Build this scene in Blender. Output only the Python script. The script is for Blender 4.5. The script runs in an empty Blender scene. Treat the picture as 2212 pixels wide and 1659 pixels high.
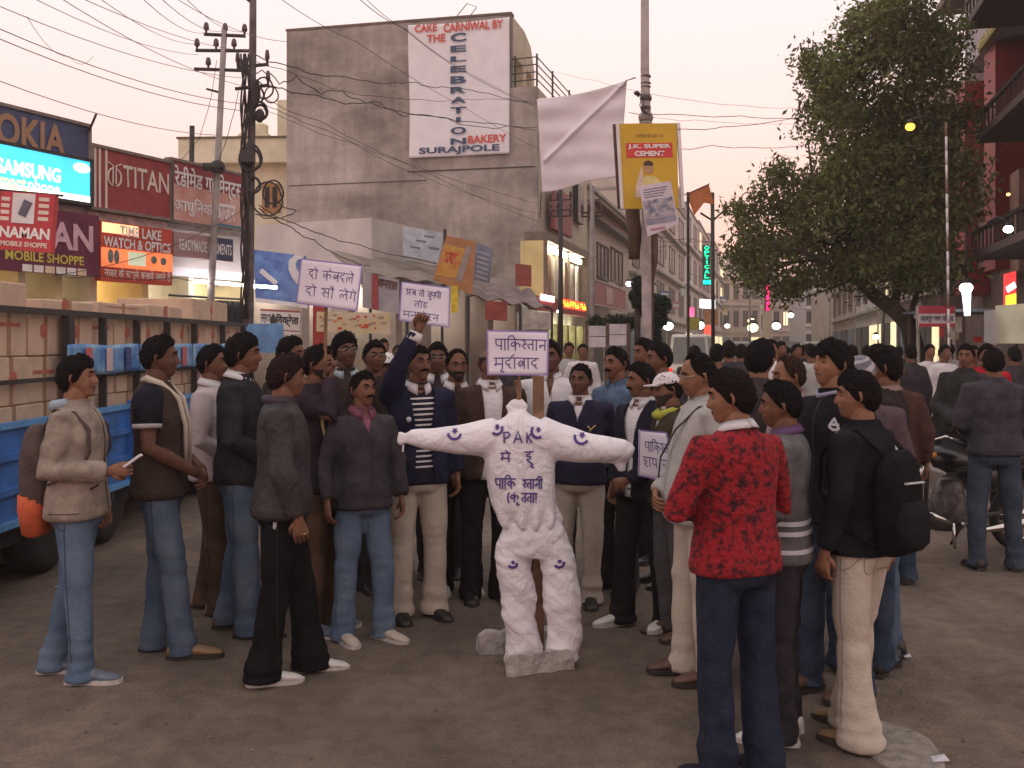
import bpy, math, random
import numpy as np
from mathutils import Vector, Matrix
from mathutils.bvhtree import BVHTree

random.seed(11)
rng = np.random.default_rng(11)
scn = bpy.context.scene
COL = scn.collection
PI = math.pi
R = math.radians

# ------------------------------------------------------------------ camera
F = 2212.0          # focal length in picture units (picture 2212 x 1659 units)
HZ = 740.0          # picture row of the horizon
EYE = 1.7
cam = bpy.data.cameras.new('camera')
cam.sensor_width = 36.0
cam.lens = 36.0
cam.shift_y = -(829.5 - HZ) / 2212.0
cam.clip_end = 4000
cam.clip_start = 0.1
camo = bpy.data.objects.new('camera', cam)
camo.location = (0, 0, EYE)
camo.rotation_euler = (R(90), 0, 0)
COL.objects.link(camo)
scn.camera = camo

# ------------------------------------------------------------------ sky and light
wd = bpy.data.worlds.new('World')
scn.world = wd
wd.use_nodes = True
nt = wd.node_tree
bg = nt.nodes['Background']
tc = nt.nodes.new('ShaderNodeTexCoord')
sx = nt.nodes.new('ShaderNodeSeparateXYZ')
nt.links.new(tc.outputs['Generated'], sx.inputs[0])
rp = nt.nodes.new('ShaderNodeValToRGB')
nt.links.new(sx.outputs['Z'], rp.inputs[0])
els = rp.color_ramp.elements
els[0].position = 0.0
els[0].color = (1.0, 0.56, 0.46, 1)
els[1].position = 1.0
els[1].color = (0.76, 0.72, 0.69, 1)
for p, c in ((0.06, (1.0, 0.55, 0.46, 1)), (0.12, (1.0, 0.60, 0.53, 1)), (0.20, (0.95, 0.68, 0.63, 1)), (0.30, (0.89, 0.73, 0.72, 1)), (0.55, (0.78, 0.72, 0.70, 1))):
    e = els.new(p)
    e.color = c
nish = nt.nodes.new('ShaderNodeTexSky')
nish.sky_type = 'NISHITA'
nish.sun_disc = False
nish.sun_elevation = R(4)
nish.sun_rotation = R(10)
bg.inputs['Strength'].default_value = 0.003
nt.links.new(nish.outputs[0], bg.inputs['Color'])
bg2 = nt.nodes.new('ShaderNodeBackground')
bg2.inputs['Strength'].default_value = 1.0
nt.links.new(rp.outputs[0], bg2.inputs['Color'])
ad = nt.nodes.new('ShaderNodeAddShader')
nt.links.new(bg.outputs[0], ad.inputs[0])
nt.links.new(bg2.outputs[0], ad.inputs[1])
nt.links.new(ad.outputs[0], nt.nodes['World Output'].inputs['Surface'])

sun = bpy.data.lights.new('sun', 'SUN')
sun.energy = 0.12
sun.angle = R(25)
sun.color = (1.0, 0.78, 0.62)
suno = bpy.data.objects.new('sun', sun)
suno.rotation_euler = (R(88), 0, R(170))
COL.objects.link(suno)

vs = scn.view_settings
vs.view_transform = 'Standard'
vs.look = 'None'
vs.exposure = 0.40
vs.gamma = 1.0
vs.use_curve_mapping = False
scn.cycles.max_bounces = 5
scn.cycles.use_denoising = True

# ------------------------------------------------------------------ materials
_mc = {}


def M(name, col, rough=0.85, var=0.15, vsc=7.0, bump=0.0, bs=60.0, metal=0.0, emit=0.0, col2=None, wr=0.0, spec=None, stretch=None, lo=0.35, hi=0.65):
    """procedural material: base colour varied by noise, optional fine relief, optional emission"""
    if name in _mc:
        return _mc[name]
    m = bpy.data.materials.new(name)
    m.use_nodes = True
    n = m.node_tree
    b = n.nodes['Principled BSDF']
    b.inputs['Roughness'].default_value = rough
    b.inputs['Metallic'].default_value = metal
    t = n.nodes.new('ShaderNodeTexCoord')
    src = t.outputs['Object']
    if stretch:
        mp = n.nodes.new('ShaderNodeMapping')
        mp.inputs['Scale'].default_value = stretch
        n.links.new(src, mp.inputs[0])
        src = mp.outputs[0]
    if var > 0 or col2:
        nz = n.nodes.new('ShaderNodeTexNoise')
        nz.inputs['Scale'].default_value = vsc
        nz.inputs['Detail'].default_value = 4
        nz.inputs['Roughness'].default_value = 0.62
        n.links.new(src, nz.inputs['Vector'])
        cr = n.nodes.new('ShaderNodeValToRGB')
        n.links.new(nz.outputs[0], cr.inputs[0])
        a, z = cr.color_ramp.elements
        a.position, z.position = lo, hi
        c2 = col2 or tuple(min(1, c * (1 + var)) for c in col)
        c1 = col if col2 else tuple(c * (1 - var) for c in col)
        a.color = (*c1, 1)
        z.color = (*c2, 1)
        n.links.new(cr.outputs[0], b.inputs['Base Color'])
        if emit:
            n.links.new(cr.outputs[0], b.inputs['Emission Color'])
    else:
        b.inputs['Base Color'].default_value = (*col, 1)
        if emit:
            b.inputs['Emission Color'].default_value = (*col, 1)
    if emit:
        b.inputs['Emission Strength'].default_value = emit
    if spec is not None:
        b.inputs['Specular IOR Level'].default_value = spec
    if bump > 0:
        nb = n.nodes.new('ShaderNodeTexNoise')
        nb.inputs['Scale'].default_value = bs
        nb.inputs['Detail'].default_value = 3
        n.links.new(src, nb.inputs['Vector'])
        bp = n.nodes.new('ShaderNodeBump')
        bp.inputs['Strength'].default_value = bump
        bp.inputs['Distance'].default_value = 0.02
        n.links.new(nb.outputs[0], bp.inputs['Height'])
        n.links.new(bp.outputs[0], b.inputs['Normal'])
        if wr:
            nw = n.nodes.new('ShaderNodeTexNoise')
            nw.inputs['Scale'].default_value = 7.0
            nw.inputs['Detail'].default_value = 2.5
            nw.inputs['Distortion'].default_value = 1.8
            n.links.new(src, nw.inputs['Vector'])
            b2 = n.nodes.new('ShaderNodeBump')
            b2.inputs['Strength'].default_value = wr
            b2.inputs['Distance'].default_value = 0.06
            n.links.new(nw.outputs[0], b2.inputs['Height'])
            n.links.new(b2.outputs[0], bp.inputs['Normal'])
    _mc[name] = m
    return m


def layer(m, scale, stretch, f0, f1, lo=.35, hi=.65, detail=4):
    """multiply the base colour of m by another noise, from f0 to f1"""
    n = m.node_tree
    b = n.nodes['Principled BSDF']
    t = n.nodes.new('ShaderNodeTexCoord'); mp = n.nodes.new('ShaderNodeMapping')
    mp.inputs['Scale'].default_value = stretch
    n.links.new(t.outputs['Object'], mp.inputs[0])
    nz = n.nodes.new('ShaderNodeTexNoise'); nz.inputs['Scale'].default_value = scale; nz.inputs['Detail'].default_value = detail
    n.links.new(mp.outputs[0], nz.inputs['Vector'])
    mr = n.nodes.new('ShaderNodeMapRange')
    for k, v in zip(('From Min', 'From Max', 'To Min', 'To Max'), (lo, hi, f0, f1)): mr.inputs[k].default_value = v
    n.links.new(nz.outputs[0], mr.inputs['Value'])
    mx = n.nodes.new('ShaderNodeVectorMath'); mx.operation = 'SCALE'
    lk = b.inputs['Base Color'].links
    if lk:
        src = lk[0].from_socket; n.links.new(src, mx.inputs[0])
    else:
        mx.inputs[0].default_value = b.inputs['Base Color'].default_value[:3]
    n.links.new(mr.outputs[0], mx.inputs['Scale'])
    n.links.new(mx.outputs[0], b.inputs['Base Color'])


# ------------------------------------------------------------------ mesh building
class MB:
    def __init__(self, T=None):
        self.v, self.f, self.m = [], [], []
        self.T = T

    def add(self, vs_, fs_, m=0, T=None):
        T = T if T is not None else self.T
        k = len(self.v)
        if T is not None:
            vs_ = [T @ Vector(p) for p in vs_]
            flip = T.determinant() < 0
        else:
            flip = False
        self.v.extend([tuple(p) for p in vs_])
        for f in fs_:
            f = [i + k for i in f]
            if flip:
                f.reverse()
            self.f.append(f)
            self.m.append(m)
        return self

    def box(self, x0, x1, y0, y1, z0, z1, m=0, T=None):
        if x0 > x1: x0, x1 = x1, x0
        if y0 > y1: y0, y1 = y1, y0
        if z0 > z1: z0, z1 = z1, z0
        v = [(x0, y0, z0), (x1, y0, z0), (x1, y1, z0), (x0, y1, z0), (x0, y0, z1), (x1, y0, z1), (x1, y1, z1), (x0, y1, z1)]
        return self.add(v, [(0, 3, 2, 1), (4, 5, 6, 7), (0, 1, 5, 4), (1, 2, 6, 5), (2, 3, 7, 6), (3, 0, 4, 7)], m, T)

    def prism(self, poly, y0, y1, m=0, T=None):
        """polygon in x,z extruded along y"""
        n = len(poly)
        v = [(x, y0, z) for x, z in poly] + [(x, y1, z) for x, z in poly]
        f = [tuple(range(n)), tuple(range(2 * n - 1, n - 1, -1))]
        f += [(i, i + n, (i + 1) % n + n, (i + 1) % n) for i in range(n)]
        return self.add(v, f, m, T)

    def loft(self, rings, m=0, T=None, cap=True):
        n = len(rings[0])
        v, f = [], []
        for r in rings:
            v.extend([tuple(p) for p in r])
        for i in range(len(rings) - 1):
            for j in range(n):
                a, b = i * n + j, i * n + (j + 1) % n
                f.append((a, b, b + n, a + n))
        if cap:
            c0 = np.mean(np.array(rings[0], float), axis=0)
            c1 = np.mean(np.array(rings[-1], float), axis=0)
            v.append(tuple(c0)); v.append(tuple(c1))
            a, b = len(v) - 2, len(v) - 1
            k = (len(rings) - 1) * n
            for j in range(n):
                f.append((a, (j + 1) % n, j))
                f.append((b, k + j, k + (j + 1) % n))
        return self.add(v, f, m, T)

    def tube(self, pts, r, n=8, m=0, T=None, cap=True, flat=1.0, up=(0, 0, 1)):
        """tube along pts; r number or list; flat scales the second axis"""
        P = [Vector(p) for p in pts]
        if not hasattr(r, '__len__'):
            r = [r] * len(P)
        rings = []
        u = Vector(up)
        prev = None
        for i, p in enumerate(P):
            d = (P[min(i + 1, len(P) - 1)] - P[max(i - 1, 0)])
            if d.length < 1e-9: d = Vector((0, 0, 1))
            d.normalize()
            if prev is None:
                a = d.cross(u)
                if a.length < 1e-3: a = d.cross(Vector((0, 1, 0)))
                if a.length < 1e-3: a = d.cross(Vector((1, 0, 0)))
            else:
                a = prev - d * prev.dot(d)
            a.normalize()
            prev = a
            b = d.cross(a)
            ri = r[i]
            ra, rb = ri if hasattr(ri, '__len__') else (ri, ri * flat)
            rings.append([p + a * (ra * math.cos(2 * PI * k / n)) + b * (rb * math.sin(2 * PI * k / n)) for k in range(n)])
        return self.loft(rings, m, T, cap)

    def ell(self, c, r, m=0, T=None, nu=12, nv=8):
        rings = []
        for i in range(1, nv):
            ph = PI * i / nv
            rings.append([(c[0] + r[0] * math.sin(ph) * math.cos(2 * PI * j / nu), c[1] + r[1] * math.sin(ph) * math.sin(2 * PI * j / nu), c[2] - r[2] * math.cos(ph)) for j in range(nu)])
        n = nu
        v, f = [], []
        for rr in rings: v.extend(rr)
        for i in range(len(rings) - 1):
            for j in range(n):
                a, b = i * n + j, i * n + (j + 1) % n
                f.append((a, b, b + n, a + n))
        v.append((c[0], c[1], c[2] - r[2])); v.append((c[0], c[1], c[2] + r[2]))
        a, b = len(v) - 2, len(v) - 1
        k = (len(rings) - 1) * n
        for j in range(n):
            f.append((a, (j + 1) % n, j)); f.append((b, k + j, k + (j + 1) % n))
        return self.add(v, f, m, T)

    def mesh(self, name, mats, smooth=False):
        me = bpy.data.meshes.new(name)
        me.from_pydata(self.v, [], self.f)
        for mm in (mats if isinstance(mats, (list, tuple)) else [mats]):
            me.materials.append(mm)
        if any(self.m):
            me.polygons.foreach_set('material_index', self.m)
        if smooth:
            me.polygons.foreach_set('use_smooth', [True] * len(self.f))
        me.update()
        return me

    def build(self, name, mats, parent=None, smooth=False, label=None, cat=None, group=None, kind=None):
        return link(name, self.mesh(name, mats, smooth), parent, label, cat, group, kind)


def wloc(o):
    p = Vector((0, 0, 0))
    while o is not None:
        p += o.location
        o = o.parent
    return p


def tag(o, label=None, cat=None, group=None, kind=None):
    if label: o['label'] = label
    if cat: o['category'] = cat
    if group: o['group'] = group
    if kind: o['kind'] = kind
    return o


def link(name, me, parent=None, label=None, cat=None, group=None, kind=None):
    o = bpy.data.objects.new(name, me)
    COL.objects.link(o)
    if parent is not None:
        o.parent = parent
        o.location = -wloc(parent)
    return tag(o, label, cat, group, kind)


def thing(name, label, cat, loc=(0, 0, 0), group=None, rz=0):
    o = bpy.data.objects.new(name, None)
    o.empty_display_size = 0.2
    COL.objects.link(o)
    o.location = loc
    o.rotation_euler = (0, 0, rz)
    return tag(o, label, cat, group)


def copy_tree(o, parent=None):
    c = o.copy()
    COL.objects.link(c)
    if parent is not None:
        c.parent = parent
    for ch in list(o.children):
        copy_tree(ch, c)
    return c


def W(px, py, Y):
    """the point that stands Y metres ahead at picture place px, py"""
    return Vector(((px - 1106.0) / F * Y, Y, EYE + (HZ - py) / F * Y))


class Fr:
    """a vertical plane: s runs along it, n points out of it (to the street), z up"""
    def __init__(self, o, d):
        self.o = Vector((o[0], o[1], 0))
        self.d = Vector((d[0], d[1], 0)).normalized()
        self.n = self.d.cross(Vector((0, 0, 1)))
        self.T = Matrix((( self.d.x, self.n.x, 0, self.o.x), (self.d.y, self.n.y, 0, self.o.y), (0, 0, 1, 0), (0, 0, 0, 1)))
        self.TT = Matrix(((self.d.x, 0, self.n.x, self.o.x), (self.d.y, 0, self.n.y, self.o.y), (0, 1, 0, 0), (0, 0, 0, 1)))

    def s(self, px, out=0.0):
        k = (px - 1106.0) / F
        o = self.o + self.n * out
        return (k * o.y - o.x) / (self.d.x - k * self.d.y)

    def P(self, s, out, z):
        return self.o + self.d * s + self.n * out + Vector((0, 0, z))

    def z(self, px, py, out=0.0):
        p = self.P(self.s(px, out), out, 0)
        return EYE + (HZ - py) / F * p.y


def text_mesh(s, bold=0.0, extrude=0.0):
    c = bpy.data.curves.new('txt', 'FONT')
    c.body = s
    c.size = 1.0
    c.offset = bold
    c.extrude = extrude
    c.resolution_u = 3
    o = bpy.data.objects.new('txt', c)
    me = bpy.data.meshes.new_from_object(o)
    bpy.data.objects.remove(o)
    bpy.data.curves.remove(c)
    return me


def text(s, T, x0, x1, y0, y1, mat, parent, out=0.01, bold=0.012, name='lettering', shear=0.0, ext=0.004, label=None):
    """lettering fitted in a rectangle of the plane T (x right, y up, z out)"""
    me = text_mesh(s, bold)
    n = len(me.vertices)
    a = np.empty(n * 3)
    me.vertices.foreach_get('co', a)
    a = a.reshape(-1, 3)
    mn, mx = a.min(0), a.max(0)
    sx_, sy_ = (x1 - x0) / (mx[0] - mn[0]), (y1 - y0) / (mx[1] - mn[1])
    a[:, 0] = x0 + (a[:, 0] - mn[0]) * sx_
    yy = (a[:, 1] - mn[1]) * sy_
    a[:, 0] += shear * yy
    a[:, 1] = y0 + yy
    a[:, 2] = out
    Tn = np.array(T)
    w = a @ Tn[:3, :3].T + Tn[:3, 3]
    me.vertices.foreach_set('co', w.ravel())
    me.materials.clear()
    me.materials.append(mat)
    me.update()
    return link(name, me, parent, label)


# --- handwriting: every letter a few pen strokes on a grid (headline at 1)
G = {
 'p': (.62, [[(.06, 1), (.06, .6), (.14, .44), (.3, .4), (.5, .44)], [(.5, 1), (.5, 0)]]),
 'A': (.30, [[(.15, 1), (.15, 0)]]),
 'k': (.95, [[(.46, 1), (.46, 0)], [(.46, .62), (.25, .74), (.08, .55), (.2, .34), (.46, .5)], [(.46, .52), (.66, .68), (.84, .56), (.78, .28)]]),
 'i': (.28, [[(.12, 1), (.12, 0)], [(.12, 1), (.2, 1.32), (.5, 1.36), (.72, 1.0)]]),
 'I': (.34, [[(.15, 1), (.15, 0)], [(.15, 1), (.08, 1.3), (-.2, 1.34), (-.42, 1.05)]]),
 's': (.76, [[(.08, .92), (.32, .84), (.3, .62), (.08, .52), (.4, .1)], [(.2, .56), (.6, .56)], [(.6, 1), (.6, 0)]]),
 'S': (.45, [[(.08, .92), (.3, .84), (.28, .62), (.08, .52), (.36, .12)], [(.2, .56), (.5, .6)]]),
 't': (.64, [[(.5, 1), (.5, 0)], [(.5, .6), (.22, .62), (.08, .42), (.24, .14)]]),
 'n': (.66, [[(.54, 1), (.54, 0)], [(.54, .5), (.2, .5), (.1, .4), (.16, .3), (.24, .42)]]),
 'm': (.72, [[(.14, 1), (.14, .34), (.06, .3), (.06, .44), (.58, .46)], [(.58, 1), (.58, 0)]]),
 'u': (0, [[(-.14, 0), (-.28, -.2), (-.14, -.34), (.02, -.2)]]),
 'U': (0, [[(-.14, 0), (.0, -.16), (-.2, -.26), (.06, -.42)]]),
 'r': (0, [[(-.1, 1.0), (-.02, 1.28), (.14, 1.34)]]),
 'd': (.60, [[(.4, 1), (.4, .84), (.14, .74), (.1, .5), (.28, .36), (.44, .46)], [(.28, .36), (.5, .02)]]),
 'b': (.68, [[(.56, 1), (.56, 0)], [(.56, .64), (.26, .74), (.1, .5), (.26, .26), (.56, .42)], [(.18, .38), (.52, .6)]]),
 'v': (.68, [[(.56, 1), (.56, 0)], [(.56, .64), (.26, .74), (.1, .5), (.26, .26), (.56, .42)]]),
 'l': (.78, [[(.64, 1), (.64, 0)], [(.64, .56), (.5, .7), (.36, .5), (.36, .26)], [(.36, .5), (.22, .66), (.08, .46), (.16, .16)]]),
 'g': (.62, [[(.2, 1), (.2, .32), (.08, .3)], [(.5, 1), (.5, 0)]]),
 'h': (.58, [[(.34, 1), (.34, .84), (.12, .74), (.12, .6), (.42, .58), (.34, .38), (.12, .34), (.28, .12), (.5, -.06)]]),
 'y': (.70, [[(.56, 1), (.56, 0)], [(.12, .95), (.28, .76), (.12, .54), (.24, .34), (.56, .42)]]),
 'a': (.98, [[(.08, .88), (.3, .94), (.36, .72), (.16, .6)], [(.16, .6), (.4, .48), (.34, .14), (.06, .2)], [(.36, .5), (.7, .5)], [(.7, 1), (.7, 0)]]),
 'c': (.70, [[(.08, .66), (.56, .66)], [(.2, .66), (.14, .32), (.34, .2), (.56, .42)], [(.58, 1), (.58, 0)]]),
 'D': (.56, [[(.38, 1), (.38, .84), (.12, .7), (.2, .5), (.4, .48), (.42, .24), (.2, .1), (.06, .26)]]),
 'e': (0, [[(-.12, 1.0), (-.38, 1.34)]]),
 'E': (0, [[(-.12, 1.0), (-.38, 1.34)], [(-.12, 1.0), (-.18, 1.4)]]),
 '.': (0, [[(.02, 1.22), (.06, 1.26)]]),
 '-': (.5, [[(.1, .5), (.4, .5)]]),
 '(': (.3, [[(.25, 1.05), (.1, .6), (.12, .2), (.25, -.1)]]),
 ')': (.3, [[(.05, 1.05), (.2, .6), (.18, .2), (.05, -.1)]]),
 '!': (.3, [[(.15, 1), (.15, .25)], [(.15, .1), (.15, .02)]]),
}


def hand(s, jit=0.03, head=True, seed=1):
    """strokes for one handwritten word line, x growing from 0; returns strokes, width"""
    r = random.Random(seed)
    x, out = 0.0, []
    start = 0.0
    for ch in s + ' ':
        if ch == ' ':
            if head and x > start:
                out.append([(start - .04, 1 + r.uniform(-jit, jit)), ((start + x) / 2, 1.02 + r.uniform(-jit, jit)), (x + .02, 1 + r.uniform(-jit, jit))])
            x += .42
            start = x
            continue
        w, st = G[ch]
        for q in st:
            out.append([(x + a + r.uniform(-jit, jit) * .6, b + r.uniform(-jit, jit)) for a, b in q])
        x += w
    return out, x - .42


def ribbons(mb, strokes, fn, w):
    """flat pen strokes; fn maps a stroke point to a world point and the surface normal"""
    for q in strokes:
        pts = []
        for i in range(len(q) - 1):
            for t in (0, .5):
                pts.append((q[i][0] + (q[i + 1][0] - q[i][0]) * t, q[i][1] + (q[i + 1][1] - q[i][1]) * t))
        pts.append(q[-1])
        X = [fn(*p) for p in pts]
        X = [x for x in X if x is not None]
        if len(X) < 2: continue
        v, f = [], []
        for i, (p, n) in enumerate(X):
            d = X[min(i + 1, len(X) - 1)][0] - X[max(i - 1, 0)][0]
            if d.length < 1e-6: d = Vector((1, 0, 0))
            sd = d.normalized().cross(n).normalized() * w * .5
            v += [p - sd, p + sd]
        for i in range(len(X) - 1):
            f.append((2 * i, 2 * i + 1, 2 * i + 3, 2 * i + 2))
        mb.add(v, f)


def star(cx, cy, r):
    p = [(cx + r * math.sin(4 * PI * k / 5), cy + r * math.cos(4 * PI * k / 5)) for k in range(6)]
    return p


# ------------------------------------------------------------------ palette
faint_wire = M('faint_wire', (.20, .16, .17), .7, 0)
asphalt = M('asphalt', (.098, .069, .054), .92, 0, .7, .7, 55, col2=(.19, .138, .108), lo=.34, hi=.68)
concrete = M('concrete', (.33, .30, .27), .9, .2, 5, .3, 40)
layer(asphalt, 45, (1, 1, 1), .86, 1.14, .3, .7, 3)
layer(asphalt, 2.2, (1, .35, 1), .8, 1.12)
layer(asphalt, 9, (1, 1, 1), .84, 1.1, .38, .6)
darkmetal = M('dark_metal', (.035, .03, .03), .6, .3, 12, .1, 50)
rust = M('rusty_metal', (.12, .075, .055), .8, .35, 10, .2, 40)
wire_m = M('cable_rubber', (.03, .022, .025), .7, 0)
white_p = M('white_paint', (.72, .68, .70), .6, .08, 5)
cream = M('cream_plaster', (.78, .70, .52), .9, .1, 1.5, .1, 20)
dullwhite = M('dull_white_plaster', (.56, .50, .48), .9, .12, 1.2, .1, 20)
pinkplaster = M('pinkish_plaster', (.46, .36, .32), .9, .15, 1.1, .1, 20)
beigeplaster = M('beige_plaster', (.52, .43, .38), .9, .15, .8, .1, 20)
glass = M('dark_glass', (.035, .032, .036), .35, .3, 3, spec=.12)
# ================================================================== SETTING
def flat(name, poly, z, mat, parent=None, **k):
    mb = MB()
    mb.add([(x, y, z) for x, y in poly], [tuple(range(len(poly)))])
    return mb.build(name, mat, parent, **k)


flat('ground', [(-700, -60), (700, -60), (700, 1100), (-700, 1100)], -0.012, M('dusty_earth', (.20, .15, .12), .95, .2, .6), kind='structure')
# the road surface, lightly uneven
mb = MB()
nx, ny = 60, 110
v, f = [], []
for j in range(ny + 1):
    y = -4 + 164 * (j / ny) ** 1.7
    for i in range(nx + 1):
        x = -26 + 60 * i / nx + .25 * y
        zz = .012 * math.sin(x * .9 + .7 * math.sin(y * .6)) * math.sin(y * .7) * (1 if y < 40 else 0)
        v.append((x, y, max(-.008, zz)))
for j in range(ny):
    for i in range(nx):
        a = j * (nx + 1) + i
        f.append((a, a + 1, a + nx + 2, a + nx + 1))
mb.add(v, f)
mb.build('road', asphalt, smooth=True, kind='structure')


def kerb(name, a, b, w, h=.13):
    d = (Vector(b) - Vector(a)).normalized()
    n = Vector((-d.y, d.x)) * w
    a, b = Vector(a), Vector(b)
    q = [a, b, b + n, a + n]
    mb = MB()
    mb.add([(p.x, p.y, -.01) for p in q] + [(p.x, p.y, h) for p in q], [(4, 5, 6, 7), (0, 1, 5, 4), (1, 2, 6, 5), (2, 3, 7, 6), (3, 0, 4, 7)])
    return mb.build(name, concrete, kind='structure')


LR = Fr((-5.83, 16), (.45, 1))      # row of phone and watch shops on the left
SL = Fr((.73, 30), (.25, 1))        # left side of the street going away
GW = Fr((.73, 30), (1, -.25))       # blank side wall of the tall building
MR = Fr((-4.94, 20.5), (5.1, 6.2))  # shops under awnings in the middle
SR = Fr((8.9, 16), (-.25, -1))      # right side of the street
kerb('pavement', tuple(LR.P(-9, 0, 0).xy), tuple(LR.P(7, 0, 0).xy), -1.6)
kerb('pavement', tuple(SL.P(0, 0, 0).xy), tuple(SL.P(150, 0, 0).xy), -1.8)
kerb('pavement', tuple(SR.P(12, 0, 0).xy), tuple(SR.P(-150, 0, 0).xy), -1.8)
kerb('median', (3.1, 16.5), (9.0, 40), .9, .2)

# round cement patch and litter on the road
mb = MB()
q = W(1938, 1612, 1)
c = Vector((832 / F * (EYE * F / (1615 - HZ)), EYE * F / (1615 - HZ), 0))
ring = [(c.x + .155 * math.cos(t) * (1 + .04 * math.sin(5 * t)), c.y + .27 * math.sin(t), .014) for t in np.linspace(0, 2 * PI, 28, endpoint=False)]
ring0 = [(p[0] * 1.0 + (p[0] - c.x) * .08, p[1] + (p[1] - c.y) * .08, -.005) for p in ring]
mb.loft([ring0, ring])
mb.build('cement_patch', M('pale_cement', (.26, .225, .20), .9, .3, 16, .3, 60), label='round pale cement patch on the road under the tan shoe', cat='cement patch')
for k, (px, py, r_) in enumerate(((2030, 1650, .035), (1960, 1425, .02), (137, 1270, .05))):
    Yp = EYE * F / (py - HZ)
    p = W(px, py, Yp)
    mb = MB()
    mb.add([(p.x - r_, p.y - r_ * .6, .016), (p.x + r_, p.y - r_ * .4, .018), (p.x + r_ * .8, p.y + r_ * .7, .03), (p.x - r_ * .7, p.y + r_, .016)], [(0, 1, 2, 3)])
    mb.build('litter', M('litter_paper', (.55, .52, .56), .8, .1), label=('small pale paper scrap on the road at bottom right', 'tiny orange scrap on the road beside the right crowd', 'crumpled pale scrap on the road beside the blue trailer')[k], cat='litter')


rg_ = np.random.default_rng(31)
mb = MB()
for k in range(420):
    Yg = 3.2 + 9 * rg_.random() ** 1.5
    xg = rg_.uniform(-.5, .52) * Yg
    sz = rg_.uniform(.004, .011)
    a_ = rg_.uniform(0, 6.28)
    ca, sa_ = math.cos(a_) * sz, math.sin(a_) * sz
    mb.add([(xg + ca, Yg + sa_, .004), (xg - sa_, Yg + ca, .005), (xg - ca, Yg - sa_, .004), (xg + sa_ * 1.2, Yg - ca, .004), (xg + ca * .2, Yg, .006 + sz * .9)], [(0, 1, 4), (1, 2, 4), (2, 3, 4), (3, 0, 4)])
mb.build('grit', M('road_grit', (.16, .12, .10), .95, .5, 30), kind='stuff', label='small stones and grit scattered on the road', cat='grit')


def tube_between(name, pts, r, mat, n=6, **k):
    mb = MB()
    mb.tube(pts, r, n)
    return mb.build(name, mat, None, True, **k)


def sign(name, label, fr, px0, px1, ytop, ybot, out, bmat, frame=None, depth=.12, cat='signboard', group=None):
    """a framed board flat on a facade; returns thing, s0,s1,z0,z1,out"""
    s0, s1 = fr.s(px0, out), fr.s(px1, out)
    z1, z0 = fr.z(px0, ytop, out), fr.z(px0, ybot, out)
    t = thing(name, label, cat, fr.P((s0 + s1) / 2, out, z0), group)
    mb = MB(fr.T)
    mb.box(s0, s1, out - depth, out, z0, z1)
    mb.build('board', bmat, t)
    if frame:
        w = .045
        mb = MB(fr.T)
        mb.box(s0 - w, s1 + w, out - depth, out + .03, z1, z1 + w)
        mb.box(s0 - w, s1 + w, out - depth, out + .03, z0 - w, z0)
        mb.box(s0 - w, s0, out - depth, out + .03, z0, z1)
        mb.box(s1, s1 + w, out - depth, out + .03, z0, z1)
        mb.build('frame', frame, t)
    return t, s0, s1, z0, z1, out


def patch(fr, t, s0, s1, z0, z1, out, mat, name='printed_panel', th=.006):
    mb = MB(fr.T)
    mb.box(s0, s1, out, out + th, z0, z1)
    return mb.build(name, mat, t)


# ------------------------------------------------------------------ left shop row
redboard = M('faded_red_board', (.30, .045, .05), .6, .2, 4)
pinkboard = M('faded_pink_board', (.62, .25, .22), .6, .25, 3, col2=(.70, .45, .38))
shopwall = M('shop_inner_wall', (.75, .62, .35), .8, .1, 2)
tube_m = M('fluorescent_tube', (1, .98, .92), .5, 0, emit=34)
warm_m = M('warm_lamp', (1, .72, .35), .5, 0, emit=34)
navy = M('navy_board', (.06, .075, .16), .5, .2, 3)
tan_l = M('tan_letters', (.36, .20, .12), .6, .1)
lit_cyan = M('lit_cyan_panel', (.06, .55, .80), .5, .12, 1.5, emit=1.15)
lit_white = M('lit_white_panel', (1, 1, .98), .5, 0, emit=1.3)
lit_yel = M('lit_yellow_letters', (1, .95, .35), .5, 0, emit=1.1)
cream_l = M('cream_letters', (.72, .62, .55), .6, .08)
white_l = M('white_letters', (.80, .76, .76), .6, .05)
greyframe = M('grey_brown_frame', (.20, .16, .14), .7, .2, 5)
maroon = M('maroon_board', (.14, .022, .06), .5, .2, 3)
lit_orange = M('backlit_orange', (1.0, .22, .08), .5, .2, 3, emit=.55)
lit_glow = M('bright_backlit_patch', (1.0, .50, .25), .5, .1, 2, emit=1.2)

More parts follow.
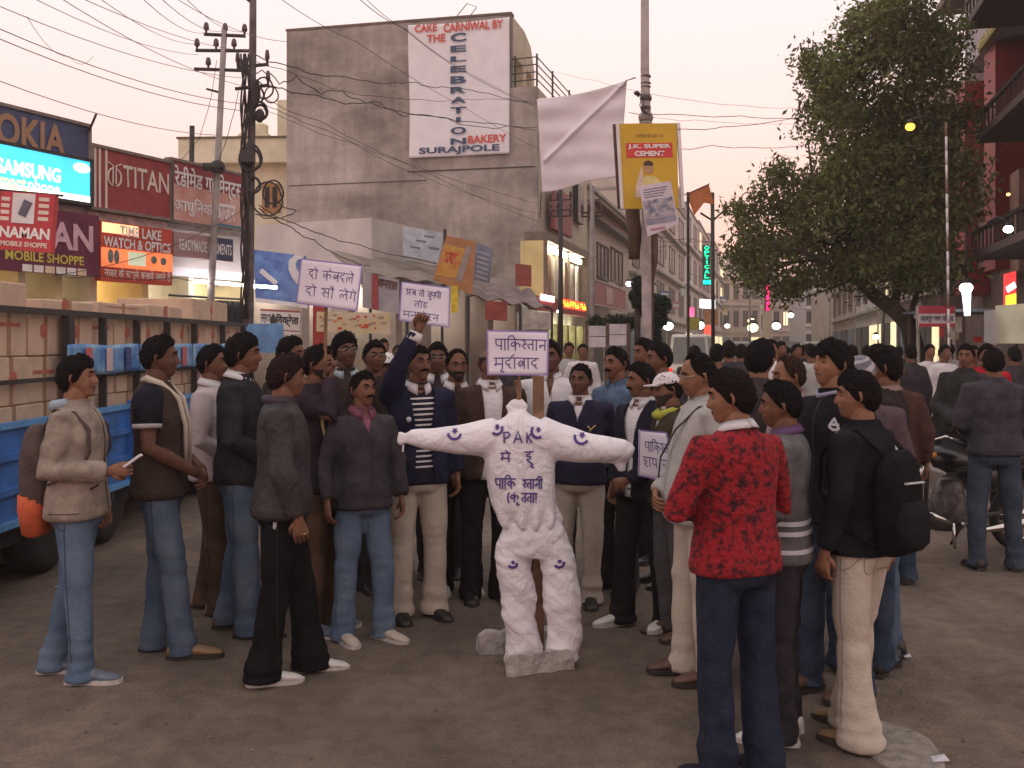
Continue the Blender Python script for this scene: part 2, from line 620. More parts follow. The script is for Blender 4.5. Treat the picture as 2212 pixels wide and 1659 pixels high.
sA, sB = LR.s(-260), LR.s(535)
zt = LR.z(205, 318)
b = thing('shop_building', 'low shop building behind the row of phone and watch signboards', 'building', LR.P(0, 0, 0))
mb = MB(LR.T)
mb.box(sA, sB, -6, -.05, 2.95, zt - .15)
mb.box(sA, sB, -6, -5.8, 0, 2.95)
mb.build('wall', dullwhite, b)
mb = MB(LR.T); mb.box(sA, sB, -5.8, -.05, 2.8, 2.949); mb.build('ceiling', white_p, b)
cuts = [LR.s(x) for x in (-260, -70, 55, 135, 210, 322, 420, 535)]
for i, s in enumerate(cuts):
    mb = MB(LR.T); mb.box(s - .06, s + .06, -5.79, -.07, 0, 2.79); mb.build('partition', shopwall if i % 2 else cream, b)
for i in range(len(cuts) - 1):
    s0, s1 = cuts[i] + .08, cuts[i + 1] - .08
    mb = MB(LR.T); mb.box(s0, s1, -3.2, -3.1, 0, 2.79); mb.build('back_wall', M('shop_back_%s' % ('yellow', 'green', 'cream')[i % 3], ((.75, .55, .25), (.55, .62, .22), (.80, .66, .45))[i % 3], .8, .15, 3), b)
    mb = MB(LR.T); mb.box(s0 + .15, s1 - .15, -1.6, -1.5, 2.72, 2.77)
    link('tube_lamp', mb.mesh('tube_lamp', tube_m if i % 3 != 1 else warm_m), b)
    # shelves of goods
    for k in range(3):
        mb = MB(LR.T); mb.box(s0, s1, -3.08, -2.85, 1.3 + .45 * k, 1.33 + .45 * k); mb.build('shelf', cream, b)
    mb = MB(LR.T)
    r = random.Random(i)
    for k in range(46):
        s = r.uniform(s0 + .1, s1 - .1); lv = r.randrange(3)
        w_, h_ = r.uniform(.05, .14), r.uniform(.12, .38)
        mb.box(s - w_, s + w_, -3.05, -2.84 + r.uniform(0, .1), 1.335 + .45 * lv, 1.335 + .45 * lv + h_, r.randrange(6))
    o = mb.build('goods', [M('goods_red', (.6, .06, .05), .5), M('goods_green', (.08, .35, .25), .5), M('goods_pale', (.8, .75, .6), .5), M('goods_dark', (.05, .05, .06), .5), M('goods_orange', (.85, .3, .08), .5), M('goods_blue', (.1, .15, .4), .5)], b)
    o['kind'] = 'stuff'
# hanging clothes outside the garment shop
t = thing('clothes_rack', 'row of dark coats and an olive jacket hanging outside the garment shop', 'clothes rack', LR.P(LR.s(420), .3, 1.4))
mb = MB(LR.T); mb.tube([(LR.s(365, .3), .3, 2.45), (LR.s(525, .3), .3, 2.45)], .02, 6); mb.build('rail', darkmetal, t)
for k, px in enumerate((372, 386, 402, 428, 441, 470, 482, 494, 506, 517)):
    s = LR.s(px, .3); w = (LR.s(px + 12, .3) - s) * .62
    mt = (M('olive_cloth', (.17, .14, .05), .9, .3, 6), M('dark_cloth', (.025, .022, .028), .9, .3, 6))[0 if k < 3 else 1]
    mb = MB(LR.T)
    mb.loft([[(s + w * a * math.cos(q), .3 + .09 * math.sin(q), z) for q in np.linspace(0, 2 * PI, 10, endpoint=False)] for z, a in ((1.3, 1.15), (1.7, 1.0), (2.15, 1.05), (2.3, .75), (2.41, .15))])
    mb.build('coat', mt, t, True)
mb = MB(LR.T)
for k in range(4):
    s = LR.s(392, 0) + k * .55
    mb.box(s, s + .5, .25, .3, 2.68, 2.73)
mb.build('tube_light', M('bare_tube', (1, .97, 1), .5, 0, emit=16), label='row of bare white tube lamps over the garment shop entrance', cat='lamp')

# upper signs
t, s0, s1, z0, z1, o = sign('phone_brand_sign', 'dark navy board with tan letters above the lit cyan sign at far left', LR, -190, 190, 182, 302, .12, navy, greyframe)
z1 = LR.z(0, 236, .12); 
T = LR.TT
text('NOKIA', T, LR.s(-62, .12), LR.s(140, .12), LR.z(60, 323, .12), LR.z(60, 258, .12) + .02, tan_l, t, .135, .03)
patch(LR, t, LR.s(8, .12), LR.s(124, .12), z0 + .02, z0 + .12, .12, M('dull_pinkish', (.36, .24, .2), .7))
mb = MB(); p = LR.P(s1, .15, z1); mb.tube([p, p + Vector((.05, -.5, .0)) + Vector((.25, 0, .12))], .018, 6)
mb.build('bracket_rod', darkmetal, t)
t, s0, s1, z0, z1, o = sign('lit_phone_sign', 'glowing cyan backlit board with white and yellow phone lettering', LR, -190, 194, 272, 378, .16, lit_cyan, darkmetal, .25)
text('SAMSUNG', T, LR.s(-8, .16), LR.s(130, .16), LR.z(60, 384, .16), LR.z(60, 352, .16), lit_white, t, .172, .03)
text('smart', T, LR.s(-15, .16), LR.s(56, .16), LR.z(20, 408, .16), LR.z(20, 380, .16), lit_yel, t, .172, .02)
text('phone', T, LR.s(60, .16), LR.s(128, .16), LR.z(90, 422, .16), LR.z(90, 390, .16), lit_white, t, .172, .01)
mb = MB(LR.T)
so, zo = LR.s(176, .16), LR.z(176, 363, .16)
mb.loft([[(so + .15 * math.cos(q), yy, zo + .07 * math.sin(q)) for q in np.linspace(0, 2 * PI, 18, endpoint=False)] for yy in (.161, .17)])
mb.build('oval_badge', lit_white, t)
patch(LR, t, LR.s(-190, .16), s1, z0, z0 + .09, .16, lit_white, 'lit_strip')
t, s0, s1, z0, z1, o = sign('watch_brand_sign', 'red board with pale watch brand lettering and round emblem', LR, 200, 368, 316, 446, .1, redboard, greyframe)
text('TITAN', T, LR.s(265, .1), LR.s(364, .1), LR.z(310, 410, .1), LR.z(310, 365, .1), cream_l, t, .112, .012)
for px in (203, 213, 227):
    patch(LR, t, LR.s(px, .1), LR.s(px, .1) + .04, z0, z1, .1, cream_l, 'stripe')
mb = MB(LR.T)
ec, ez = LR.s(246, .1), LR.z(246, 380, .1)
for sg in (-1, 1):
    mb.tube([(ec + sg * (.02 + .11 * math.sin(q)), .115, ez - .13 * math.cos(q) - .02) for q in np.linspace(.1, 2.9, 10)], .014, 5)
    mb.tube([(ec + sg * .03, .115, ez - .12), (ec + sg * .03, .115, ez + .15), (ec + sg * .13, .115, ez + .19)], .012, 5)
mb.build('emblem', cream_l, t)
patch(LR, t, s0, s1, z0 - .3, z0 - .06, .02, M('pale_strip', (.5, .36, .33), .7, .3, 6), 'lower_strip')
t, s0, s1, z0, z1, o = sign('hindi_garment_sign', 'weathered red and pink board with white Hindi lettering behind the poles', LR, 371, 531, 346, 474, .1, pinkboard, greyframe)
patch(LR, t, s0, s1, z1 - .36, z1, .1, redboard, 'red_band')
hh = z1 - z0
text('रेडीमेड गारमेन्टस', T, s0 + .05, s1 - .1, z1 - .52 * hh, z1 - .06 * hh, white_l, t, .115, .02)
text('आधुिनक', T, s0 + .05, s0 + (s1 - s0) * .52, z0 + .10 * hh, z0 + .42 * hh, white_l, t, .112, .02)
text('बाजार', T, s0 + (s1 - s0) * .58, s1 - .3, z0 + .10 * hh, z0 + .42 * hh, white_l, t, .112, .02)
patch(LR, t, s0 + (s1 - s0) * .6, s1 - .1, z0 + .01, z0 + .06, .1, M('teal_print', (.08, .2, .28), .6))

t, s0, s1, z0, z1, o = sign('mobile_shop_sign', 'dark magenta shop board with large pale letters behind the hanging red sign', LR, -120, 214, 418, 573, .3, maroon, None)
text('NAMAN', T, LR.s(-45, .3), LR.s(200, .3), LR.z(150, 540, .3), LR.z(150, 482, .3), M('pale_pink_letters', (.66, .42, .50), .6), t, .312, .03)
text('MOBILE SHOPPE', T, LR.s(10, .3), LR.s(180, .3), LR.z(120, 569, .3), LR.z(120, 549, .3), M('yellow_letters', (.62, .52, .08), .6), t, .312, .02)
ss = np.linspace(LR.s(46, .3), LR.s(188, .3), 7)
for k in range(6):
    patch(LR, t, ss[k] + .015, ss[k + 1] - .015, LR.z(120, 591, .3), LR.z(120, 576, .3), .3, M('logo_tile_%s' % 'abc'[k % 3], ((.75, .72, .66), (.80, .76, .74), (.72, .55, .40))[k % 3], .6), 'logo_tile')
t, s0, s1, z0, z1, o = sign('watch_optics_sign', 'backlit red and orange watch and optics board with pale lettering', LR, 218, 372, 476, 606, .3, M('red_optics_board', (.55, .07, .04), .6, .15, 3), None)
hh = z1 - z0
patch(LR, t, s0, s1, z0 + .24 * hh, z0 + .56 * hh, .3, lit_orange, 'backlit_band')
patch(LR, t, s0 + .02, s0 + (s1 - s0) * .50, z1 - .19 * hh, z1 - .02 * hh, .3, lit_glow, 'backlit_patch')
text('TIME LAKE', T, s0 + .35, s1 - .25, z1 - .22 * hh, z1 - .04 * hh, white_l, t, .315, .03)
text('WATCH & OPTICS', T, s0 + .04, s1 - .05, z1 - .43 * hh, z1 - .25 * hh, white_l, t, .312, .03)
text('नजर के चश्मे बनाये जाते हैं', T, s0 + .05, s1 - .05, z0 + .03 * hh, z0 + .24 * hh, cream_l, t, .315, .02)
mb = MB(LR.T)
for (a, zz, rw, rh) in ((.12, .42 * hh, .05, .12 * hh), (.2, .42 * hh, .05, .12 * hh), (.72, .43 * hh, .06, .06), (.86, .42 * hh, .06, .06)):
    cx_ = s0 + (s1 - s0) * a
    mb.loft([[(cx_ + rw * math.cos(q), yy, z0 + zz + rh * math.sin(q)) for q in np.linspace(0, 2 * PI, 14, endpoint=False)] for yy in (.305, .314)])
mb.build('printed_watches', M('print_grey_green', (.16, .2, .18), .6, .4, 12), t)
patch(LR, t, s0 + (s1 - s0) * .36, s0 + (s1 - s0) * .6, z0 + .30 * hh, z0 + .53 * hh, .306, M('pale_green_print', (.70, .78, .55), .6, emit=.3))
t, s0, s1, z0, z1, o = sign('readymade_sign', 'grey and red board with condensed garment lettering above the tube lamps', LR, 376, 503, 500, 552, .3, M('grey_red_board', (.34, .27, .28), .7, .2, 2, col2=(.42, .22, .22)), None)
patch(LR, t, s0 + (s1 - s0) * .62, s1, z0, z1, .3, M('dark_blue_panel', (.05, .06, .12), .6, .2), 'dark_panel')
text('READYMADE GARMENTS', T, s0 + .1, s1 - .05, z0 + .1, z1 - .1, white_l, t, .315, .02)
t, s0, s1, z0, z1, o = sign('grey_fascia', 'long grey fascia strip under the upper red boards', LR, 218, 531, 449, 470, .0, M('grey_fascia_paint', (.33, .28, .26), .8, .25, 5), None, .04)

# hanging shop sign near the left edge
t = thing('hanging_shop_sign', 'red hanging sign with white panel and phone shop name at far left', 'signboard', W(60, 540, 11))
T0 = Matrix.Translation(W(60, 480, 11)) @ Matrix.Rotation(R(4), 4, 'Y')
H = Matrix(((1, 0, 0, 0), (0, 0, -1, 0), (0, 1, 0, 0), (0, 0, 0, 1)))
pw, ph = .29, .31
mb = MB(T0); mb.box(-pw, pw, -.05, .05, -ph, ph); mb.build('board', M('bright_red_board', (.50, .035, .05), .5, .12, 4), t)
mb = MB(T0); mb.box(-.15, .09, -.06, -.051, -.02, ph - .01); mb.build('white_panel', white_p, t)
mb = MB(T0); mb.tube([(-.04, -.064, .06), (.02, -.064, .22)], [.045, .05], 10, flat=.1, up=(0, 1, 0)); mb.build('printed_phone', M('print_dark', (.10, .1, .14), .5), t)
for k in range(4):
    mb = MB(T0); mb.box(.13, .24, -.056, -.051, .02 + .07 * k, .06 + .07 * k); mb.build('printed_label', cream_l, t)
    mb = MB(T0); mb.box(-.27, -.18, -.056, -.051, .0 + .07 * k, .04 + .07 * k); mb.build('printed_label', cream_l, t)
text('NAMAN', T0 @ H, -.27, .27, -.18, -.06, white_l, t, .058, .04)
text('MOBILE SHOPPE', T0 @ H, -.25, .25, -.27, -.215, cream_l, t, .058, .03)
mb = MB(T0); mb.tube([(-.5, 0, ph + .02), (.36, 0, ph + .0)], .014, 6); mb.build('hanging_rod', darkmetal, t)

# ------------------------------------------------------------------ cream building far behind the left poles
CB = Fr((W(385, 0, 34).x, 34), (1, -.05))
b = thing('cream_building', 'cream house with stepped parapet and turret behind the left poles', 'building', CB.P(0, 0, 0))
mb = MB(CB.T)
zz = CB.z(390, 352)
mb.box(.2, 4.6, -7, -.5, 0, zz)
mb.build('wall', cream, b)
mb = MB(CB.T); mb.box(0, 4.5, -7, 0, zz, CB.z(390, 300)); mb.build('parapet', cream, b)
mb = MB(CB.T); mb.box(-.05, 4.55, -7, .06, CB.z(390, 300), CB.z(390, 296)); mb.build('coping', M('mossy_coping', (.14, .12, .07), .9, .3), b)
mb = MB(CB.T); mb.box(3.05, 4.6, -7, -1, CB.z(390, 300), CB.z(600, 200)); mb.build('upper_storey', cream, b)
mb = MB(CB.T); mb.box(1.75, 2.45, -2.6, -1.6, CB.z(390, 300), CB.z(520, 262))
mb.prism([(1.5, CB.z(520, 276)), (2.6, CB.z(520, 276)), (2.4, CB.z(520, 262)), (1.75, CB.z(520, 262))], -2.7, -1.4)
mb.tube([(2.1, -2.1, CB.z(520, 262)), (2.1, -2.1, CB.z(520, 243)), (2.1, -2.1, CB.z(520, 238)), (2.1, -2.1, CB.z(520, 233))], [.32, .33, .22, .06], 10)
mb.build('turret', cream, b)
f_ = thing
mb = MB(CB.T)
ws0, ws1, wz0, wz1 = 2.7, 3.3, CB.z(560, 455), CB.z(560, 392)
mb.box(ws0, ws1, -.5, -.4, wz0, wz1)
w1 = mb.build('window', M('ochre_window_frame', (.45, .22, .08), .7, .2), b)
for a in (.1, .36):
    mb = MB(CB.T); mb.box(ws0 + a, ws0 + a + .15, -.41, -.37, wz0 + .15, wz1 - .12); mb.build('pane', glass, w1)
mb = MB(CB.T)
mb.box(3.1, 4.1, -.5, -.43, CB.z(600, 350), CB.z(600, 290)); mb.build('recessed_panel', dullwhite, b)

# ------------------------------------------------------------------ tall building with the blank stained side wall
stain = M('stained_cement_render', (.22, .185, .165), .95, 0, .42, .2, 30, col2=(.52, .45, .41), stretch=(1, 1, 1.5), lo=.32, hi=.64)
layer(stain, 1.0, (.25, .25, 1.6), .86, 1.1)
layer(stain, 3.0, (1.6, 1.6, .22), .86, 1.06)
layer(stain, 9.0, (1, 1, 1), .94, 1.05)
b = thing('tall_building', 'tall building with a blank stained grey side wall', 'building', GW.P(0, 0, 0))
sl, su = -8.0, -.78
ztop0, ztop1 = GW.z(620, 68), GW.z(1103, 31)
zter = GW.z(1160, 186)
mb = MB(GW.T)
mb.prism([(sl, 0), (0, 0), (0, zter), (su, zter), (su, ztop1), (sl, ztop0)], -.25, 0)
mb.build('side_wall', stain, b)
mb = MB(GW.T); mb.prism([(sl - .02, ztop0 + .002), (su + .02, ztop1 + .002), (su + .02, ztop1 + .07), (sl - .02, ztop0 + .07)], -.3, .03)
mb.build('coping', M('dark_coping', (.16, .12, .10), .9, .2), b)
mb = MB(GW.T); mb.box(-4.0, -.05, 0.002, .03, GW.z(980, 368), GW.z(980, 366)); mb.box(-7.9, -3.4, .002, .018, GW.z(800, 395), GW.z(800, 393.5)); mb.build('plaster_seam', darkmetal, b)
# street facade and stair tower
fac = M('tan_facade', (.47, .39, .30), .9, .12, 1)
mb = MB(SL.T)
mb.box(.26, 9.5, -7.8, 0, 0, zter)
mb.build('facade_wall', fac, b)
TW = Fr(tuple(GW.P(su, 0, 0).xy), (.25, 1))
mb = MB(TW.T)
zo0, zo1 = zter, GW.z(1120, 112)
arch = [(0, zo1), (3.1, zo1), (3.1, ztop1 - .9), (2.6, ztop1 - .25), (1.7, ztop1 - .0), (0, ztop1)]
mb.prism(arch, -.3, 0)
for a, c_ in ((0, .35), (1.5, 1.95), (2.75, 3.1)):
    mb.box(a, c_, -.3, -.0, zo0, zo1)
mb.build('stair_tower', fac, b)
rl = thing('terrace_railing', 'curved metal railing on the terrace of the tall building', 'railing', SL.P(3, 0, zter))
pts = [SL.P(-.0, .0, zter), SL.P(2, .05, zter), SL.P(4.5, .1, zter), SL.P(7, .1, zter), SL.P(9.3, .1, zter)]
mb = MB()
for k in range(4):
    mb.tube([GW.P(su, -.1, zter + .2 + .22 * k)] + [p + Vector((0, 0, .2 + .22 * k)) for p in pts], .02, 5)
mb.build('rails', darkmetal, rl)
for p in [GW.P(su + .1, -.1, zter)] + pts:
    mb = MB(); mb.tube([p, p + Vector((0, 0, .95))], .03, 6); mb.build('post', darkmetal, rl)
mb = MB(); p = GW.P(-2.3, -.2, ztop1)
mb.tube([p + Vector((-.3, 0, 0)), p + Vector((.1, 0, .5)), p + Vector((.4, 0, .4)), p + Vector((.1, 0, 0))], .015, 5)
mb.build('roof_frame', darkmetal, label='thin bent metal frame standing on the tall building roof', cat='metal frame')

# banner on the wall
def cloth_grid(fn, nu=30, nv=30):
    v, f = [], []
    for j in range(nv + 1):
        for i in range(nu + 1):
            v.append(tuple(fn(i / nu, j / nv)))
    for j in range(nv):
        for i in range(nu):
            a = j * (nu + 1) + i
            f.append((a, a + 1, a + nu + 2, a + nu + 1))
    return v, f


bn = thing('bakery_banner', 'large white vertical cake bakery banner on the blank grey wall', 'banner', GW.P(-2.2, .1, GW.z(990, 335)))
bs0, bs1 = GW.s(884, .08), GW.s(1101, .08)
bz0, bz1 = GW.z(990, 337, .08), GW.z(990, 46, .08)


def wr(u, w_):
    return .10 + .02 * math.sin(9 * u + 3 * w_) * (1 - w_) + .02 * math.sin(26 * u + 5 * w_ * w_) * max(0, .4 - u) + .025 * math.sin(30 * (u - w_ * .35)) * max(0, u - .72)


v, f = cloth_grid(lambda u, w_: (bs0 + (bs1 - bs0) * u + .03 * math.sin(5 * w_) * (1 - u), wr(u, w_), bz0 + (bz1 - bz0) * w_ - .05 * math.sin(PI * u) * w_), 60, 50)
mb = MB(GW.T); mb.add(v, f)
o = mb.build('cloth', M('white_banner_cloth', (.82, .78, .82), .7, .05, 3), bn, True)
o.modifiers.new('thick', 'SOLIDIFY').thickness = .01
redl = M('red_letters', (.62, .08, .05), .6, .05)
navyl = M('navy_letters', (.04, .07, .15), .6, .05)
TG = GW.TT


def gt(s, x0, x1, y0, y1, mat, **k):
    xm = (x0 + x1) / 2
    text(s, TG, GW.s(x0, .15), GW.s(x1, .15), GW.z(xm, y1, .15), GW.z(xm, y0, .15), mat, bn, .155, **k)


gt('CAKE', 896, 944, 52, 69, redl, bold=.03)
gt('CARNIWAL BY', 958, 1087, 46, 65, redl, bold=.03)
gt('THE', 922, 962, 74, 91, redl, bold=.03)
for ch, y0, y1 in (('C', 71, 90), ('E', 98, 112), ('L', 121, 133), ('E', 142, 156), ('B', 164, 180), ('R', 187, 201), ('A', 209, 223), ('T', 231, 245), ('I', 253, 264), ('O', 274, 290), ('N', 298, 312)):
    wd_ = 17 if ch not in 'I' else 5
    gt(ch, 990 - wd_, 990 + wd_, y0, y1, navyl, bold=.035)
gt('BAKERY', 1011, 1094, 291, 308, redl, bold=.03)
gt('SURAJPOLE', 905, 1079, 315, 333, navyl, bold=.03)

# ------------------------------------------------------------------ white block and boards in the middle
cA, cB, cC = W(553, 487, 25.6), W(803, 470, 24.0), W(870, 486, 25.5)
zt = cB.z
b = thing('white_block', 'low white building with an angled corner below the tall grey wall', 'building', (cB.x, cB.y, 0))
back1, back2 = cC + Vector((.8, 4, 0)), cA + Vector((0, 5, 0))
mb = MB()
q = [cA, cB, cC, back1, back2]
n_ = 5
mb.add([(p.x, p.y, 2.9) for p in q] + [(p.x, p.y, zt) for p in q], [tuple(range(4, -1, -1)), tuple(range(5, 10))] + [(i, (i + 1) % 5, (i + 1) % 5 + 5, i + 5) for i in range(5)])
mb.build('wall', dullwhite, b)
# middle shops: lit openings under awnings
m0, m1 = MR.s(540), MR.s(1118)
b = thing('middle_shops', 'row of lit shops under awnings beside the tall grey wall', 'building', MR.P(0, 0, 0))
mb = MB(MR.T); mb.box(m0, m1, -5, -.02, 3.0, 3.35); mb.box(m0, m1, -5, -4.9, 0, 3.0); mb.build('wall', dullwhite, b)
cuts = [MR.s(x) for x in (540, 660, 760, 862, 925, 1010, 1060, 1118)]
for s in cuts:
    mb = MB(MR.T); mb.box(s - .1, s + .1, -4.89, 0, 0, 2.99); mb.build('partition', beigeplaster, b)
for i in range(len(cuts) - 1):
    s0, s1 = cuts[i] + .12, cuts[i + 1] - .12
    cols = ((.55, .62, .50), (.70, .66, .55), (.62, .70, .55), (.72, .70, .66), (.60, .55, .35), (.65, .68, .50), (.7, .55, .3))
    mb = MB(MR.T); mb.box(s0, s1, -2.6, -2.5, 0, 2.98); mb.build('back_wall', M('mid_back_%s' % 'abcdefg'[i], cols[i], .8, .2, 2), b)
    mb = MB(MR.T); mb.box(s0 + .1, s1 - .1, -1.3, -1.2, 2.85, 2.9); link('tube_lamp', mb.mesh('tube_lamp', M('soft_tube', (1, .97, .85), .5, 0, emit=22)), b)
    mb = MB(MR.T)
    r = random.Random(i + 40)
    for k in range(60):
        s = r.uniform(s0 + .05, s1 - .05); lv = r.randrange(4)
        mb.box(s - .07, s + .07, -2.49, -2.3, 1.1 + .4 * lv, 1.1 + .4 * lv + r.uniform(.12, .34), r.randrange(6))
    o = mb.build('goods', [_mc['goods_red'], _mc['goods_green'], _mc['goods_pale'], _mc['goods_dark'], _mc['goods_orange'], _mc['goods_blue']], b)
    o['kind'] = 'stuff'


def quad_board(name, label, c4, Ys, mat, th=.06, cat='signboard', frame=None, parts=True):
    """board from four picture corners (tl, tr, br, bl) with a depth each"""
    P4 = [W(px, py, y) for (px, py), y in zip(c4, Ys)]
    ctr = sum(P4, Vector()) / 4
    t = thing(name, label, cat, ctr)
    n = (P4[1] - P4[0]).cross(P4[3] - P4[0]).normalized()
    if n.y < 0: n = -n
    mb = MB()
    mb.add([tuple(p) for p in P4] + [tuple(p + n * th) for p in P4], [(3, 2, 1, 0), (4, 5, 6, 7), (0, 1, 5, 4), (1, 2, 6, 5), (2, 3, 7, 6), (3, 0, 4, 7)])
    mb.build('board', mat, t)
    ex = (P4[1] - P4[0]); w = ex.length; ex.normalize()
    ey = (P4[0] - P4[3]); h = ey.length; ey.normalize()
    nn = ex.cross(ey).normalized()
    T = Matrix(((ex.x, ey.x, nn.x, P4[3].x), (ex.y, ey.y, nn.y, P4[3].y), (ex.z, ey.z, nn.z, P4[3].z), (0, 0, 0, 1)))
    return t, T, w, h


def rect(T, t, x0, x1, y0, y1, mat, out=.006, name='printed_panel'):
    mb = MB(T); mb.box(x0, x1, y0, y1, .001, out); return mb.build(name, mat, t)


blue = M('blue_poster', (.05, .10, .38), .5, 0, 3, col2=(.18, .32, .66))
t, T, w, h = quad_board('blue_sign', 'blue shop poster board with a big white curved letter shape left of the first placard', [(548, 539), (660, 553), (662, 655), (552, 652)], [19.4] * 4, blue)
mb = MB(T); mb.tube([(w * a, h * c_, .01) for a, c_ in ((.97, .98), (.82, .95), (.74, .85), (.74, .72), (.80, .6), (.90, .48), (.97, .36), (.96, .2), (.85, .08), (.72, .0))], [.02, .05, .07, .08, .09, .09, .08, .07, .05, .02], 6, flat=.1, up=(0, 0, 1))
mb.build('white_curve', white_p, t)
rect(T, t, 0, w, 0, h * .08, white_p)
mb = MB(T); mb.tube([(w * .12, h * .62, .01), (w * .42, h * .40, .01)], .05, 6, flat=.12); mb.build('printed_pen', white_p, t)
t, T, w, h = quad_board('dealer_sign', 'white board with black Hindi lettering and a drop emblem under the blue poster', [(562, 667), (648, 672), (648, 722), (562, 722)], [19.3] * 4, M('off_white_board', (.62, .56, .54), .7, .1, 3))
text('िवक्रेता', T, w * .4, w * .97, h * .35, h * .85, M('black_letters', (.03, .02, .02), .6, 0), t, .01, .04)
text('गन्ना रस', T, w * .03, w * .27, h * .4, h * .8, _mc['black_letters'], t, .01, .03)
mb = MB(T); mb.tube([(w * .33, h * .42, .005), (w * .33, h * .6, .005), (w * .33, h * .85, .005)], [.05, .07, .005], 10, flat=.1); mb.build('drop_emblem', _mc['black_letters'], t)
rect(T, t, 0, w, h * .93, h, redboard); rect(T, t, 0, w, h * .18, h * .22, redboard)
t, T, w, h = quad_board('blue_hoarding', 'plain pale blue panel behind the heads at the end of the trailer', [(528, 700), (610, 698), (612, 762), (530, 762)], [13.4] * 4, M('pale_blue_panel', (.13, .27, .50), .6, .25, 4))
# awnings
t = thing('awning', 'long brown sloping cloth awning above the middle shops', 'awning', W(820, 590, 21))
mb = MB()
A0, A1, B0, B1 = W(713, 545, 23.5), W(943, 574, 26), W(800, 594, 20.5), W(955, 614, 21.5)
v, f = cloth_grid(lambda u, w_: (A0.lerp(A1, u)).lerp(B0.lerp(B1, u), w_) + Vector((0, 0, -.08 * math.sin(PI * w_) + .03 * math.sin(18 * u))), 24, 10)
mb.add(v, f); o = mb.build('cloth', M('brown_awning_cloth', (.24, .19, .165), .9, .25, 2), t, True); o.modifiers.new('thick', 'SOLIDIFY').thickness = .02
for u in (0, .5, 1):
    p = B0.lerp(B1, u); mb = MB(); mb.tube([p, Vector((p.x, p.y, 0))], .03, 6); mb.build('post', darkmetal, t)
t = thing('awning', 'drooping dark awning right of the orange board', 'awning', W(1080, 630, 22))
A0, A1, B0, B1 = W(1020, 612, 25), W(1150, 628, 27), W(1010, 640, 20.5), W(1192, 668, 23)
mb = MB(); v, f = cloth_grid(lambda u, w_: (A0.lerp(A1, u)).lerp(B0.lerp(B1, u), w_) + Vector((0, 0, -.15 * math.sin(PI * w_) + .05 * math.sin(22 * u))), 24, 10)
mb.add(v, f); o = mb.build('cloth', M('dull_mauve_cloth', (.22, .16, .16), .9, .3, 2), t, True); o.modifiers.new('thick', 'SOLIDIFY').thickness = .02
for u in (0, .6, 1):
    p = B0.lerp(B1, u); mb = MB(); mb.tube([p, Vector((p.x, p.y, 0))], .03, 6); mb.build('post', darkmetal, t)
t, T, w, h = quad_board('grey_billboard', 'pale grey printed billboard on the roof below the tall wall', [(872, 488), (958, 503), (945, 568), (873, 552)], [24, 24.5, 24, 23.6], M('grey_poster', (.40, .41, .46), .7, .2, 4))
for a, c_ in ((.3, .55), (.62, .38), (.15, .3), (.5, .75)):
    rect(T, t, w * a, w * (a + .25), h * c_, h * (c_ + .06), M('print_slate', (.14, .14, .2), .7))
mb = MB(); p = W(961, 500, 23.4); mb.tube([p + Vector((0, 0, .05)), Vector((p.x, p.y, 2.6))], .035, 6); mb.build('post', darkmetal, t)
t, T, w, h = quad_board('orange_billboard', 'orange framed board with yellow and red print leaning over the awning', [(965, 509), (1028, 522), (1020, 636), (935, 604)], [22.5] * 4, M('orange_brown_board', (.45, .20, .08), .7, .2, 3))
rect(T, t, w * .05, w * .72, h * .12, h * .80, M('yellow_print', (.62, .42, .06), .6, 0, 5, col2=(.55, .18, .05)))
rect(T, t, w * .74, w * .95, h * .08, h * .86, M('mauve_print', (.33, .26, .24), .6, .2))
text('शुद्ध', T, w * .12, w * .6, h * .4, h * .66, M('red_print', (.55, .05, .03), .6), t, .012, .05)
t, T, w, h = quad_board('blue_grey_billboard', 'blue grey board right beside the orange billboard', [(1028, 524), (1064, 536), (1058, 612), (1022, 604)], [23.5] * 4, M('blue_grey_board', (.21, .22, .30), .7, .2, 5))
for k in range(6):
    rect(T, t, w * .15, w * .85, h * (.1 + .13 * k), h * (.16 + .13 * k), M('print_pale', (.4, .4, .46), .7), .008)
t, T, w, h = quad_board('shop_fascia_sign', 'grey fascia sign with dark hand lettering between the two raised placards', [(783, 588), (862, 604), (862, 678), (783, 664)], [19.8] * 4, M('grey_fascia_board', (.36, .33, .36), .7, .15, 3))
text('जनरल', T, w * .36, w * .97, h * .66, h * .92, M('brown_letters', (.12, .06, .05), .7), t, .01, .05)
rect(T, t, w * .26, w * .43, 0, h, redboard, .03, 'red_pillar_cloth')
t, T, w, h = quad_board('yellow_shop_banner', 'faded yellow printed banner across the shop front under the first placard', [(684, 673), (842, 676), (843, 722), (683, 716)], [19.5] * 4, M('yellow_banner', (.58, .44, .20), .7, 0, 3, col2=(.62, .50, .38)))
r = random.Random(3)
for k in range(30):
    a, c_ = r.uniform(.03, .9), r.uniform(.1, .8)
    rect(T, t, w * a, w * (a + r.uniform(.02, .07)), h * c_, h * (c_ + .09), (_mc['red_print'], M('print_grey', (.3, .27, .25), .7))[k % 2], .006 + .0006 * k, 'print_mark')
t, T, w, h = quad_board('yellow_cloth', 'bright yellow printed cloth hanging behind the second placard', [(974, 618), (989, 618), (989, 672), (974, 677)], [20] * 4, M('bright_yellow_cloth', (.70, .50, .03), .7, .2, 9), .02, 'cloth')
t, T, w, h = quad_board('red_pillar', 'red painted pillar below the first placard', [(676, 655), (701, 655), (701, 765), (676, 765)], [19.7] * 4, M('red_pillar_paint', (.42, .04, .04), .7, .15), .3, 'pillar')
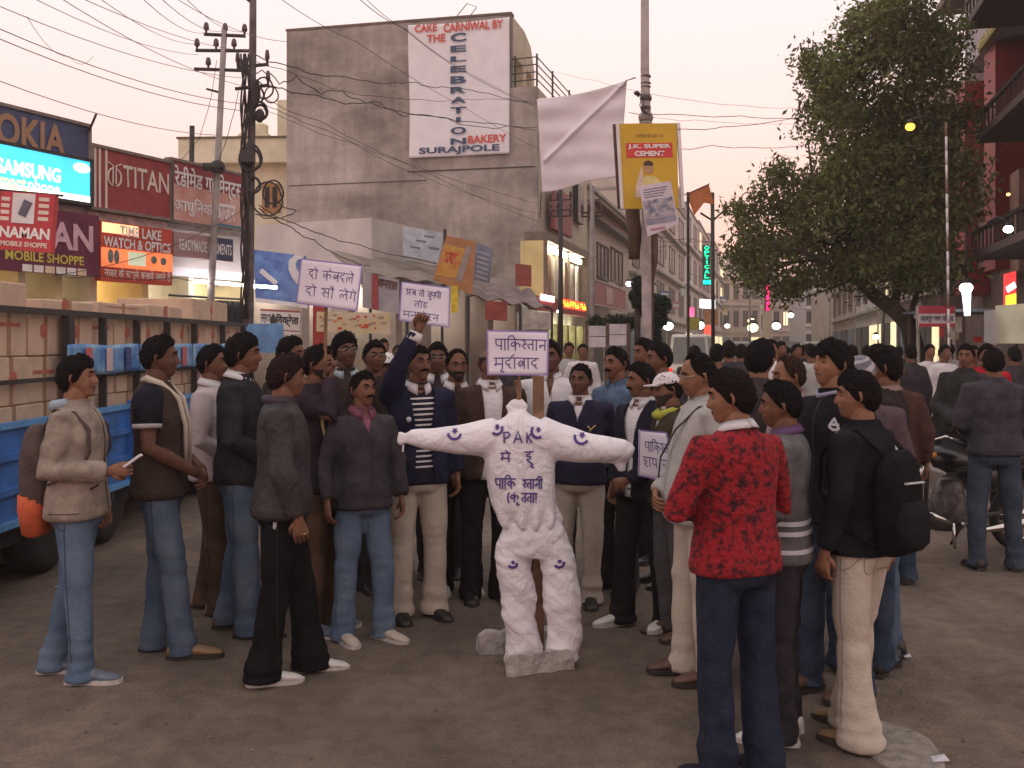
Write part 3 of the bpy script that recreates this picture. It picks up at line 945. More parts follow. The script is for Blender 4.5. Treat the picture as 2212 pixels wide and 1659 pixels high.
t, T, w, h = quad_board('red_box_sign', 'small square red board beside the lit upstairs showroom', [(1113, 569), (1148, 573), (1148, 619), (1113, 617)], [26] * 4, M('brick_red_board', (.34, .08, .06), .7, .15))
t, T, w, h = quad_board('red_cloth_sign', 'dull red cloth sign hanging above the central placard', [(1048, 650), (1096, 652), (1096, 694), (1048, 690)], [20.5] * 4, M('dull_red_cloth', (.30, .06, .05), .8, .2), .02)
t, T, w, h = quad_board('printed_panel_board', 'pale printed panel board under the drooping awning', [(1116, 675), (1190, 675), (1190, 712), (1116, 712)], [22] * 4, M('pale_print_board', (.50, .44, .40), .7, .3, 6))

# upstairs lit showroom and red fascia of the first street building
b = thing('lit_showroom', 'brightly lit glazed upstairs showroom at the street corner', 'building', SL.P(0, .5, 3))
S0, S1 = -1.4, SL.s(1268, .5)
zb, zu = SL.z(1150, 636, .5), SL.z(1150, 508, .5)
# framed glass box with an open room inside
mb = MB(SL.T); mb.box(S0, S1, -.05, .62, zu, zu + .25); mb.box(S0, S1, -.05, .62, zb - .25, zb); mb.build('slab', M('brown_slab', (.20, .15, .12), .8, .2), b)
mb = MB(SL.T); mb.box(S0, S1, -.16, -.06, zb, zu); mb.box(S0, S0 + .08, -.05, .5, zb, zu); mb.build('inner_wall', M('showroom_yellow', (.80, .66, .30), .7, .08, 2), b)
for k, a in enumerate(np.linspace(S0 + .5, S1 - .3, 8)):
    mb = MB(SL.T); mb.box(a, a + .35, .3, .36, zb + .05, zu - .3)
    mb.build('hanging_panel', (M('panel_white', (.78, .74, .66), .7, .1), M('panel_brown', (.22, .12, .09), .7, .2), M('panel_grey', (.40, .36, .33), .7, .1))[k % 3], b)
mb = MB(SL.T); mb.box(S0, S0 + .1, .5, .6, zb, zu); mb.build('pillar', M('brown_slab', (.2, .15, .12)), b)
mb = MB(SL.T); mb.box(S1 - .3, S1, -.05, .6, zb, zu); mb.build('pillar', M('brown_slab', (.2, .15, .12)), b)
for a in (.05, .22, .39, .62, .75):
    mb = MB(SL.T); x = S0 + (S1 - S0) * a; mb.box(x, x + (S1 - S0) * .1, .40, .5, zu - .22, zu - .08); mb.build('ceiling_lamp', M('showroom_lamp', (1, .93, .7), .5, 0, emit=22), b)
t, s0, s1, z0, z1, o = sign('led_fascia', 'long red fascia with a running amber letter display', SL, 1150, 1266, 636, 668, .75, M('dark_red_fascia', (.33, .04, .04), .6, .1), None)
r = random.Random(9)
mb = MB(SL.T)
sa, sb = SL.s(1213, .75), SL.s(1262, .75)
za, zc = SL.z(1213, 661, .75), SL.z(1213, 647, .75)
x = sa
while x < sb:
    k = r.choice((0, 1, 2, 3))
    if k != 3: mb.box(x, x + .08, .755, .765, za, zc)
    if k in (1, 3): mb.box(x + .08, x + .3, .755, .765, zc - .05, zc)
    if k in (0, 2): mb.box(x + .08, x + .3, .755, .765, za, za + .05)
    mb.box(x + .1, x + .26, .755, .765, (za + zc) / 2 - .03, (za + zc) / 2 + .02)
    x += .42
mb.build('led_letters', M('amber_led', (1, .28, .02), .5, 0, emit=3.5), t)
mb = MB(SL.T); mb.box(sa - .1, sb + .1, .751, .754, za - .05, zc + .05); mb.build('led_panel', M('led_red_glow', (.9, .05, .02), .5, 0, emit=.8), t)
mb = MB(SL.T); mb.box(SL.s(1167, .75), SL.s(1194, .75), .755, .8, SL.z(1180, 650, .75), SL.z(1180, 638, .75)); mb.build('lit_letters', M('lit_pink_white', (1, .62, .62), .5, 0, emit=5), t)
# lower shop of that building
b2 = thing('corner_shop', 'ground floor shop with olive pillars under the red fascia', 'building', SL.P(3, .4, 0))
mb = MB(SL.T); mb.box(S0, S1, -.05, .0, 0, z0 - .3); mb.build('back_wall', M('amber_shop_wall', (.55, .38, .12), .8, .3, 2), b2)
for a in (.0, .2, .42, .6, .8, .97):
    x = S0 + (S1 - S0) * a
    mb = MB(SL.T); mb.box(x, x + .3, .0, .6, 0, z0 - .31); mb.build('pillar', M('olive_pillar', (.25, .22, .10), .8, .2), b2)
mb = MB(SL.T); mb.box(S0 + .4, S1 - .4, .2, .3, z0 - .5, z0 - .42); mb.build('tube_lamp', M('shop_green_lamp', (.95, 1, .8), .5, 0, emit=16), b2)


# ------------------------------------------------------------------ street buildings
def window(fr, b, s0, s1, z0, z1, out, fm, pm=glass, bars=1):
    mb = MB(fr.T)
    w = .08
    mb.box(s0 - w, s1 + w, out - .02, out + .07, z1, z1 + w); mb.box(s0 - w, s1 + w, out - .02, out + .09, z0 - w, z0)
    mb.box(s0 - w, s0, out - .02, out + .06, z0, z1); mb.box(s1, s1 + w, out - .02, out + .06, z0, z1)
    for k in range(bars):
        x = s0 + (s1 - s0) * (k + 1) / (bars + 1)
        mb.box(x - .03, x + .03, out - .02, out + .05, z0, z1)
    o = mb.build('window', fm, b)
    mb = MB(fr.T); mb.box(s0, s1, out - .02, out + .02, z0, z1); mb.build('pane', pm, o)
    return o


def building(fr, label, s0, s1, h, depth, wm, floors=3, bays=3, out=0.0, ledge=True, fm=None, base=3.2, parapet=.6, litp=0.0, seed=0, name='street_building'):
    r = random.Random(seed)
    b = thing(name, label, 'building', fr.P((s0 + s1) / 2, out, 0))
    mb = MB(fr.T); mb.box(s0, s1, out - depth, out, 0, h); mb.build('wall', wm, b)
    mb = MB(fr.T); mb.box(s0 - .05, s1 + .05, out - depth, out + .12, h + .002, h + .12); mb.build('roof_edge', concrete, b)
    fh = (h - base) / max(1, floors)
    fm = fm or greyframe
    for k in range(floors):
        zf = base + fh * k
        if ledge:
            mb = MB(fr.T); mb.box(s0, s1, out + .002, out + .35, zf - .12, zf); mb.build('ledge', concrete, b)
        for j in range(bays):
            a = s0 + (s1 - s0) * (j + .22) / bays
            c_ = s0 + (s1 - s0) * (j + .72) / bays
            pm = M('lit_window', (1, .8, .5), .4, 0, emit=.9) if r.random() < litp else glass
            window(fr, b, a, c_, zf + fh * .22, zf + fh * .78, out, fm, pm)
    # shop opening band at street level; emissive flat panels stand for lit interiors
    for j in range(bays):
        a = s0 + (s1 - s0) * (j + .08) / bays
        c_ = s0 + (s1 - s0) * (j + .92) / bays
        mb = MB(fr.T); mb.box(a, c_, out + .002, out + .05, .1, base - .7)
        mb.build('shop_front', (M('shutter_dark', (.06, .05, .05), .7, .3), M('shop_glow', (1, .78, .45), .5, .25, 3, emit=.75), M('shutter_blue', (.08, .12, .18), .6, .2))[r.randrange(3)], b)
    return b


cor = M('orange_cornice', (.42, .22, .15), .8, .2, 3)
sq = [SL.s(x) for x in (1268, 1358, 1412, 1450, 1480, 1508, 1532, 1552, 1570, 1585)]
b = building(SL, 'pinkish two storey building with two tall barred windows and orange cornice', sq[0] + .05, sq[1], SL.z(1270, 405), 8, pinkplaster, 0, 3, seed=1)
window(SL, b, SL.s(1289), SL.s(1312), SL.z(1289, 596), SL.z(1289, 526), 0, M('dark_wood', (.07, .045, .035), .7, .2), glass, 2)
window(SL, b, SL.s(1319), SL.s(1343), SL.z(1319, 604), SL.z(1319, 536), 0, _mc['dark_wood'], glass, 2)
mb = MB(SL.T); mb.box(sq[0] + .1, sq[1], .002, .4, SL.z(1281, 480), SL.z(1281, 470)); mb.box(sq[0] + .1, sq[1], .002, .45, SL.z(1281, 445), SL.z(1281, 440)); mb.build('cornice', M('dark_cornice', (.13, .08, .07), .8, .2), b)
mb = MB(SL.T); mb.box(sq[0] + .1, sq[1], .001, .08, SL.z(1281, 470), SL.z(1281, 445)); mb.build('cornice_band', cor, b)
t, s0, s1, z0, z1, o = sign('rose_shop_sign', 'faded rose shop sign with a pale emblem below the barred windows', SL, 1281, 1350, 604, 655, .6, M('rose_board', (.36, .13, .14), .7, .15), M('cream_frame', (.45, .36, .33), .7))
mb = MB(SL.T); mb.tube([(s0 + (s1 - s0) * .35, .62, (z0 + z1) / 2), (s0 + (s1 - s0) * .55, .62, (z0 + z1) / 2)], [.35, .3], 10, flat=.05, up=(0, 1, 0)); mb.build('emblem', M('pale_rose', (.5, .32, .3), .7), t)
t, s0, s1, z0, z1, o = sign('red_vertical_board', 'tall dull red vertical board high on the corner building', SL, 1198, 1236, 400, 494, .3, M('dull_red_board', (.28, .07, .08), .7, .2), None)
mb = MB(SL.T); mb.box(SL.s(1243, .1), SL.s(1256, .1), .02, .2, SL.z(1243, 478, .1), SL.z(1243, 395, .1)); mb.build('window_strip', glass, label='narrow dark window strip beside the tall red board', cat='window')
building(SL, 'tall plain pinkish building behind the yellow cement board', sq[1] + .05, sq[2], SL.z(1370, 420), 9, beigeplaster, 3, 2, seed=2)
b = building(SL, 'beige building with a rounded dark gable top', sq[2] + .05, sq[4], SL.z(1420, 385), 9, beigeplaster, 3, 3, seed=3)
sm = (sq[2] + sq[4]) / 2
mb = MB(SL.T); zz = SL.z(1420, 385) + .13
mb.prism([(sq[2], zz)] + [(sm - (sm - sq[2]) * math.cos(q), zz + 1.6 * math.sin(q)) for q in np.linspace(.15, PI - .15, 10)] + [(sq[4], zz)], -8, .1)
mb.build('gable', M('grey_brown_gable', (.26, .21, .19), .9, .3, 1), b)
building(SL, 'narrow grey building beyond the rounded gable', sq[4] + .05, sq[5], SL.z(1490, 455), 9, dullwhite, 3, 2, seed=4)
building(SL, 'pale building beside the green neon sign', sq[5] + .05, sq[6], SL.z(1515, 490), 9, pinkplaster, 3, 3, seed=5, litp=.2)
building(SL, 'distant beige building right of the green neon', sq[6] + .05, sq[7], SL.z(1540, 520), 9, beigeplaster, 3, 3, seed=6, litp=.2)
building(SL, 'distant small building at the far end of the left side', sq[7] + .05, sq[9], SL.z(1560, 560), 9, dullwhite, 3, 3, seed=7, litp=.3)
# end of the street
for k, (x0, x1, yt, Y, mt, lb) in enumerate(((1560, 1640, 600, 150, pinkplaster, 'far pinkish block closing the street left of the pink neon'), (1598, 1680, 560, 190, dullwhite, 'far pale tall block closing the street'), (1668, 1745, 610, 130, beigeplaster, 'far beige block under the low branches'), (1740, 1800, 590, 95, white_p, 'white building seen under the tree crown'), (1800, 1880, 625, 80, beigeplaster, 'pale low building behind the bare branches'))):
    fr = Fr(tuple(W(x0, 0, Y).xy), (1, -.12))
    building(fr, lb, 0, (x1 - x0) / F * Y, fr.z(x0, yt), 10, mt, 3 if yt < 600 else 2, 4, seed=20 + k, litp=.15, name='far_building')
# ------------------------------------------------------------------ right side buildings
darkfac = M('dark_maroon_facade', (.13, .085, .085), .85, .3, 2, .1, 20)
redcol = M('red_painted_column', (.30, .022, .028), .6, .12, 2)
zr = lambda px, py, o=0: SR.z(px, py, o)
# nearest building, mostly outside the frame on the right
ra, rb = SR.s(2035), SR.s(2330)
b = thing('red_column_building', 'dark building with red columns and sloping balconies at the right edge', 'building', SR.P((ra + rb) / 2, 0, 0))
mb = MB(SR.T); mb.box(ra, rb + 3, -9, -.6, 0, 11.5); mb.build('wall', darkfac, b)
for k, (px0, px1) in enumerate(((2064, 2084), (2126, 2150))):
    a = SR.s(px0, 0)
    mb = MB(SR.T); mb.box(a, SR.s(px1, 0), -.59, .0, 2.9 + .4 * k, 8.2); mb.build('column', redcol, b)
a0, a1 = SR.s(2086, -.2), SR.s(2124, -.2)
mb = MB(SR.T); mb.box(a0, a1, -.59, -.3, zr(2105, 580, -.2), zr(2105, 470, -.2)); mb.build('glazing', M('mauve_glazing', (.22, .16, .18), .3, .2, 2), b)
mb = MB(SR.T); mb.box(a0, a1, -.59, -.25, zr(2105, 462, -.2), zr(2105, 360, -.2)); mb.build('panel', M('dark_brown_panel', (.10, .05, .05), .7, .2), b)
a0, a1 = SR.s(2152, -.2), SR.s(2192, -.2)
mb = MB(SR.T); mb.box(a0, a1, -.59, -.28, zr(2170, 590, -.2), zr(2170, 380, -.2)); mb.build('panel', M('peach_panel', (.50, .30, .24), .8, .2, 2), b)
for z_, th, out in ((3.35, .14, .8), (5.7, .14, .7), (8.0, .16, .9)):
    mb = MB(SR.T); mb.box(SR.s(2190, 0), rb + 3, -.58, out, z_, z_ + th); mb.build('balcony_slab', M('dark_slab', (.14, .10, .10), .8, .2), b)
    mb = MB(SR.T); mb.box(SR.s(2190, 0), rb + 3, out - .06, out, z_ + th + .35, z_ + th + .42); 
    for q in np.arange(SR.s(2190, 0), rb + 3, .35): mb.box(q, q + .04, out - .05, out - .01, z_ + th, z_ + th + .36)
    mb.build('railing', darkmetal, b)
for z_ in (.4, 4.1, 6.4):
    for q in range(3):
        window(SR, b, SR.s(2205) + q * 1.5, SR.s(2205) + q * 1.5 + .9, z_, z_ + 1.2, -.6, greyframe)
# white wall with yellow sign high at the right
t = thing('upper_white_wall', 'pale upper storey with a small yellow sign at the top right corner', 'building', SR.P(SR.s(2100, .1), .1, 7))
mb = MB(SR.T); mb.box(SR.s(2084, .1), SR.s(2190, .1), -.59, .1, 8.25, 13); mb.build('wall', M('lilac_white_wall', (.42, .38, .42), .85, .12, 2), t)
mb = MB(SR.T); mb.box(SR.s(2084, .1) - .9, SR.s(2190, .1), -.59, .6, zr(2075, 22, .1), zr(2075, 2, .1)); mb.build('roof_slab', M('dark_slab', (.06, .045, .05)), t)
a0, a1 = SR.s(2112, .2), SR.s(2168, .2)
mb = MB(SR.T); mb.box(a0, a1, .105, .2, zr(2140, 76, .2), zr(2140, 53, .2)); sg = mb.build('sign_panel', M('olive_yellow_panel', (.26, .22, .04), .7, .3, 9), t)
text('Nay', SR.TT, a0 + .1, a1 - .15, zr(2140, 73, .2), zr(2140, 58, .2), M('dull_yellow', (.50, .42, .10), .6), t, .215, .02)
# buildings further down on the right, mostly behind the tree
for k, (x1, x0, h, mt, lb) in enumerate(((2030, 1990, 8.5, darkfac, 'dark building behind the tree trunk on the right'), (1985, 1945, 10, pinkplaster, 'pinkish building seen through the leaning tree on the right'), (1940, 1900, 9, beigeplaster, 'beige building behind the lower crown on the right'), (1896, 1850, 11, dullwhite, 'far pale building on the right side of the street'))):
    building(SR, lb, SR.s(x0), SR.s(x1), h, 8, mt, 3, 3, seed=50 + k, litp=.25)
building(SR, 'far dark building low under the tree at the right', SR.s(1800), SR.s(1846), 9, 8, pinkplaster, 3, 4, seed=61, litp=.3)

# lit yellow and red shop sign, lamp glow, stalls, banner gate
t, T, w, h = quad_board('lit_snack_sign', 'small backlit red and yellow upright sign at the right edge', [(2172, 592), (2195, 586), (2195, 668), (2172, 662)], [15.5] * 4, M('lit_red', (.85, .05, .05), .5, .3, 8, emit=.9))
rect(T, t, 0, w, 0, h * .33, M('lit_yellow', (1, .75, .05), .5, .1, 4, emit=1.0))
mb = MB(T); mb.tube([(w * .1, h * .5, .01), (w * .9, h * .6, .01)], .05, 6, flat=.1, up=(0, 0, 1)); mb.build('print_mark', lit_white, t)
t, T, w, h = quad_board('hindi_banner', 'white banner with red borders and dark Hindi lettering beside the tree trunk', [(1984, 661), (2062, 661), (2064, 706), (1985, 706)], [17.5] * 4, M('white_banner', (.68, .60, .62), .7, .1), .03, 'banner')
rect(T, t, 0, w, h * .64, h, M('red_border', (.5, .05, .08), .6, .1)); rect(T, t, 0, w, 0, h * .16, _mc['red_border'])
text('उदयपुर नगर पिरषद', T, w * .04, w * .96, h * .2, h * .6, M('slate_letters', (.12, .12, .18), .6), t, .01, .04)
mb = MB(T); mb.tube([(.0, h, -.05), (0, -1.75, -.05)], .03, 6); mb.tube([(w, h, -.05), (w, -1.75, -.05)], .03, 6); mb.build('post', concrete, t)
for k in range(2):
    c4 = ([(2126, 672), (2150, 668), (2150, 745), (2126, 738)], [(2150, 660), (2225, 655), (2225, 742), (2150, 742)])[k]
    quad_board('tarpaulin', ('narrow grey tarpaulin screen left of the cream tarpaulin', 'large cream tarpaulin screen at the right edge above the crowd')[k], c4, [13.6, 13.4, 13.4, 13.6], (M('grey_tarp', (.40, .38, .38), .8, .15, 3), M('cream_tarp', (.60, .62, .46), .8, .15, 3))[k], .02, 'tarpaulin')
t = thing('street_stall', 'low dark stall with cluttered goods under the white lamp', 'stall', (8.6, 19, 0))
mb = MB(); mb.box(7.9, 9.8, 18.4, 20, 0, .9); mb.build('counter', M('stall_wood', (.16, .10, .07), .8, .3), t)
mb = MB(); mb.box(7.7, 10, 18.3, 20.2, 2.25, 2.3); mb.build('canopy', M('blue_grey_canopy', (.20, .22, .27), .8, .2), t)
for p in ((7.8, 18.4), (9.9, 18.4), (7.8, 20.1), (9.9, 20.1)):
    mb = MB(); mb.tube([(p[0], p[1], 0), (p[0], p[1], 2.25)], .035, 6); mb.build('post', rust, t)
r = random.Random(5)
for k in range(26):
    mb = MB(); x, y = r.uniform(7.95, 9.6), r.uniform(18.45, 19.2); z = .9 if k < 16 else 1.7 + r.uniform(0, .3)
    mb.box(x, x + .12, y, y + .12, z, z + r.uniform(.1, .3)); mb.build('goods_packet', [_mc['goods_red'], _mc['goods_pale'], _mc['goods_orange'], _mc['goods_green']][k % 4], t)


def glow_lamp(label, px, py, Y, r_, col, st, arm=None, group=None, cap=True):
    """a lamp: housing, glowing bulb and the arm or rod that carries it"""
    p = W(px, py, Y)
    t = thing('lamp', label, 'lamp', p, group)
    mb = MB(); mb.ell(p, (r_, r_, r_ * .8)); 
    mb.build('bulb', M('bulb_%d_%d_%d' % tuple(int(c * 99) for c in col) + str(st), col, .5, 0, emit=st), t, True)
    if cap:
        mb = MB(); mb.tube([p + Vector((0, .0, r_ * .7)), p + Vector((0, 0, r_ * 1.6))], [r_ * 1.1, r_ * .4], 10); mb.build('housing', darkmetal, t, True)
    if arm:
        mb = MB(); mb.tube([p + Vector((0, 0, r_ * 1.5)), p + Vector(arm) * .5 + Vector((0, 0, r_ * 2)), p + Vector(arm)], .02, 6); mb.build('arm', darkmetal, t, True)
    return t


glow_lamp('amber street lamp glowing in front of the tree crown', 1966, 274, 16.5, .075, (1, .42, .03), 5, (.58, .3, .1))
glow_lamp('big white glowing lamp above the stall at right', 2087, 622, 18, .11, (.92, 1, .96), 14, (0, 0, 1.0))
mb = MB(); p = W(2090, 655, 18); mb.tube([p + Vector((.02, .05, -.22)), p + Vector((0, .05, .25))], [.05, .08], 10); mb.build('lamp_glow', M('white_lamp_glow', (1, 1, 1), .5, 0, emit=1.6), None, True, label='white glow fading down under the big white lamp, shaped as a tube', cat='lamp')  # the lamp's soft glow, built as an added emissive shape
glow_lamp('white floodlight on an arm near the red column', 2178, 495, 15.5, .07, (.9, 1, 1), 12, (-.22, .2, .12))
for k, (px, py, Y, r_, c_, st, lb) in enumerate((
        (1443, 704, 60, .30, (.9, 1, 1), 10, 'white shop lamp left of the white van'), (1511, 703, 55, .26, (1, 1, .92), 11, 'white shop lamp right of the white van roof'),
        (1626, 708, 70, .36, (1, .82, .45), 12, 'large warm lamp glowing down the street'), (1623, 693, 72, .24, (1, .6, .25), 9, 'small orange lamp just above the large warm one'),
        (1677, 704, 60, .25, (1, 1, 1), 8, 'white lamp right of the pink neon'), (1708, 681, 65, .2, (.9, 1, .9), 6, 'greenish white shop lamp under the tree'),
        (1359, 613, 45, .14, (1, 1, .95), 9, 'small white lamp above the trimmed shrub'), (1892, 728, 40, .12, (.9, 1, .9), 9, 'small white lamp low behind the tree trunk'),
        (1571, 704, 80, .2, (1, .95, .9), 8, 'tiny white lamp beside the orange board far off'), (1206, 673, 27, .05, (1, .9, .7), 8, 'small bulb under the red fascia'),
        (2178, 420, 17, .03, (1, .5, .1), 6, 'tiny orange light on the red column building'))):
    glow_lamp(lb, px, py, Y, r_, c_, st, None, None, True)
quad_board('lit_shop_sign', 'small glowing white shop sign beyond the green neon', [(1512, 646), (1545, 648), (1545, 667), (1512, 665)], [60] * 4, M('lit_cool_white', (.9, 1, 1), .5, .1, 1, emit=2.2))
quad_board('lit_pink_sign', 'small glowing pink sign left of the far white sign', [(1487, 664), (1500, 664), (1500, 684), (1487, 684)], [58] * 4, M('lit_pink', (1, .1, .25), .5, .3, 2, emit=1.4))
quad_board('yellow_green_board', 'dull yellow board below the pink lit sign', [(1482, 686), (1512, 686), (1512, 712), (1482, 712)], [50] * 4, M('ochre_board', (.42, .34, .05), .7, .2))
quad_board('orange_board', 'square orange board below the glowing white sign', [(1521, 669), (1552, 669), (1552, 701), (1521, 701)], [46] * 4, M('dull_orange_board', (.55, .25, .12), .7, .2))
quad_board('red_lit_board', 'red lit board beside the white lamp far down the street', [(1521, 702), (1540, 702), (1540, 728), (1521, 728)], [50] * 4, M('lit_dull_red', (.9, .12, .08), .6, .2, emit=.7))
quad_board('white_hoarding', 'blank white hoarding seen through the branches', [(1792 - 145, 535), (1820 - 145, 535), (1820 - 145, 590), (1792 - 145, 594)], [90] * 4, M('white_hoarding_paint', (.68, .56, .55), .7, .1))
quad_board('blank_hoarding', 'blank pale hoarding beside the far street pole', [(1568, 541), (1608, 546), (1606, 589), (1570, 594)], [70] * 4, _mc['white_hoarding_paint'])

# small boards along the far street
cols_ = {'red': (.45, .05, .05), 'blue': (.06, .12, .35), 'white': (.65, .6, .6), 'yellow': (.6, .42, .05), 'green': (.05, .25, .12), 'rose': (.5, .2, .22)}
for px, y0, y1, c_, w_, lb in ((1362, 640, 662, 'white', 22, 'white shop board left of the clipped shrub behind the central pole'), (1392, 668, 690, 'red', 20, 'red shop board low behind the bulky shrub'), (1425, 628, 640, 'blue', 22, 'blue strip board above the shops behind the bulky shrub'),
        (1452, 650, 668, 'rose', 16, 'rose board between the bulky shrub and the pink lit sign'), (1470, 622, 640, 'white', 14, 'white board above the pink lit sign'), (1556, 640, 654, 'blue', 14, 'blue board right of the glowing white sign'),
        (1560, 668, 682, 'yellow', 12, 'yellow board right of the square orange board'), (1432, 690, 702, 'green', 18, 'green board beside the white shop lamp')):
    a_ = SL.s(px, .6); Y_ = SL.P(a_, .6, 0).y
    t_, T_, ww, hh_ = quad_board('shop_board', lb, [(px, y0), (px + w_, y0 + 2), (px + w_, y1 - 1), (px, y1)], [Y_] * 4, M('board_' + c_, cols_[c_], .7, .2, 6), group='shop boards along the far street') if False else quad_board('shop_board', lb, [(px, y0), (px + w_, y0 + 2), (px + w_, y1 - 1), (px, y1)], [Y_] * 4, M('board_' + c_, cols_[c_], .7, .2, 6))
    rect(T_, t_, ww * .12, ww * .88, hh_ * .3, hh_ * .7, M('board_print', (.7, .66, .6), .7, .4, 30), .01, 'printed_strip')

# neon letters
t = thing('green_neon_sign', 'vertical green neon sign with glowing letters and a lit box below', 'neon sign', W(1527, 614, 44))
green = M('green_neon', (.0, 1, .38), .5, 0, emit=2.6)
H = Matrix(((1, 0, 0, 0), (0, 0, -1, 0), (0, 1, 0, 0), (0, 0, 0, 1)))
Tn = Matrix.Translation(W(1527, 614, 44)) @ H
u = 44 / F
mb = MB(Tn); mb.box(-7 * u, 8 * u, -2 * u, 84 * u, -.3, -.05); mb.build('back_panel', M('dark_green_panel', (.02, .06, .05), .7), t)
for k, ch in enumerate('OPTICAL'):
    y = 84 - 10.3 * k
    text(ch, Tn, (-5 if ch != 'I' else -1) * u, (5 if ch != 'I' else 1) * u, (y - 9) * u, (y - 1.5) * u, green, t, 0, .012)
mb = MB(Tn); mb.box(-8 * u, 9 * u, 0, 9 * u, -.02, .04); mb.build('lit_box', M('green_lit_box', (.0, .9, .55), .5, .4, 2, emit=1.6), t)
t = thing('pink_neon_sign', 'vertical pink neon sign at the edge of the tree', 'neon sign', W(1659, 640, 48))
Tn = Matrix.Translation(W(1659, 672, 48)) @ H
u = 48 / F
mb = MB(Tn); mb.box(-5 * u, 5 * u, 0, 58 * u, -.25, -.05); mb.build('back_panel', M('dark_pink_panel', (.25, .02, .06), .7), t)
for k in range(7):
    mb = MB(Tn); y = 2 + 8 * k
    mb.tube([(-3 * u, y * u, 0), (3 * u, (y + 1) * u, 0), (-2 * u, (y + 3) * u, 0), (3 * u, (y + 5.5) * u, 0), (-3 * u, (y + 6) * u, 0)], .022, 5); mb.build('neon_tube', M('pink_neon', (1, .02, .18), .5, 0, emit=4), t)

# ------------------------------------------------------------------ poles
grey_pole = M('weathered_pole', (.30, .26, .25), .85, .25, 4, .2, 30)
dark_pole = M('dark_cable_pole', (.11, .09, .09), .85, .4, 5, .3, 20)
insul = M('porcelain_insulator', (.08, .05, .05), .3, .2)


def cross_arm(t, a, b_, r=.03, pins=(.05, .5, .95), ins=.05):
    a, b_ = Vector(a), Vector(b_)
    mb = MB(); mb.tube([a, b_], r, 6); mb.build('cross_arm', darkmetal, t)
    for q in pins:
        p = a.lerp(b_, q)
        mb = MB(); mb.tube([p, p + Vector((0, 0, .06)), p + Vector((0, 0, .09)), p + Vector((0, 0, .17)), p + Vector((0, 0, .2))], [.015, .02, ins, ins * .8, .02], 8); mb.build('insulator', insul, t, True)


YA, YB = 17.0, 14.2
t = thing('utility_pole', 'slim leaning concrete utility pole with three cross arms behind the dark pole', 'utility pole', (W(453, 700, YA).x, YA, 0))
mb = MB(); mb.tube([(W(453, 900, YA).x, YA, 0), W(455, 650, YA), W(485, 62, YA)], [.066, .06, .046], 10); mb.build('shaft', grey_pole, t, True)
cross_arm(t, W(441, 74, YA), W(530, 78, YA), pins=(.05, .51, .98))
cross_arm(t, W(423, 109, YA), W(548, 110, YA), pins=(.02, .35, .66))
cross_arm(t, W(420, 149, YA), W(545, 153, YA), pins=(.24, .8))
cross_arm(t, W(446, 192, YA), W(472, 199, YA), .02, pins=())
mb = MB(); mb.ell(W(470, 385 - 24, YA), (.13, .12, .12)); mb.box(W(446, 0, YA).x, W(490, 0, YA).x, YA - .2, YA - .08, W(0, 372, YA).z, W(0, 356, YA).z); mb.build('junction_box', darkmetal, t, True)
t = thing('utility_pole', 'thick dark utility pole wrapped in cables and coils at left', 'utility pole', (W(538, 700, YB).x, YB, 0))
mb = MB(); mb.tube([(W(537, 900, YB).x, YB, 0), W(538, 690, YB), W(546, 100, YB), W(547, -60, YB)], [.062, .058, .05, .045], 10); mb.build('shaft', dark_pole, t, True)
mb = MB(); mb.tube([W(548, 6, YB), W(530, -8, YB)], .04, 6); mb.build('top_bracket', darkmetal, t)
cross_arm(t, W(512, 145, YB), W(580, 139, YB), .025, pins=(.02, .96), ins=.035)
cross_arm(t, W(508, 192, YB), W(582, 184, YB), .025, pins=(.96,), ins=.035)
r = random.Random(4)
for k, (px, py, rr, th) in enumerate(((555, 205, 15, .014), (560, 240, 17, .02), (562, 243, 14, .018), (541, 340, 24, .018), (543, 345, 20, .02), (578, 430, 32, .012), (590, 415, 22, .012), (570, 190, 20, .012), (586, 205, 15, .01), (548, 400, 14, .02))):
    pts = [W(px + rr * math.cos(q) * (1 + .06 * math.sin(3 * q)), py + rr * 1.15 * math.sin(q), YB - .12 + .06 * math.sin(q + k)) for q in np.linspace(0, 2 * PI, 22)]
    mb = MB(); mb.tube(pts, th, 6); mb.build('cable_coil', wire_m, t, True)
for k, q in enumerate(((561, 250, 30), (540, 330, 60), (552, 200, 60))):
    mb = MB(); mb.ell(W(q[0], q[1], YB - .13), (.07, .06, q[2] / F * YB * .5), nu=8); mb.build('cable_bundle', wire_m, t, True)
for k in range(6):
    o_ = r.uniform(-.09, .09)
    mb = MB(); mb.tube([(W(540, py, YB) + Vector((o_ + .03 * math.sin(py * .03 + k), -.09, 0))) for py in np.linspace(120, 690, 16)], .014, 5); mb.build('down_cable', wire_m, t, True)
mb = MB(); mb.box(W(528, 0, YB).x, W(556, 0, YB).x, YB - .25, YB - .1, W(0, 356, YB).z, W(0, 330, YB).z); mb.build('junction_box', darkmetal, t)

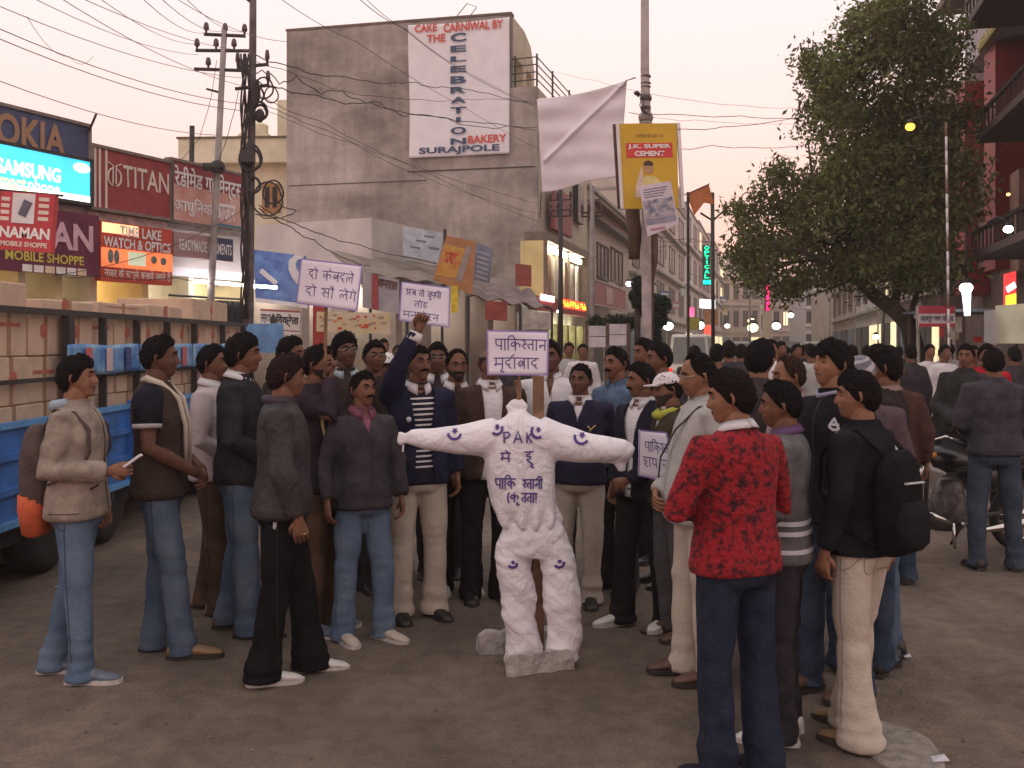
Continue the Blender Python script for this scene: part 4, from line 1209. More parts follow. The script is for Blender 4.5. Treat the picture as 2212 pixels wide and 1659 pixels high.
YC = 13.3
t = thing('central_pole', 'tall grey pole carrying the yellow cement board', 'utility pole', (W(1397, 700, YC).x, YC, 0))
mb = MB(); mb.tube([(W(1398, 1020, YC).x, YC, 0), W(1397, 700, YC), W(1396, 265, YC), W(1393, 150, YC), W(1393, -60, YC)], [.07, .064, .064, .056, .052], 12); mb.build('shaft', M('pale_pole', (.40, .34, .34), .85, .22, 5, .15, 30), t, True)
for py, hh, rr in ((165, 6, .07), (180, 3, .072), (188, 3, .07), (212, 13, .08), (290 - 78, 8, .082), (310, 0, 0), (285 - 5, 0, 0), (232, 4, .07), (316 - 62, 16, .10), (275 - 8, 10, .09), (316 - 80, 6, .07)):
    if rr:
        mb = MB(); mb.tube([W(1395, py + hh / 2, YC), W(1395, py, YC), W(1395, py - hh / 2, YC)], [rr * .85, rr, rr * .85], 12); mb.build('cable_wrap', (dark_pole, grey_pole)[int(rr > .085)], t, True)
for k in range(5):
    mb = MB(); mb.tube([W(1386 + 5 * k, 210 + 9 * k, YC - .1), W(1382 + 5 * k, 228 + 6 * k, YC - .13), W(1390 + 4 * k, 246, YC - .1)], .008, 4); mb.build('loose_wire', wire_m, t)
mb = MB(); mb.tube([W(1382, 207, YC), W(1375, 200, YC), W(1371, 203, YC)], .03, 6); mb.build('hook', darkmetal, t)
for a, c_, wd_ in (((1365, 452), (1370, 560), .09),):
    mb = MB(); mb.tube([W(*a, YC + .1), W(1371, 500, YC + .1), W(*c_, YC + .1)], [wd_, .095, .07], 8); mb.build('timber_prop', M('dark_bark', (.10, .06, .045), .9, .3, 8, .3, 30), t, True)
mb = MB(); mb.tube([W(1413, 505, YC), W(1414, 560, YC + .05), W(1408, 608, YC + .1), W(1407, 760, YC + .1)], [.05, .045, .03, .03], 8); mb.build('rusty_pipe', rust, t, True)

yel = M('cement_ad_yellow', (.62, .38, .02), .55, .08, 2)
t, T, w, h = quad_board('cement_board', 'yellow cement advertising board with red name plate fixed on the central pole', [(1337, 267), (1462, 266), (1466, 450), (1347, 451)], [12.9] * 4, yel)
mb = MB(T); mb.box(w, w + .04, 0, h, -.05, .02); mb.build('frame_side', white_p, t)
mb = MB(T); mb.box(-.035, 0, 0, h, -.05, .02); mb.build('frame_side', white_p, t)
mb = MB(T); mb.prism([(0, 0), (0, 0), (0, 0)], 0, 0) if False else None
rect(T, t, w * .10, w * .90, h * .60, h * .77, M('plate_red', (.62, .04, .035), .5, .05), name='name_plate')
text('J.K. SUPER', T, w * .13, w * .87, h * .695, h * .755, white_l, t, .012, .04)
text('CEMENT', T, w * .24, w * .76, h * .615, h * .675, white_l, t, .012, .04)
text('भरोसा है इस पर', T, w * .28, w * .75, h * .83, h * .88, M('small_brown_print', (.28, .14, .03), .6), t, .012, .01)
# plain printed figure on the board
mb = MB(T)
fx, fy = w * .47, h * .26
mb.loft([[(fx + a * rr * math.cos(q), fy + yy + b_ * rr * math.sin(q), z) for q in np.linspace(0, 2 * PI, 16, endpoint=False)] for a, b_, yy, rr, z in ((1, 1.3, h * .22, .06, .002), (1, 1.3, h * .22, .06, .008))])
mb.build('printed_face', M('printed_skin', (.45, .26, .13), .6, .15, 9), t)
mb = MB(T)
mb.loft([[(fx + .062 * math.cos(q), fy + h * .22 + .035 + .055 * math.sin(q) * (1 if math.sin(q) > 0 else .2), z) for q in np.linspace(0, 2 * PI, 16, endpoint=False)] for z in (.009, .011)])
mb.build('printed_hair', M('printed_dark_hair', (.06, .03, .02), .6), t)
mb = MB(T); mb.prism([(0, 0)] * 3, 0, 0) if False else None
T2 = T @ Matrix(((1, 0, 0, 0), (0, 0, 1, 0), (0, 1, 0, 0), (0, 0, 0, 1)))
mb.prism([(fx - .17, fy - .12), (fx - .12, fy + .08), (fx - .04, fy + .13), (fx + .06, fy + .13), (fx + .17, fy + .04), (fx + .19, fy - .12)], .002, .007, T=T2)
mb.build('printed_shirt', M('printed_yellow_shirt', (.70, .60, .25), .6, .1), t)
mb = MB(T); mb.prism([(fx - .19, fy - .14), (fx - .17, fy + .02), (fx - .08, fy + .27), (fx - .075, fy + .12), (fx - .12, fy - .14)], .003, .0075, T=T2); mb.build('printed_shade', M('printed_cream', (.70, .55, .45), .6), t)
t, T, w, h = quad_board('board_back', 'dark edge-on rear board left of the yellow cement board', [(1324, 268), (1337, 268), (1347, 452), (1335, 450)], [13.15] * 4, M('rust_dark_board', (.12, .06, .05), .8, .3))
t, T, w, h = quad_board('institute_poster', 'tilted pale poster with a landscape photo hanging over the yellow board', [(1381, 402), (1449, 391), (1466, 484), (1399, 511)], [12.6, 12.6, 12.6, 12.6], M('poster_paper', (.62, .54, .60), .6, .08, 4), .012, 'poster')
rect(T, t, w * .04, w * .96, h * .36, h * .70, M('print_slate_scene', (.10, .12, .2), .6, 0, 12, col2=(.55, .48, .5)))
rect(T, t, w * .03, w * .97, h * .22, h * .34, M('print_grey_road', (.26, .25, .32), .6, .2, 8))
for k in range(4): rect(T, t, w * .1, w * (.7 + .05 * k), h * (.75 + .05 * k), h * (.765 + .05 * k), M('print_slate', (.14, .14, .2), .7), .005)
rect(T, t, w * .12, w * .6, h * .1, h * .14, M('print_rose', (.45, .2, .25), .7), .005)

t = thing('flag', 'torn orange triangular flag on a thin pole', 'flag', W(1486, 715, 23))
P4 = [W(px, py, 23) for px, py in ((1483, 419), (1531, 398), (1543, 441), (1521, 438), (1500, 465))]
mb = MB(); mb.add([tuple(p) for p in P4] + [tuple(p + Vector((0, .02, 0))) for p in P4], [(4, 3, 2, 1, 0), (5, 6, 7, 8, 9)] + [(i, (i + 1) % 5, (i + 1) % 5 + 5, i + 5) for i in range(5)])
mb.build('cloth', M('saffron_cloth', (.62, .20, .07), .8, .2, 3), t)
mb = MB(); mb.tube([W(1487, 1000, 23) * 1 if False else Vector((W(1487, 0, 23).x, 23, 0)), W(1486, 415, 23)], .035, 6); mb.build('pole', darkmetal, t)
mb = MB(); mb.tube([W(1468, 424, 23), W(1486, 418, 23), W(1533, 397, 23)], .012, 5); mb.build('flag_rod', darkmetal, t)
t = thing('street_pole', 'dark street pole with a V shaped bracket beside the green neon', 'utility pole', (W(1541, 0, 26).x, 26, 0))
mb = MB(); mb.tube([Vector((W(1541, 0, 26).x, 26, 0)), W(1539, 416, 26)], .05, 8); mb.build('shaft', darkmetal, t, True)
mb = MB(); mb.tube([W(1513, 460, 26), W(1540, 477, 26), W(1566, 453, 26)], .03, 6); mb.build('bracket', darkmetal, t)
mb = MB(); mb.ell(W(1566, 451, 26), (.07, .07, .07)); mb.build('lamp_head', grey_pole, t, True)
for (px, yt, Y, lb, mt, arms) in ((1279, 402, 22, 'pale street pole with two cross arms before the pinkish building', grey_pole, (460, 468)), (1211, 408, 24, 'dark street pole with cross arms before the lit showroom', darkmetal, (433, 455, 468))):
    t = thing('street_pole', lb, 'utility pole', (W(px, 0, Y).x, Y, 0))
    mb = MB(); mb.tube([Vector((W(px, 0, Y).x, Y, 0)), W(px, yt, Y)], [.07, .05], 8); mb.build('shaft', mt, t, True)
    for a in arms: cross_arm(t, W(px - 24, a, Y), W(px + 24, a - 2, Y), .022, pins=(.05, .35, .95), ins=.04)
for (px, y0, y1, Y, lb) in ((1620, 560, 730, 40, 'thin far pole left of the pink neon'), (1793, 600, 740, 42, 'thin grey pole seen below the tree crown'), (1907, 560, 740, 24, 'thin pale pole behind the tree trunk'), (1940, 690, 760, 24, 'short pale pole behind the leaning trunk')):
    mb = MB(); mb.tube([(W(px, 0, Y).x, Y, 0), W(px, y0, Y)], .045, 6); mb.build('thin_pole', grey_pole, None, True, label=lb, cat='pole')
t = thing('lamp_post', 'slim white banded lamp post in front of the tree', 'lamp post', (W(2049, 0, 16.8).x, 16.8, 0))
for k in range(16):
    y0, y1 = 760 - 31 * k, 760 - 31 * (k + 1)
    mb = MB(); mb.tube([W(2050 - .4 * k, y0, 16.8), W(2050 - .4 * (k + 1), y1, 16.8)], .022, 8); mb.build('band', (white_p, M('dirty_band', (.25, .14, .12), .7, .3))[1 if k % 4 == 3 else 0], t, True)
mb = MB(); mb.tube([(W(2050, 0, 16.8).x, 16.8, 0), W(2050, 760, 16.8)], .04, 8); mb.build('base', grey_pole, t, True)

# white cloth banner hanging across the street
t = thing('street_cloth_banner', 'large blank white cloth banner hung above the street beside the tall building', 'banner', W(1260, 300, 20))
c00, c10, c11, c01 = W(1172, 415, 20), W(1340, 377, 20), W(1354, 174, 20), W(1160, 212, 20)


def clothp(u, v_):
    p = c00.lerp(c10, u).lerp(c01.lerp(c11, u), v_)
    d = (v_ - (.30 + .70 * u)) * 1.0
    crease = -.07 * math.exp(-(d / .03) ** 2) * (1 if u > .04 else 0)
    p += Vector((0, 1, 0)) * (.022 * math.sin(20 * v_ - 4 * u) * (1 - u * .3) * v_ + .012 * math.sin(26 * v_ + 5 * u) + crease + .1 * math.sin(PI * u))
    p.z -= .05 * math.sin(PI * u) * v_ + .02 * math.sin(8 * u) * (1 - v_)
    return p


mb = MB(); v, f = cloth_grid(clothp, 70, 70); mb.add(v, f); o = mb.build('cloth', M('lilac_white_cloth', (.80, .72, .77), .8, .05, 3), t, True); o.modifiers.new('thick', 'SOLIDIFY').thickness = .006
mb = MB(); mb.tube([c11, W(1372, 168, YC)], .01, 5); mb.tube([c10, W(1350, 390, 13.2)], .01, 5); mb.tube([c01, SL.P(-.2, 0, 8.8)], .01, 5); mb.tube([W(1169, 418, 20), W(1166, 470, 24)], .012, 5); mb.build('ropes', wire_m, t)


# ------------------------------------------------------------------ overhead wires
def wire(pts, r=.012, sag=.0, label='thin dark overhead wire', wig=0.0, mat=None):
    """pts = (px, py, Y); smooth curve through them with a little sag"""
    P = [W(*p) for p in pts]
    q = []
    rr = random.Random(int(pts[0][0] * 7 + pts[0][1]))
    ph = rr.uniform(0, 6)
    for i in range(len(P) - 1):
        n_ = 10
        for k in range(n_):
            a = k / n_
            p = P[i].lerp(P[i + 1], a)
            p.z -= sag * 4 * a * (1 - a)
            if wig: p.z += wig * math.sin(ph + (i + a) * 9) + wig * .6 * math.sin(ph * 2 + (i + a) * 23)
            q.append(p)
    q.append(P[-1])
    mb = MB(); mb.tube(q, r * .42, 5)
    return mb.build('overhead_wire', mat or wire_m, None, True, label=label, cat='wire', group='overhead wires')


WL1 = ['upper of the twin wires from the left edge to the thick pole', 'lower of the twin wires from the left edge to the thick pole', 'lowest thin wire crossing the sky above the left shop signs',
       'wire from the top left corner to the middle cross arm of the slim pole', 'wire from the top edge near the left corner to the thick pole', 'wire reaching the left end insulator of the middle cross arm', 'wire reaching the left insulator of the top cross arm', 'wire reaching the centre insulator on top of the slim pole',
       'wire reaching the right insulator of the top cross arm', 'long wire from the top left corner to the thick pole lower cross arm', 'wire passing just under the slim pole top to the thick pole', 'wire crossing behind both left poles to the edge of the grey wall']
for k, (a, c_) in enumerate((((-30, 50, 9), (530, 225, 15)), ((-30, 72, 9), (532, 240, 15)), ((-20, 168, 10), (470, 292, 17)), ((20, -30, 8), (428, 118, 17)), ((90, -30, 8), (545, 190, 14.2)), ((180, -30, 8), (424, 95, 17)), ((290, -20, 8), (446, 70, 17)), ((330, -20, 8), (485, 66, 17)), ((385, -20, 9), (528, 68, 17)), ((-10, 10, 8), (545, 170, 14.2)), ((120, -30, 8), (548, 110, 17)), ((340, -30, 10), (620, 90, 14.5)))):
    wire([a, c_], .009 if k > 2 else .012, .12, WL1[k], mat=faint_wire)
wire([(58, 35, 9), (150, 122, 12), (202, 120, 13)], .006, .1, 'loose hanging wire loop in the upper left sky')
WL2 = ['uppermost thick cable from the thick pole sagging across the bakery banner middle', 'wavy thick cable crossing the bakery banner at its letter O', 'lower thick cable running across the wall under the wavy one', 'thin level cable crossing the middle of the bakery banner',
       'upper of three thin cables slanting down across the lower grey wall', 'middle of three thin cables slanting down across the lower grey wall', 'lowest of three thin cables slanting down across the lower grey wall', 'thin wire slanting from the sky over the wall top left of the banner',
       'left wire of the close pair slanting over the banner', 'right wire of the close pair slanting over the banner']
for k, (pts, r_, wg) in enumerate((
        ([(546, 115, YB), (700, 162, 16), (900, 180, 20), (1000, 190, 22), (1160, 222, 26)], .02, .02), ([(546, 150, YB), (640, 175, 15), (760, 205, 18), (900, 250, 20), (1160, 282, 26)], .02, .05),
        ([(548, 170, YB), (650, 200, 15), (800, 225, 18), (1000, 260, 23), (1180, 275, 27)], .022, .02), ([(548, 128, YB), (800, 210, 18), (1100, 214, 25), (1166, 222, 26)], .012, .02),
        ([(548, 200, YB), (700, 265, 17), (850, 340, 20), (1165, 480, 27)], .012, .01), ([(548, 210, YB), (690, 275, 17), (900, 360, 21), (1165, 440, 27)], .012, .01), ([(548, 225, YB), (760, 310, 18), (960, 400, 22), (1165, 462, 27)], .01, .01),
        ([(610, 0, 12), (770, 90, 15), (1000, 230, 20), (1180, 330, 27)], .01, .0), ([(770, -8, 12), (870, 60, 15), (1010, 160, 19), (1180, 240, 25)], .012, .0), ([(785, -8, 12), (880, 65, 15), (1000, 150, 19), (1175, 236, 25)], .010, .0))):
    wire(pts, r_, .04, WL2[k], wg)
wl = 'cable drooping from the coils down over the white block'
for lb_, pts in zip(('thick cable drooping from the coils to the brown awning', 'cable drooping from the coils along the white block to the grey billboard', 'short looped cable beside the pole under the ochre window'), ([(560, 450, YB), (620, 485, 15), (680, 520, 17), (740, 555, 19), (800, 575, 20.5)], [(560, 445, YB), (660, 492, 16), (760, 525, 19), (900, 560, 23)], [(590, 430, YB), (640, 455, 15), (600, 470, 14.6), (552, 462, YB)])):
    wire(pts, .02, .03, lb_, .01)
wl = 'wire crossing the open sky between the central pole and the tree'
for lb_, (pts, r_) in zip(('upper dark wire in the open sky between central pole and tree', 'dark wire rising to the tree from the top of the yellow board', 'wavy wire right of the red name plate reaching the tree', 'highest faint wire from the terrace railing to the tree', 'faint wire just above the yellow board right corner'), (([(1358, 243, 15), (1450, 246, 14), (1600, 251, 15), (1735, 255, 17)], .012), ([(1464, 278, 12.8), (1560, 275, 14), (1735, 252, 17)], .012), ([(1463, 322, 12.9), (1540, 313, 14), (1600, 318, 15), (1735, 315, 17)], .011), ([(1180, 150, 26), (1290, 175, 20), (1420, 205, 14), (1600, 228, 16), (1735, 233, 18)], .007), ([(1410, 252, 13.3), (1500, 260, 14), (1735, 268, 17)], .006))):
    wire(pts, r_, .02, lb_, .004)
wl = 'wire strung low across the street past the flag pole'
for lb_, pts in zip(('low wire from the dark street pole top behind the hanging poster to the flag pole', 'low wire between the pale street pole arms and the flag pole', 'low wire at window height from the dark street pole to the flag pole', 'short bent wire at the right side of the central pole', 'low wire from the flag pole past the green neon', 'lowest wire under the tree branches near the pink neon'), ([(1211, 440, 24), (1279, 462, 22), (1420, 520, 26), (1541, 520, 26), (1620, 540, 34)], [(1279, 470, 22), (1400, 505, 24), (1487, 516, 23), (1640, 535, 32)], [(1211, 560, 24), (1320, 545, 26), (1438, 530, 26), (1487, 525, 23)], [(1400, 560, 14), (1438, 530, 20), (1438, 560, 20)], [(1487, 590, 23), (1541, 596, 26), (1700, 640, 40)], [(1541, 640, 26), (1650, 655, 36), (1780, 668, 42)])):
    wire(pts, .013, .05, lb_, .01)
wire([(468, 130, YA), (458, 200, YA), (450, 235, YA), (430, 300, YA), (392, 345, YA)], .012, .0, 'thin stay wire hanging left of the slim pole')
wire([(515, 195, YB), (500, 260, YB), (478, 330, YB), (455, 400, YB)], .012, .05, 'thin service wire between the two left poles')
wire([(120, 590, 11), (200, 592, 13), (380, 600, 14), (540, 610, YB)], .012, .05, 'dark wire passing in front of the left signboards')
wire([(115, 595 - 0, 11), (530, 450, YB)], .01, .15, 'thin slack wire crossing the red Hindi sign')
mb = MB(); mb.tube([W(414, 355, 20), W(415, 272, 20)], .05, 6); mb.build('roof_post', darkmetal, label='short dark post standing on the garment shop roof', cat='post')

# ------------------------------------------------------------------ vegetation
leaf_a = M('tree_leaf_dark', (.085, .10, .032), .8, .5, .7, col2=(.26, .30, .105), lo=.35, hi=.7, spec=.2)
leaf_b = M('tree_leaf_brown', (.10, .055, .03), .8, .4, 1.5, col2=(.15, .11, .05), spec=.2)
for lm in (leaf_a, leaf_b):
    n = lm.node_tree; b_ = n.nodes['Principled BSDF']; tl = n.nodes.new('ShaderNodeBsdfTranslucent'); mx = n.nodes.new('ShaderNodeMixShader')
    mx.inputs[0].default_value = .4
    n.links.new(b_.inputs['Base Color'].links[0].from_socket, tl.inputs['Color'])
    n.links.new(b_.outputs[0], mx.inputs[1]); n.links.new(tl.outputs[0], mx.inputs[2]); n.links.new(mx.outputs[0], n.nodes['Material Output'].inputs['Surface'])
bark = M('tree_bark', (.06, .042, .035), .95, .4, 6, .5, 25)


def leaves(name, pts, size, mats, parent, seed=1, flatten=.5):
    r = np.random.default_rng(seed)
    n = len(pts)
    a = r.normal(size=(n, 3)); a /= np.linalg.norm(a, axis=1)[:, None]
    b_ = r.normal(size=(n, 3)); b_[:, 2] *= flatten
    b_ -= a * (a * b_).sum(1)[:, None]; b_ /= np.linalg.norm(b_, axis=1)[:, None]
    s = size * r.uniform(.6, 1.4, n)[:, None]
    A, B_ = a * s, b_ * s * .42
    v = np.stack([pts - A, pts + B_ * 1.0 - A * .1, pts + A, pts - B_ - A * .1], 1).reshape(-1, 3)
    me = bpy.data.meshes.new(name)
    me.vertices.add(4 * n); me.vertices.foreach_set('co', v.ravel())
    me.loops.add(4 * n); me.loops.foreach_set('vertex_index', np.arange(4 * n))
    me.polygons.add(n); me.polygons.foreach_set('loop_start', np.arange(n) * 4)
    for m in mats: me.materials.append(m)
    me.polygons.foreach_set('material_index', (r.random(n) < .22).astype(int) if len(mats) > 1 else np.zeros(n, int))
    me.update(calc_edges=True)
    o = link(name, me, parent)
    o['kind'] = 'stuff'
    return o


def clump_points(blobs, per, seed, sub=7, spread=1.0):
    """blobs (centre, radius): each filled with sub-clumps so that gaps stay between them"""
    r = np.random.default_rng(seed)
    out = []
    for c, rad in blobs:
        k = max(3, int(sub * rad ** 1.6))
        d = r.normal(size=(k, 3)); d /= np.linalg.norm(d, axis=1)[:, None]
        cc = np.array(c) + d * (rad * r.uniform(.35, 1.0, k) ** .6)[:, None] * spread
        for q in cc:
            m = int(per * r.uniform(.5, 1.4))
            out.append(q + r.normal(size=(m, 3)) * np.array([.24, .24, .18]) * (.5 + .5 * rad ** .5))
    return np.concatenate(out)


YT = 20.5
tr = thing('street_tree', 'large dark leafy tree leaning over the street at right', 'tree', (W(1978, 0, YT).x, YT, 0))
trunk = [Vector((W(1982, 0, YT).x, YT, 0)), W(1975, 750, YT), W(1962, 700, YT), W(1930, 668, YT), W(1890, 640, YT + .3), W(1850, 600, YT + .5), W(1830, 500, YT + .5), W(1840, 380, YT + .5), W(1870, 200, YT + .5)]
mb = MB(); mb.tube(trunk, [.22, .19, .17, .15, .14, .12, .10, .08, .04], 10)
for a, b_, c_, r_ in (((1890, 640, 0), (1780, 560, -.5), (1590, 500, -.8), .07), ((1930, 668, 0), (1960, 520, .5), (2010, 330, .8), .10), ((1850, 600, .3), (1760, 430, .6), (1745, 300, .8), .06), ((1962, 700, 0), (1990, 600, .6), (2040, 470, 1.0), .07), ((1840, 380, .5), (1930, 220, 0), (1980, 60, 0), .06), ((1780, 560, -.5), (1680, 570, -.2), (1590, 560, 0), .04), ((1850, 600, .3), (1800, 620, -.4), (1720, 650, -.6), .035)):
    mb.tube([W(a[0], a[1], YT + a[2]), W(b_[0], b_[1], YT + b_[2]), W(c_[0], c_[1], YT + c_[2])], [r_, r_ * .7, r_ * .25], 7)
mb.build('trunk', bark, tr, True)
rr = random.Random(8)
blobs = []
for (px, py, rad) in ((1905, 20, 62), (1960, 40, 62), (1880, 90, 75), (1990, 110, 75), (1940, 150, 85), (2040, 90, 50), (2050, 160, 55), (1800, 140, 55), (1835, 190, 70), (1790, 200, 55), (1880, 260, 85), (1970, 260, 90), (2060, 250, 62), (1785, 280, 62), (1800, 350, 75), (1770, 400, 55), (1880, 360, 90), (1975, 370, 90), (2060, 350, 62), (1830, 440, 85), (1920, 470, 90), (2010, 470, 85), (2070, 450, 55), (1750, 470, 70), (1800, 520, 80), (1880, 560, 80), (1960, 560, 80), (2030, 560, 60), (1700, 520, 55), (1720, 580, 55), (1660, 420, 34), (1690, 455, 42), (1640, 490, 40), (1620, 530, 40), (1606, 460, 22), (1665, 550, 45), (1640, 588, 26), (1705, 610, 28), (1765, 590, 34), (1840, 590, 30), (1690, 380, 22), (1735, 400, 30), (1612, 570, 26), (1975, 600, 36), (1755, 130, 26), (1765, 240, 40)):
    rw = rad / F * YT
    for q in range(3 if rad > 50 else 2):
        blobs.append((tuple(W(px + rr.uniform(-12, 12), py + rr.uniform(-12, 12), YT + rr.uniform(-1, 1) * (1.6 if rad > 50 else .7))), rw * rr.uniform(.75, 1.0)))
pts = clump_points(blobs, 92, 5, 17)
print('LEAVES', len(pts))
leaves('crown', pts, .062, [leaf_a, leaf_b], tr, 2)
# trimmed evergreens and planter in the median
for (blist, lb, Y) in ((((1377, 612, 13), (1374, 640, 15), (1377, 655, 12)), 'slim dark clipped shrub with a round top left of the bulky one', 17.5), (((1412, 655, 22), (1398, 665, 20), (1430, 660, 20), (1412, 685, 22), (1408, 710, 20), (1425, 690, 17), (1410, 735, 19), (1405, 755, 19)), 'bulky dark flared shrub standing in the median', 17.5)):
    t = thing('clipped_shrub', lb, 'shrub', (W(blist[-1][0], 0, Y).x, Y, 0))
    mb = MB(); x = W(blist[-1][0], 0, Y).x; mb.tube([(x, Y, 0), W(blist[-1][0], blist[-1][1], Y), W(blist[0][0], blist[0][1], Y)], [.06, .05, .02], 8); mb.build('trunk', bark, t, True)
    P_ = []
    for px, py, rad in blist:
        c = np.array(W(px, py, Y)); q = np.random.default_rng(px).normal(size=(900, 3)); q /= np.linalg.norm(q, axis=1)[:, None]
        P_.append(c + q * (rad / F * Y) * np.random.default_rng(py).uniform(.6, 1.08, 900)[:, None])
    leaves('crown', np.concatenate(P_), .035, [M('evergreen_leaf', (.012, .028, .016), .6, .4, 8)], t, 3)
t = thing('bougainvillea_shrub', 'low dark green shrub growing over the white hoarding panels', 'shrub', W(1325, 700, 18))
P_ = []
for px, py, rad in ((1285, 690, 12), (1305, 694, 14), (1335, 690, 14), (1358, 692, 15), (1320, 688, 10)):
    q = np.random.default_rng(px).normal(size=(500, 3)); P_.append(np.array(W(px, py + 6, 18)) + q * rad / F * 18 * .5)
leaves('foliage', np.concatenate(P_), .04, [M('shrub_leaf', (.03, .045, .02), .7, .4, 8)], t, 4)
mb = MB(); mb.tube([(W(1310, 0, 18).x, 18.1, 0), W(1310, 700, 18.1)], .03, 6); mb.build('stem', bark, t)
t = thing('median_hoarding', 'white panelled hoarding in a dark frame on the median', 'hoarding', W(1305, 760, 17.6))
for k in range(2):
    for j in range(2):
        x0, x1 = W(1268 + 45 * k, 0, 17.6).x + .02, W(1311 + 45 * k, 0, 17.6).x
        z1, z0 = W(0, 704 + 24 * j - 4 * k, 17.6).z, W(0, 726 + 24 * j - 4 * k, 17.6).z
        mb = MB(); mb.box(x0, x1, 17.58, 17.62, z0, z1); mb.build('panel', M('hoarding_white', (.55, .50, .54), .7, .15, 5), t)
mb = MB()
for k in range(3):
    x = W(1267 + 45 * k, 0, 17.6).x; mb.box(x - .03, x + .03, 17.57, 17.65, 0, W(0, 698, 17.6).z)
mb.build('frame', rust, t)

# ------------------------------------------------------------------ trailer loaded with cartons
blue_m = M('blue_truck_paint', (.035, .15, .46), .45, .3, 3, .1, 20)
blue_l = M('pale_blue_edge', (.10, .30, .60), .5, .2, 6)
card = M('cardboard', (.58, .42, .31), .85, .14, 4, .05, 30)
cardd = M('cardboard_print', (.48, .14, .10), .8, .25, 9)
XS = -3.36
t = thing('goods_trailer', 'blue high sided truck bed loaded with cardboard cartons', 'truck', (XS - 1, 9, 0))
mb = MB(); mb.box(XS - 2.3, XS, 5.0, 12.9, .50, .60); mb.build('deck', blue_m, t)
for k, y in enumerate(np.arange(5.0, 12.8, 1.31)):
    y1 = min(y + 1.27, 12.85)
    mb = MB()
    prof = [(0, .44), (.05, .44), (.05, .50), (.0, .52)]
    mb.box(XS, XS + .03, y, y1, .50, 1.16)
    mb.build('side_panel', blue_m, t)
    for z in (.47, .69, .92, 1.13):
        mb = MB(); mb.box(XS + .031, XS + .06, y, y1, z, z + .045); mb.build('rib', blue_l if z in (.47, 1.13) else blue_m, t)
    mb = MB(); mb.box(XS + .032, XS + .085, y1 - .03, y1 + .04, .46, 1.2); mb.build('stake_pocket', blue_m, t)
mb = MB(); mb.box(XS - .02, XS + .03, 5.0, 12.9, 1.90, 1.945); mb.build('top_rail', darkmetal, t)
mb = MB(); mb.box(XS - .01, XS + .03, 5.0, 12.9, 1.42, 1.45); mb.build('mid_rail', darkmetal, t)
for k, y in enumerate((5.2, 7.66, 8.34, 9.1, 9.9, 10.75, 11.8, 12.7)):
    thick = .10 if k == 1 else .035
    mb = MB(); mb.box(XS - .01, XS + .05, y, y + thick, 1.16, 1.90); mb.build('stake', darkmetal, t)
mb = MB(); mb.box(XS - 2.25, XS - .1, 5.2, 12.8, .30, .49); mb.box(XS - 1.9, XS - .5, 5.2, 12.8, .2, .30); mb.build('chassis', M('black_chassis', (.02, .018, .02), .7, .3), t)
for y in (7.6, 8.7, 11.6):
    w_ = thing('wheel', None, None); w_.parent = t; w_.location = Vector((XS - .16, y, .40)) - t.location
    mb = MB(); 
    mb.loft([[(a, rr_ * math.cos(q), rr_ * math.sin(q)) for q in np.linspace(0, 2 * PI, 28, endpoint=False)] for a, rr_ in ((-.12, .32), (-.1, .39), (0, .40), (.08, .39), (.11, .34), (.10, .24))])
    o = link('tyre', mb.mesh('tyre', M('tyre_rubber', (.018, .016, .016), .85, .3, 20, .3, 40), True)); o.parent = w_
    mb = MB(); mb.loft([[(a, rr_ * math.cos(q), rr_ * math.sin(q)) for q in np.linspace(0, 2 * PI, 20, endpoint=False)] for a, rr_ in ((.06, .24), (.09, .23), (.05, .16), (.06, .08), (.12, .06))])
    o = link('rim', mb.mesh('rim', M('dark_blue_rim', (.04, .06, .12), .5, .2), True)); o.parent = w_
for k, (y0, y1, lb) in enumerate(((7.55, 9.0, 'pale'), (9.03, 10.5, 'red'), (10.53, 12.0, 'dark'))):
    bn_ = thing('cloth_banner', ('blue printed banner with red stripe tied along the trailer stakes', 'blue and pink printed banner on the trailer behind the tall young man', 'blue printed banner at the far end of the trailer side')[k], 'banner', (XS + .08, (y0 + y1) / 2, 1.5))
    mb = MB(); v, f = cloth_grid(lambda u, v_: (XS + .082 + .004 * math.sin(14 * u + 2 * v_), y0 + (y1 - y0) * u, 1.45 + .235 * v_ + .006 * math.sin(9 * u)), 24, 6); mb.add(v, f)
    o = mb.build('cloth', M('blue_banner_print', (.05, .18, .48), .6, 0, 5, col2=(.30, .50, .68), lo=.38, hi=.66), bn_, True); o.modifiers.new('thick', 'SOLIDIFY').thickness = .006
    for j in range(3):
        yy = y0 + (y1 - y0) * (.2 + .28 * j)
        mb = MB(); mb.box(XS + .095, XS + .10, yy, yy + .12, 1.47, 1.66); mb.build('print_mark', (M('print_rose_red', (.5, .12, .13), .6), M('print_pale_pink', (.6, .45, .5), .6), M('print_navy', (.03, .06, .2), .6))[(j + k) % 3], bn_)
# cartons: one thing each
rr = random.Random(21)
kx = 0


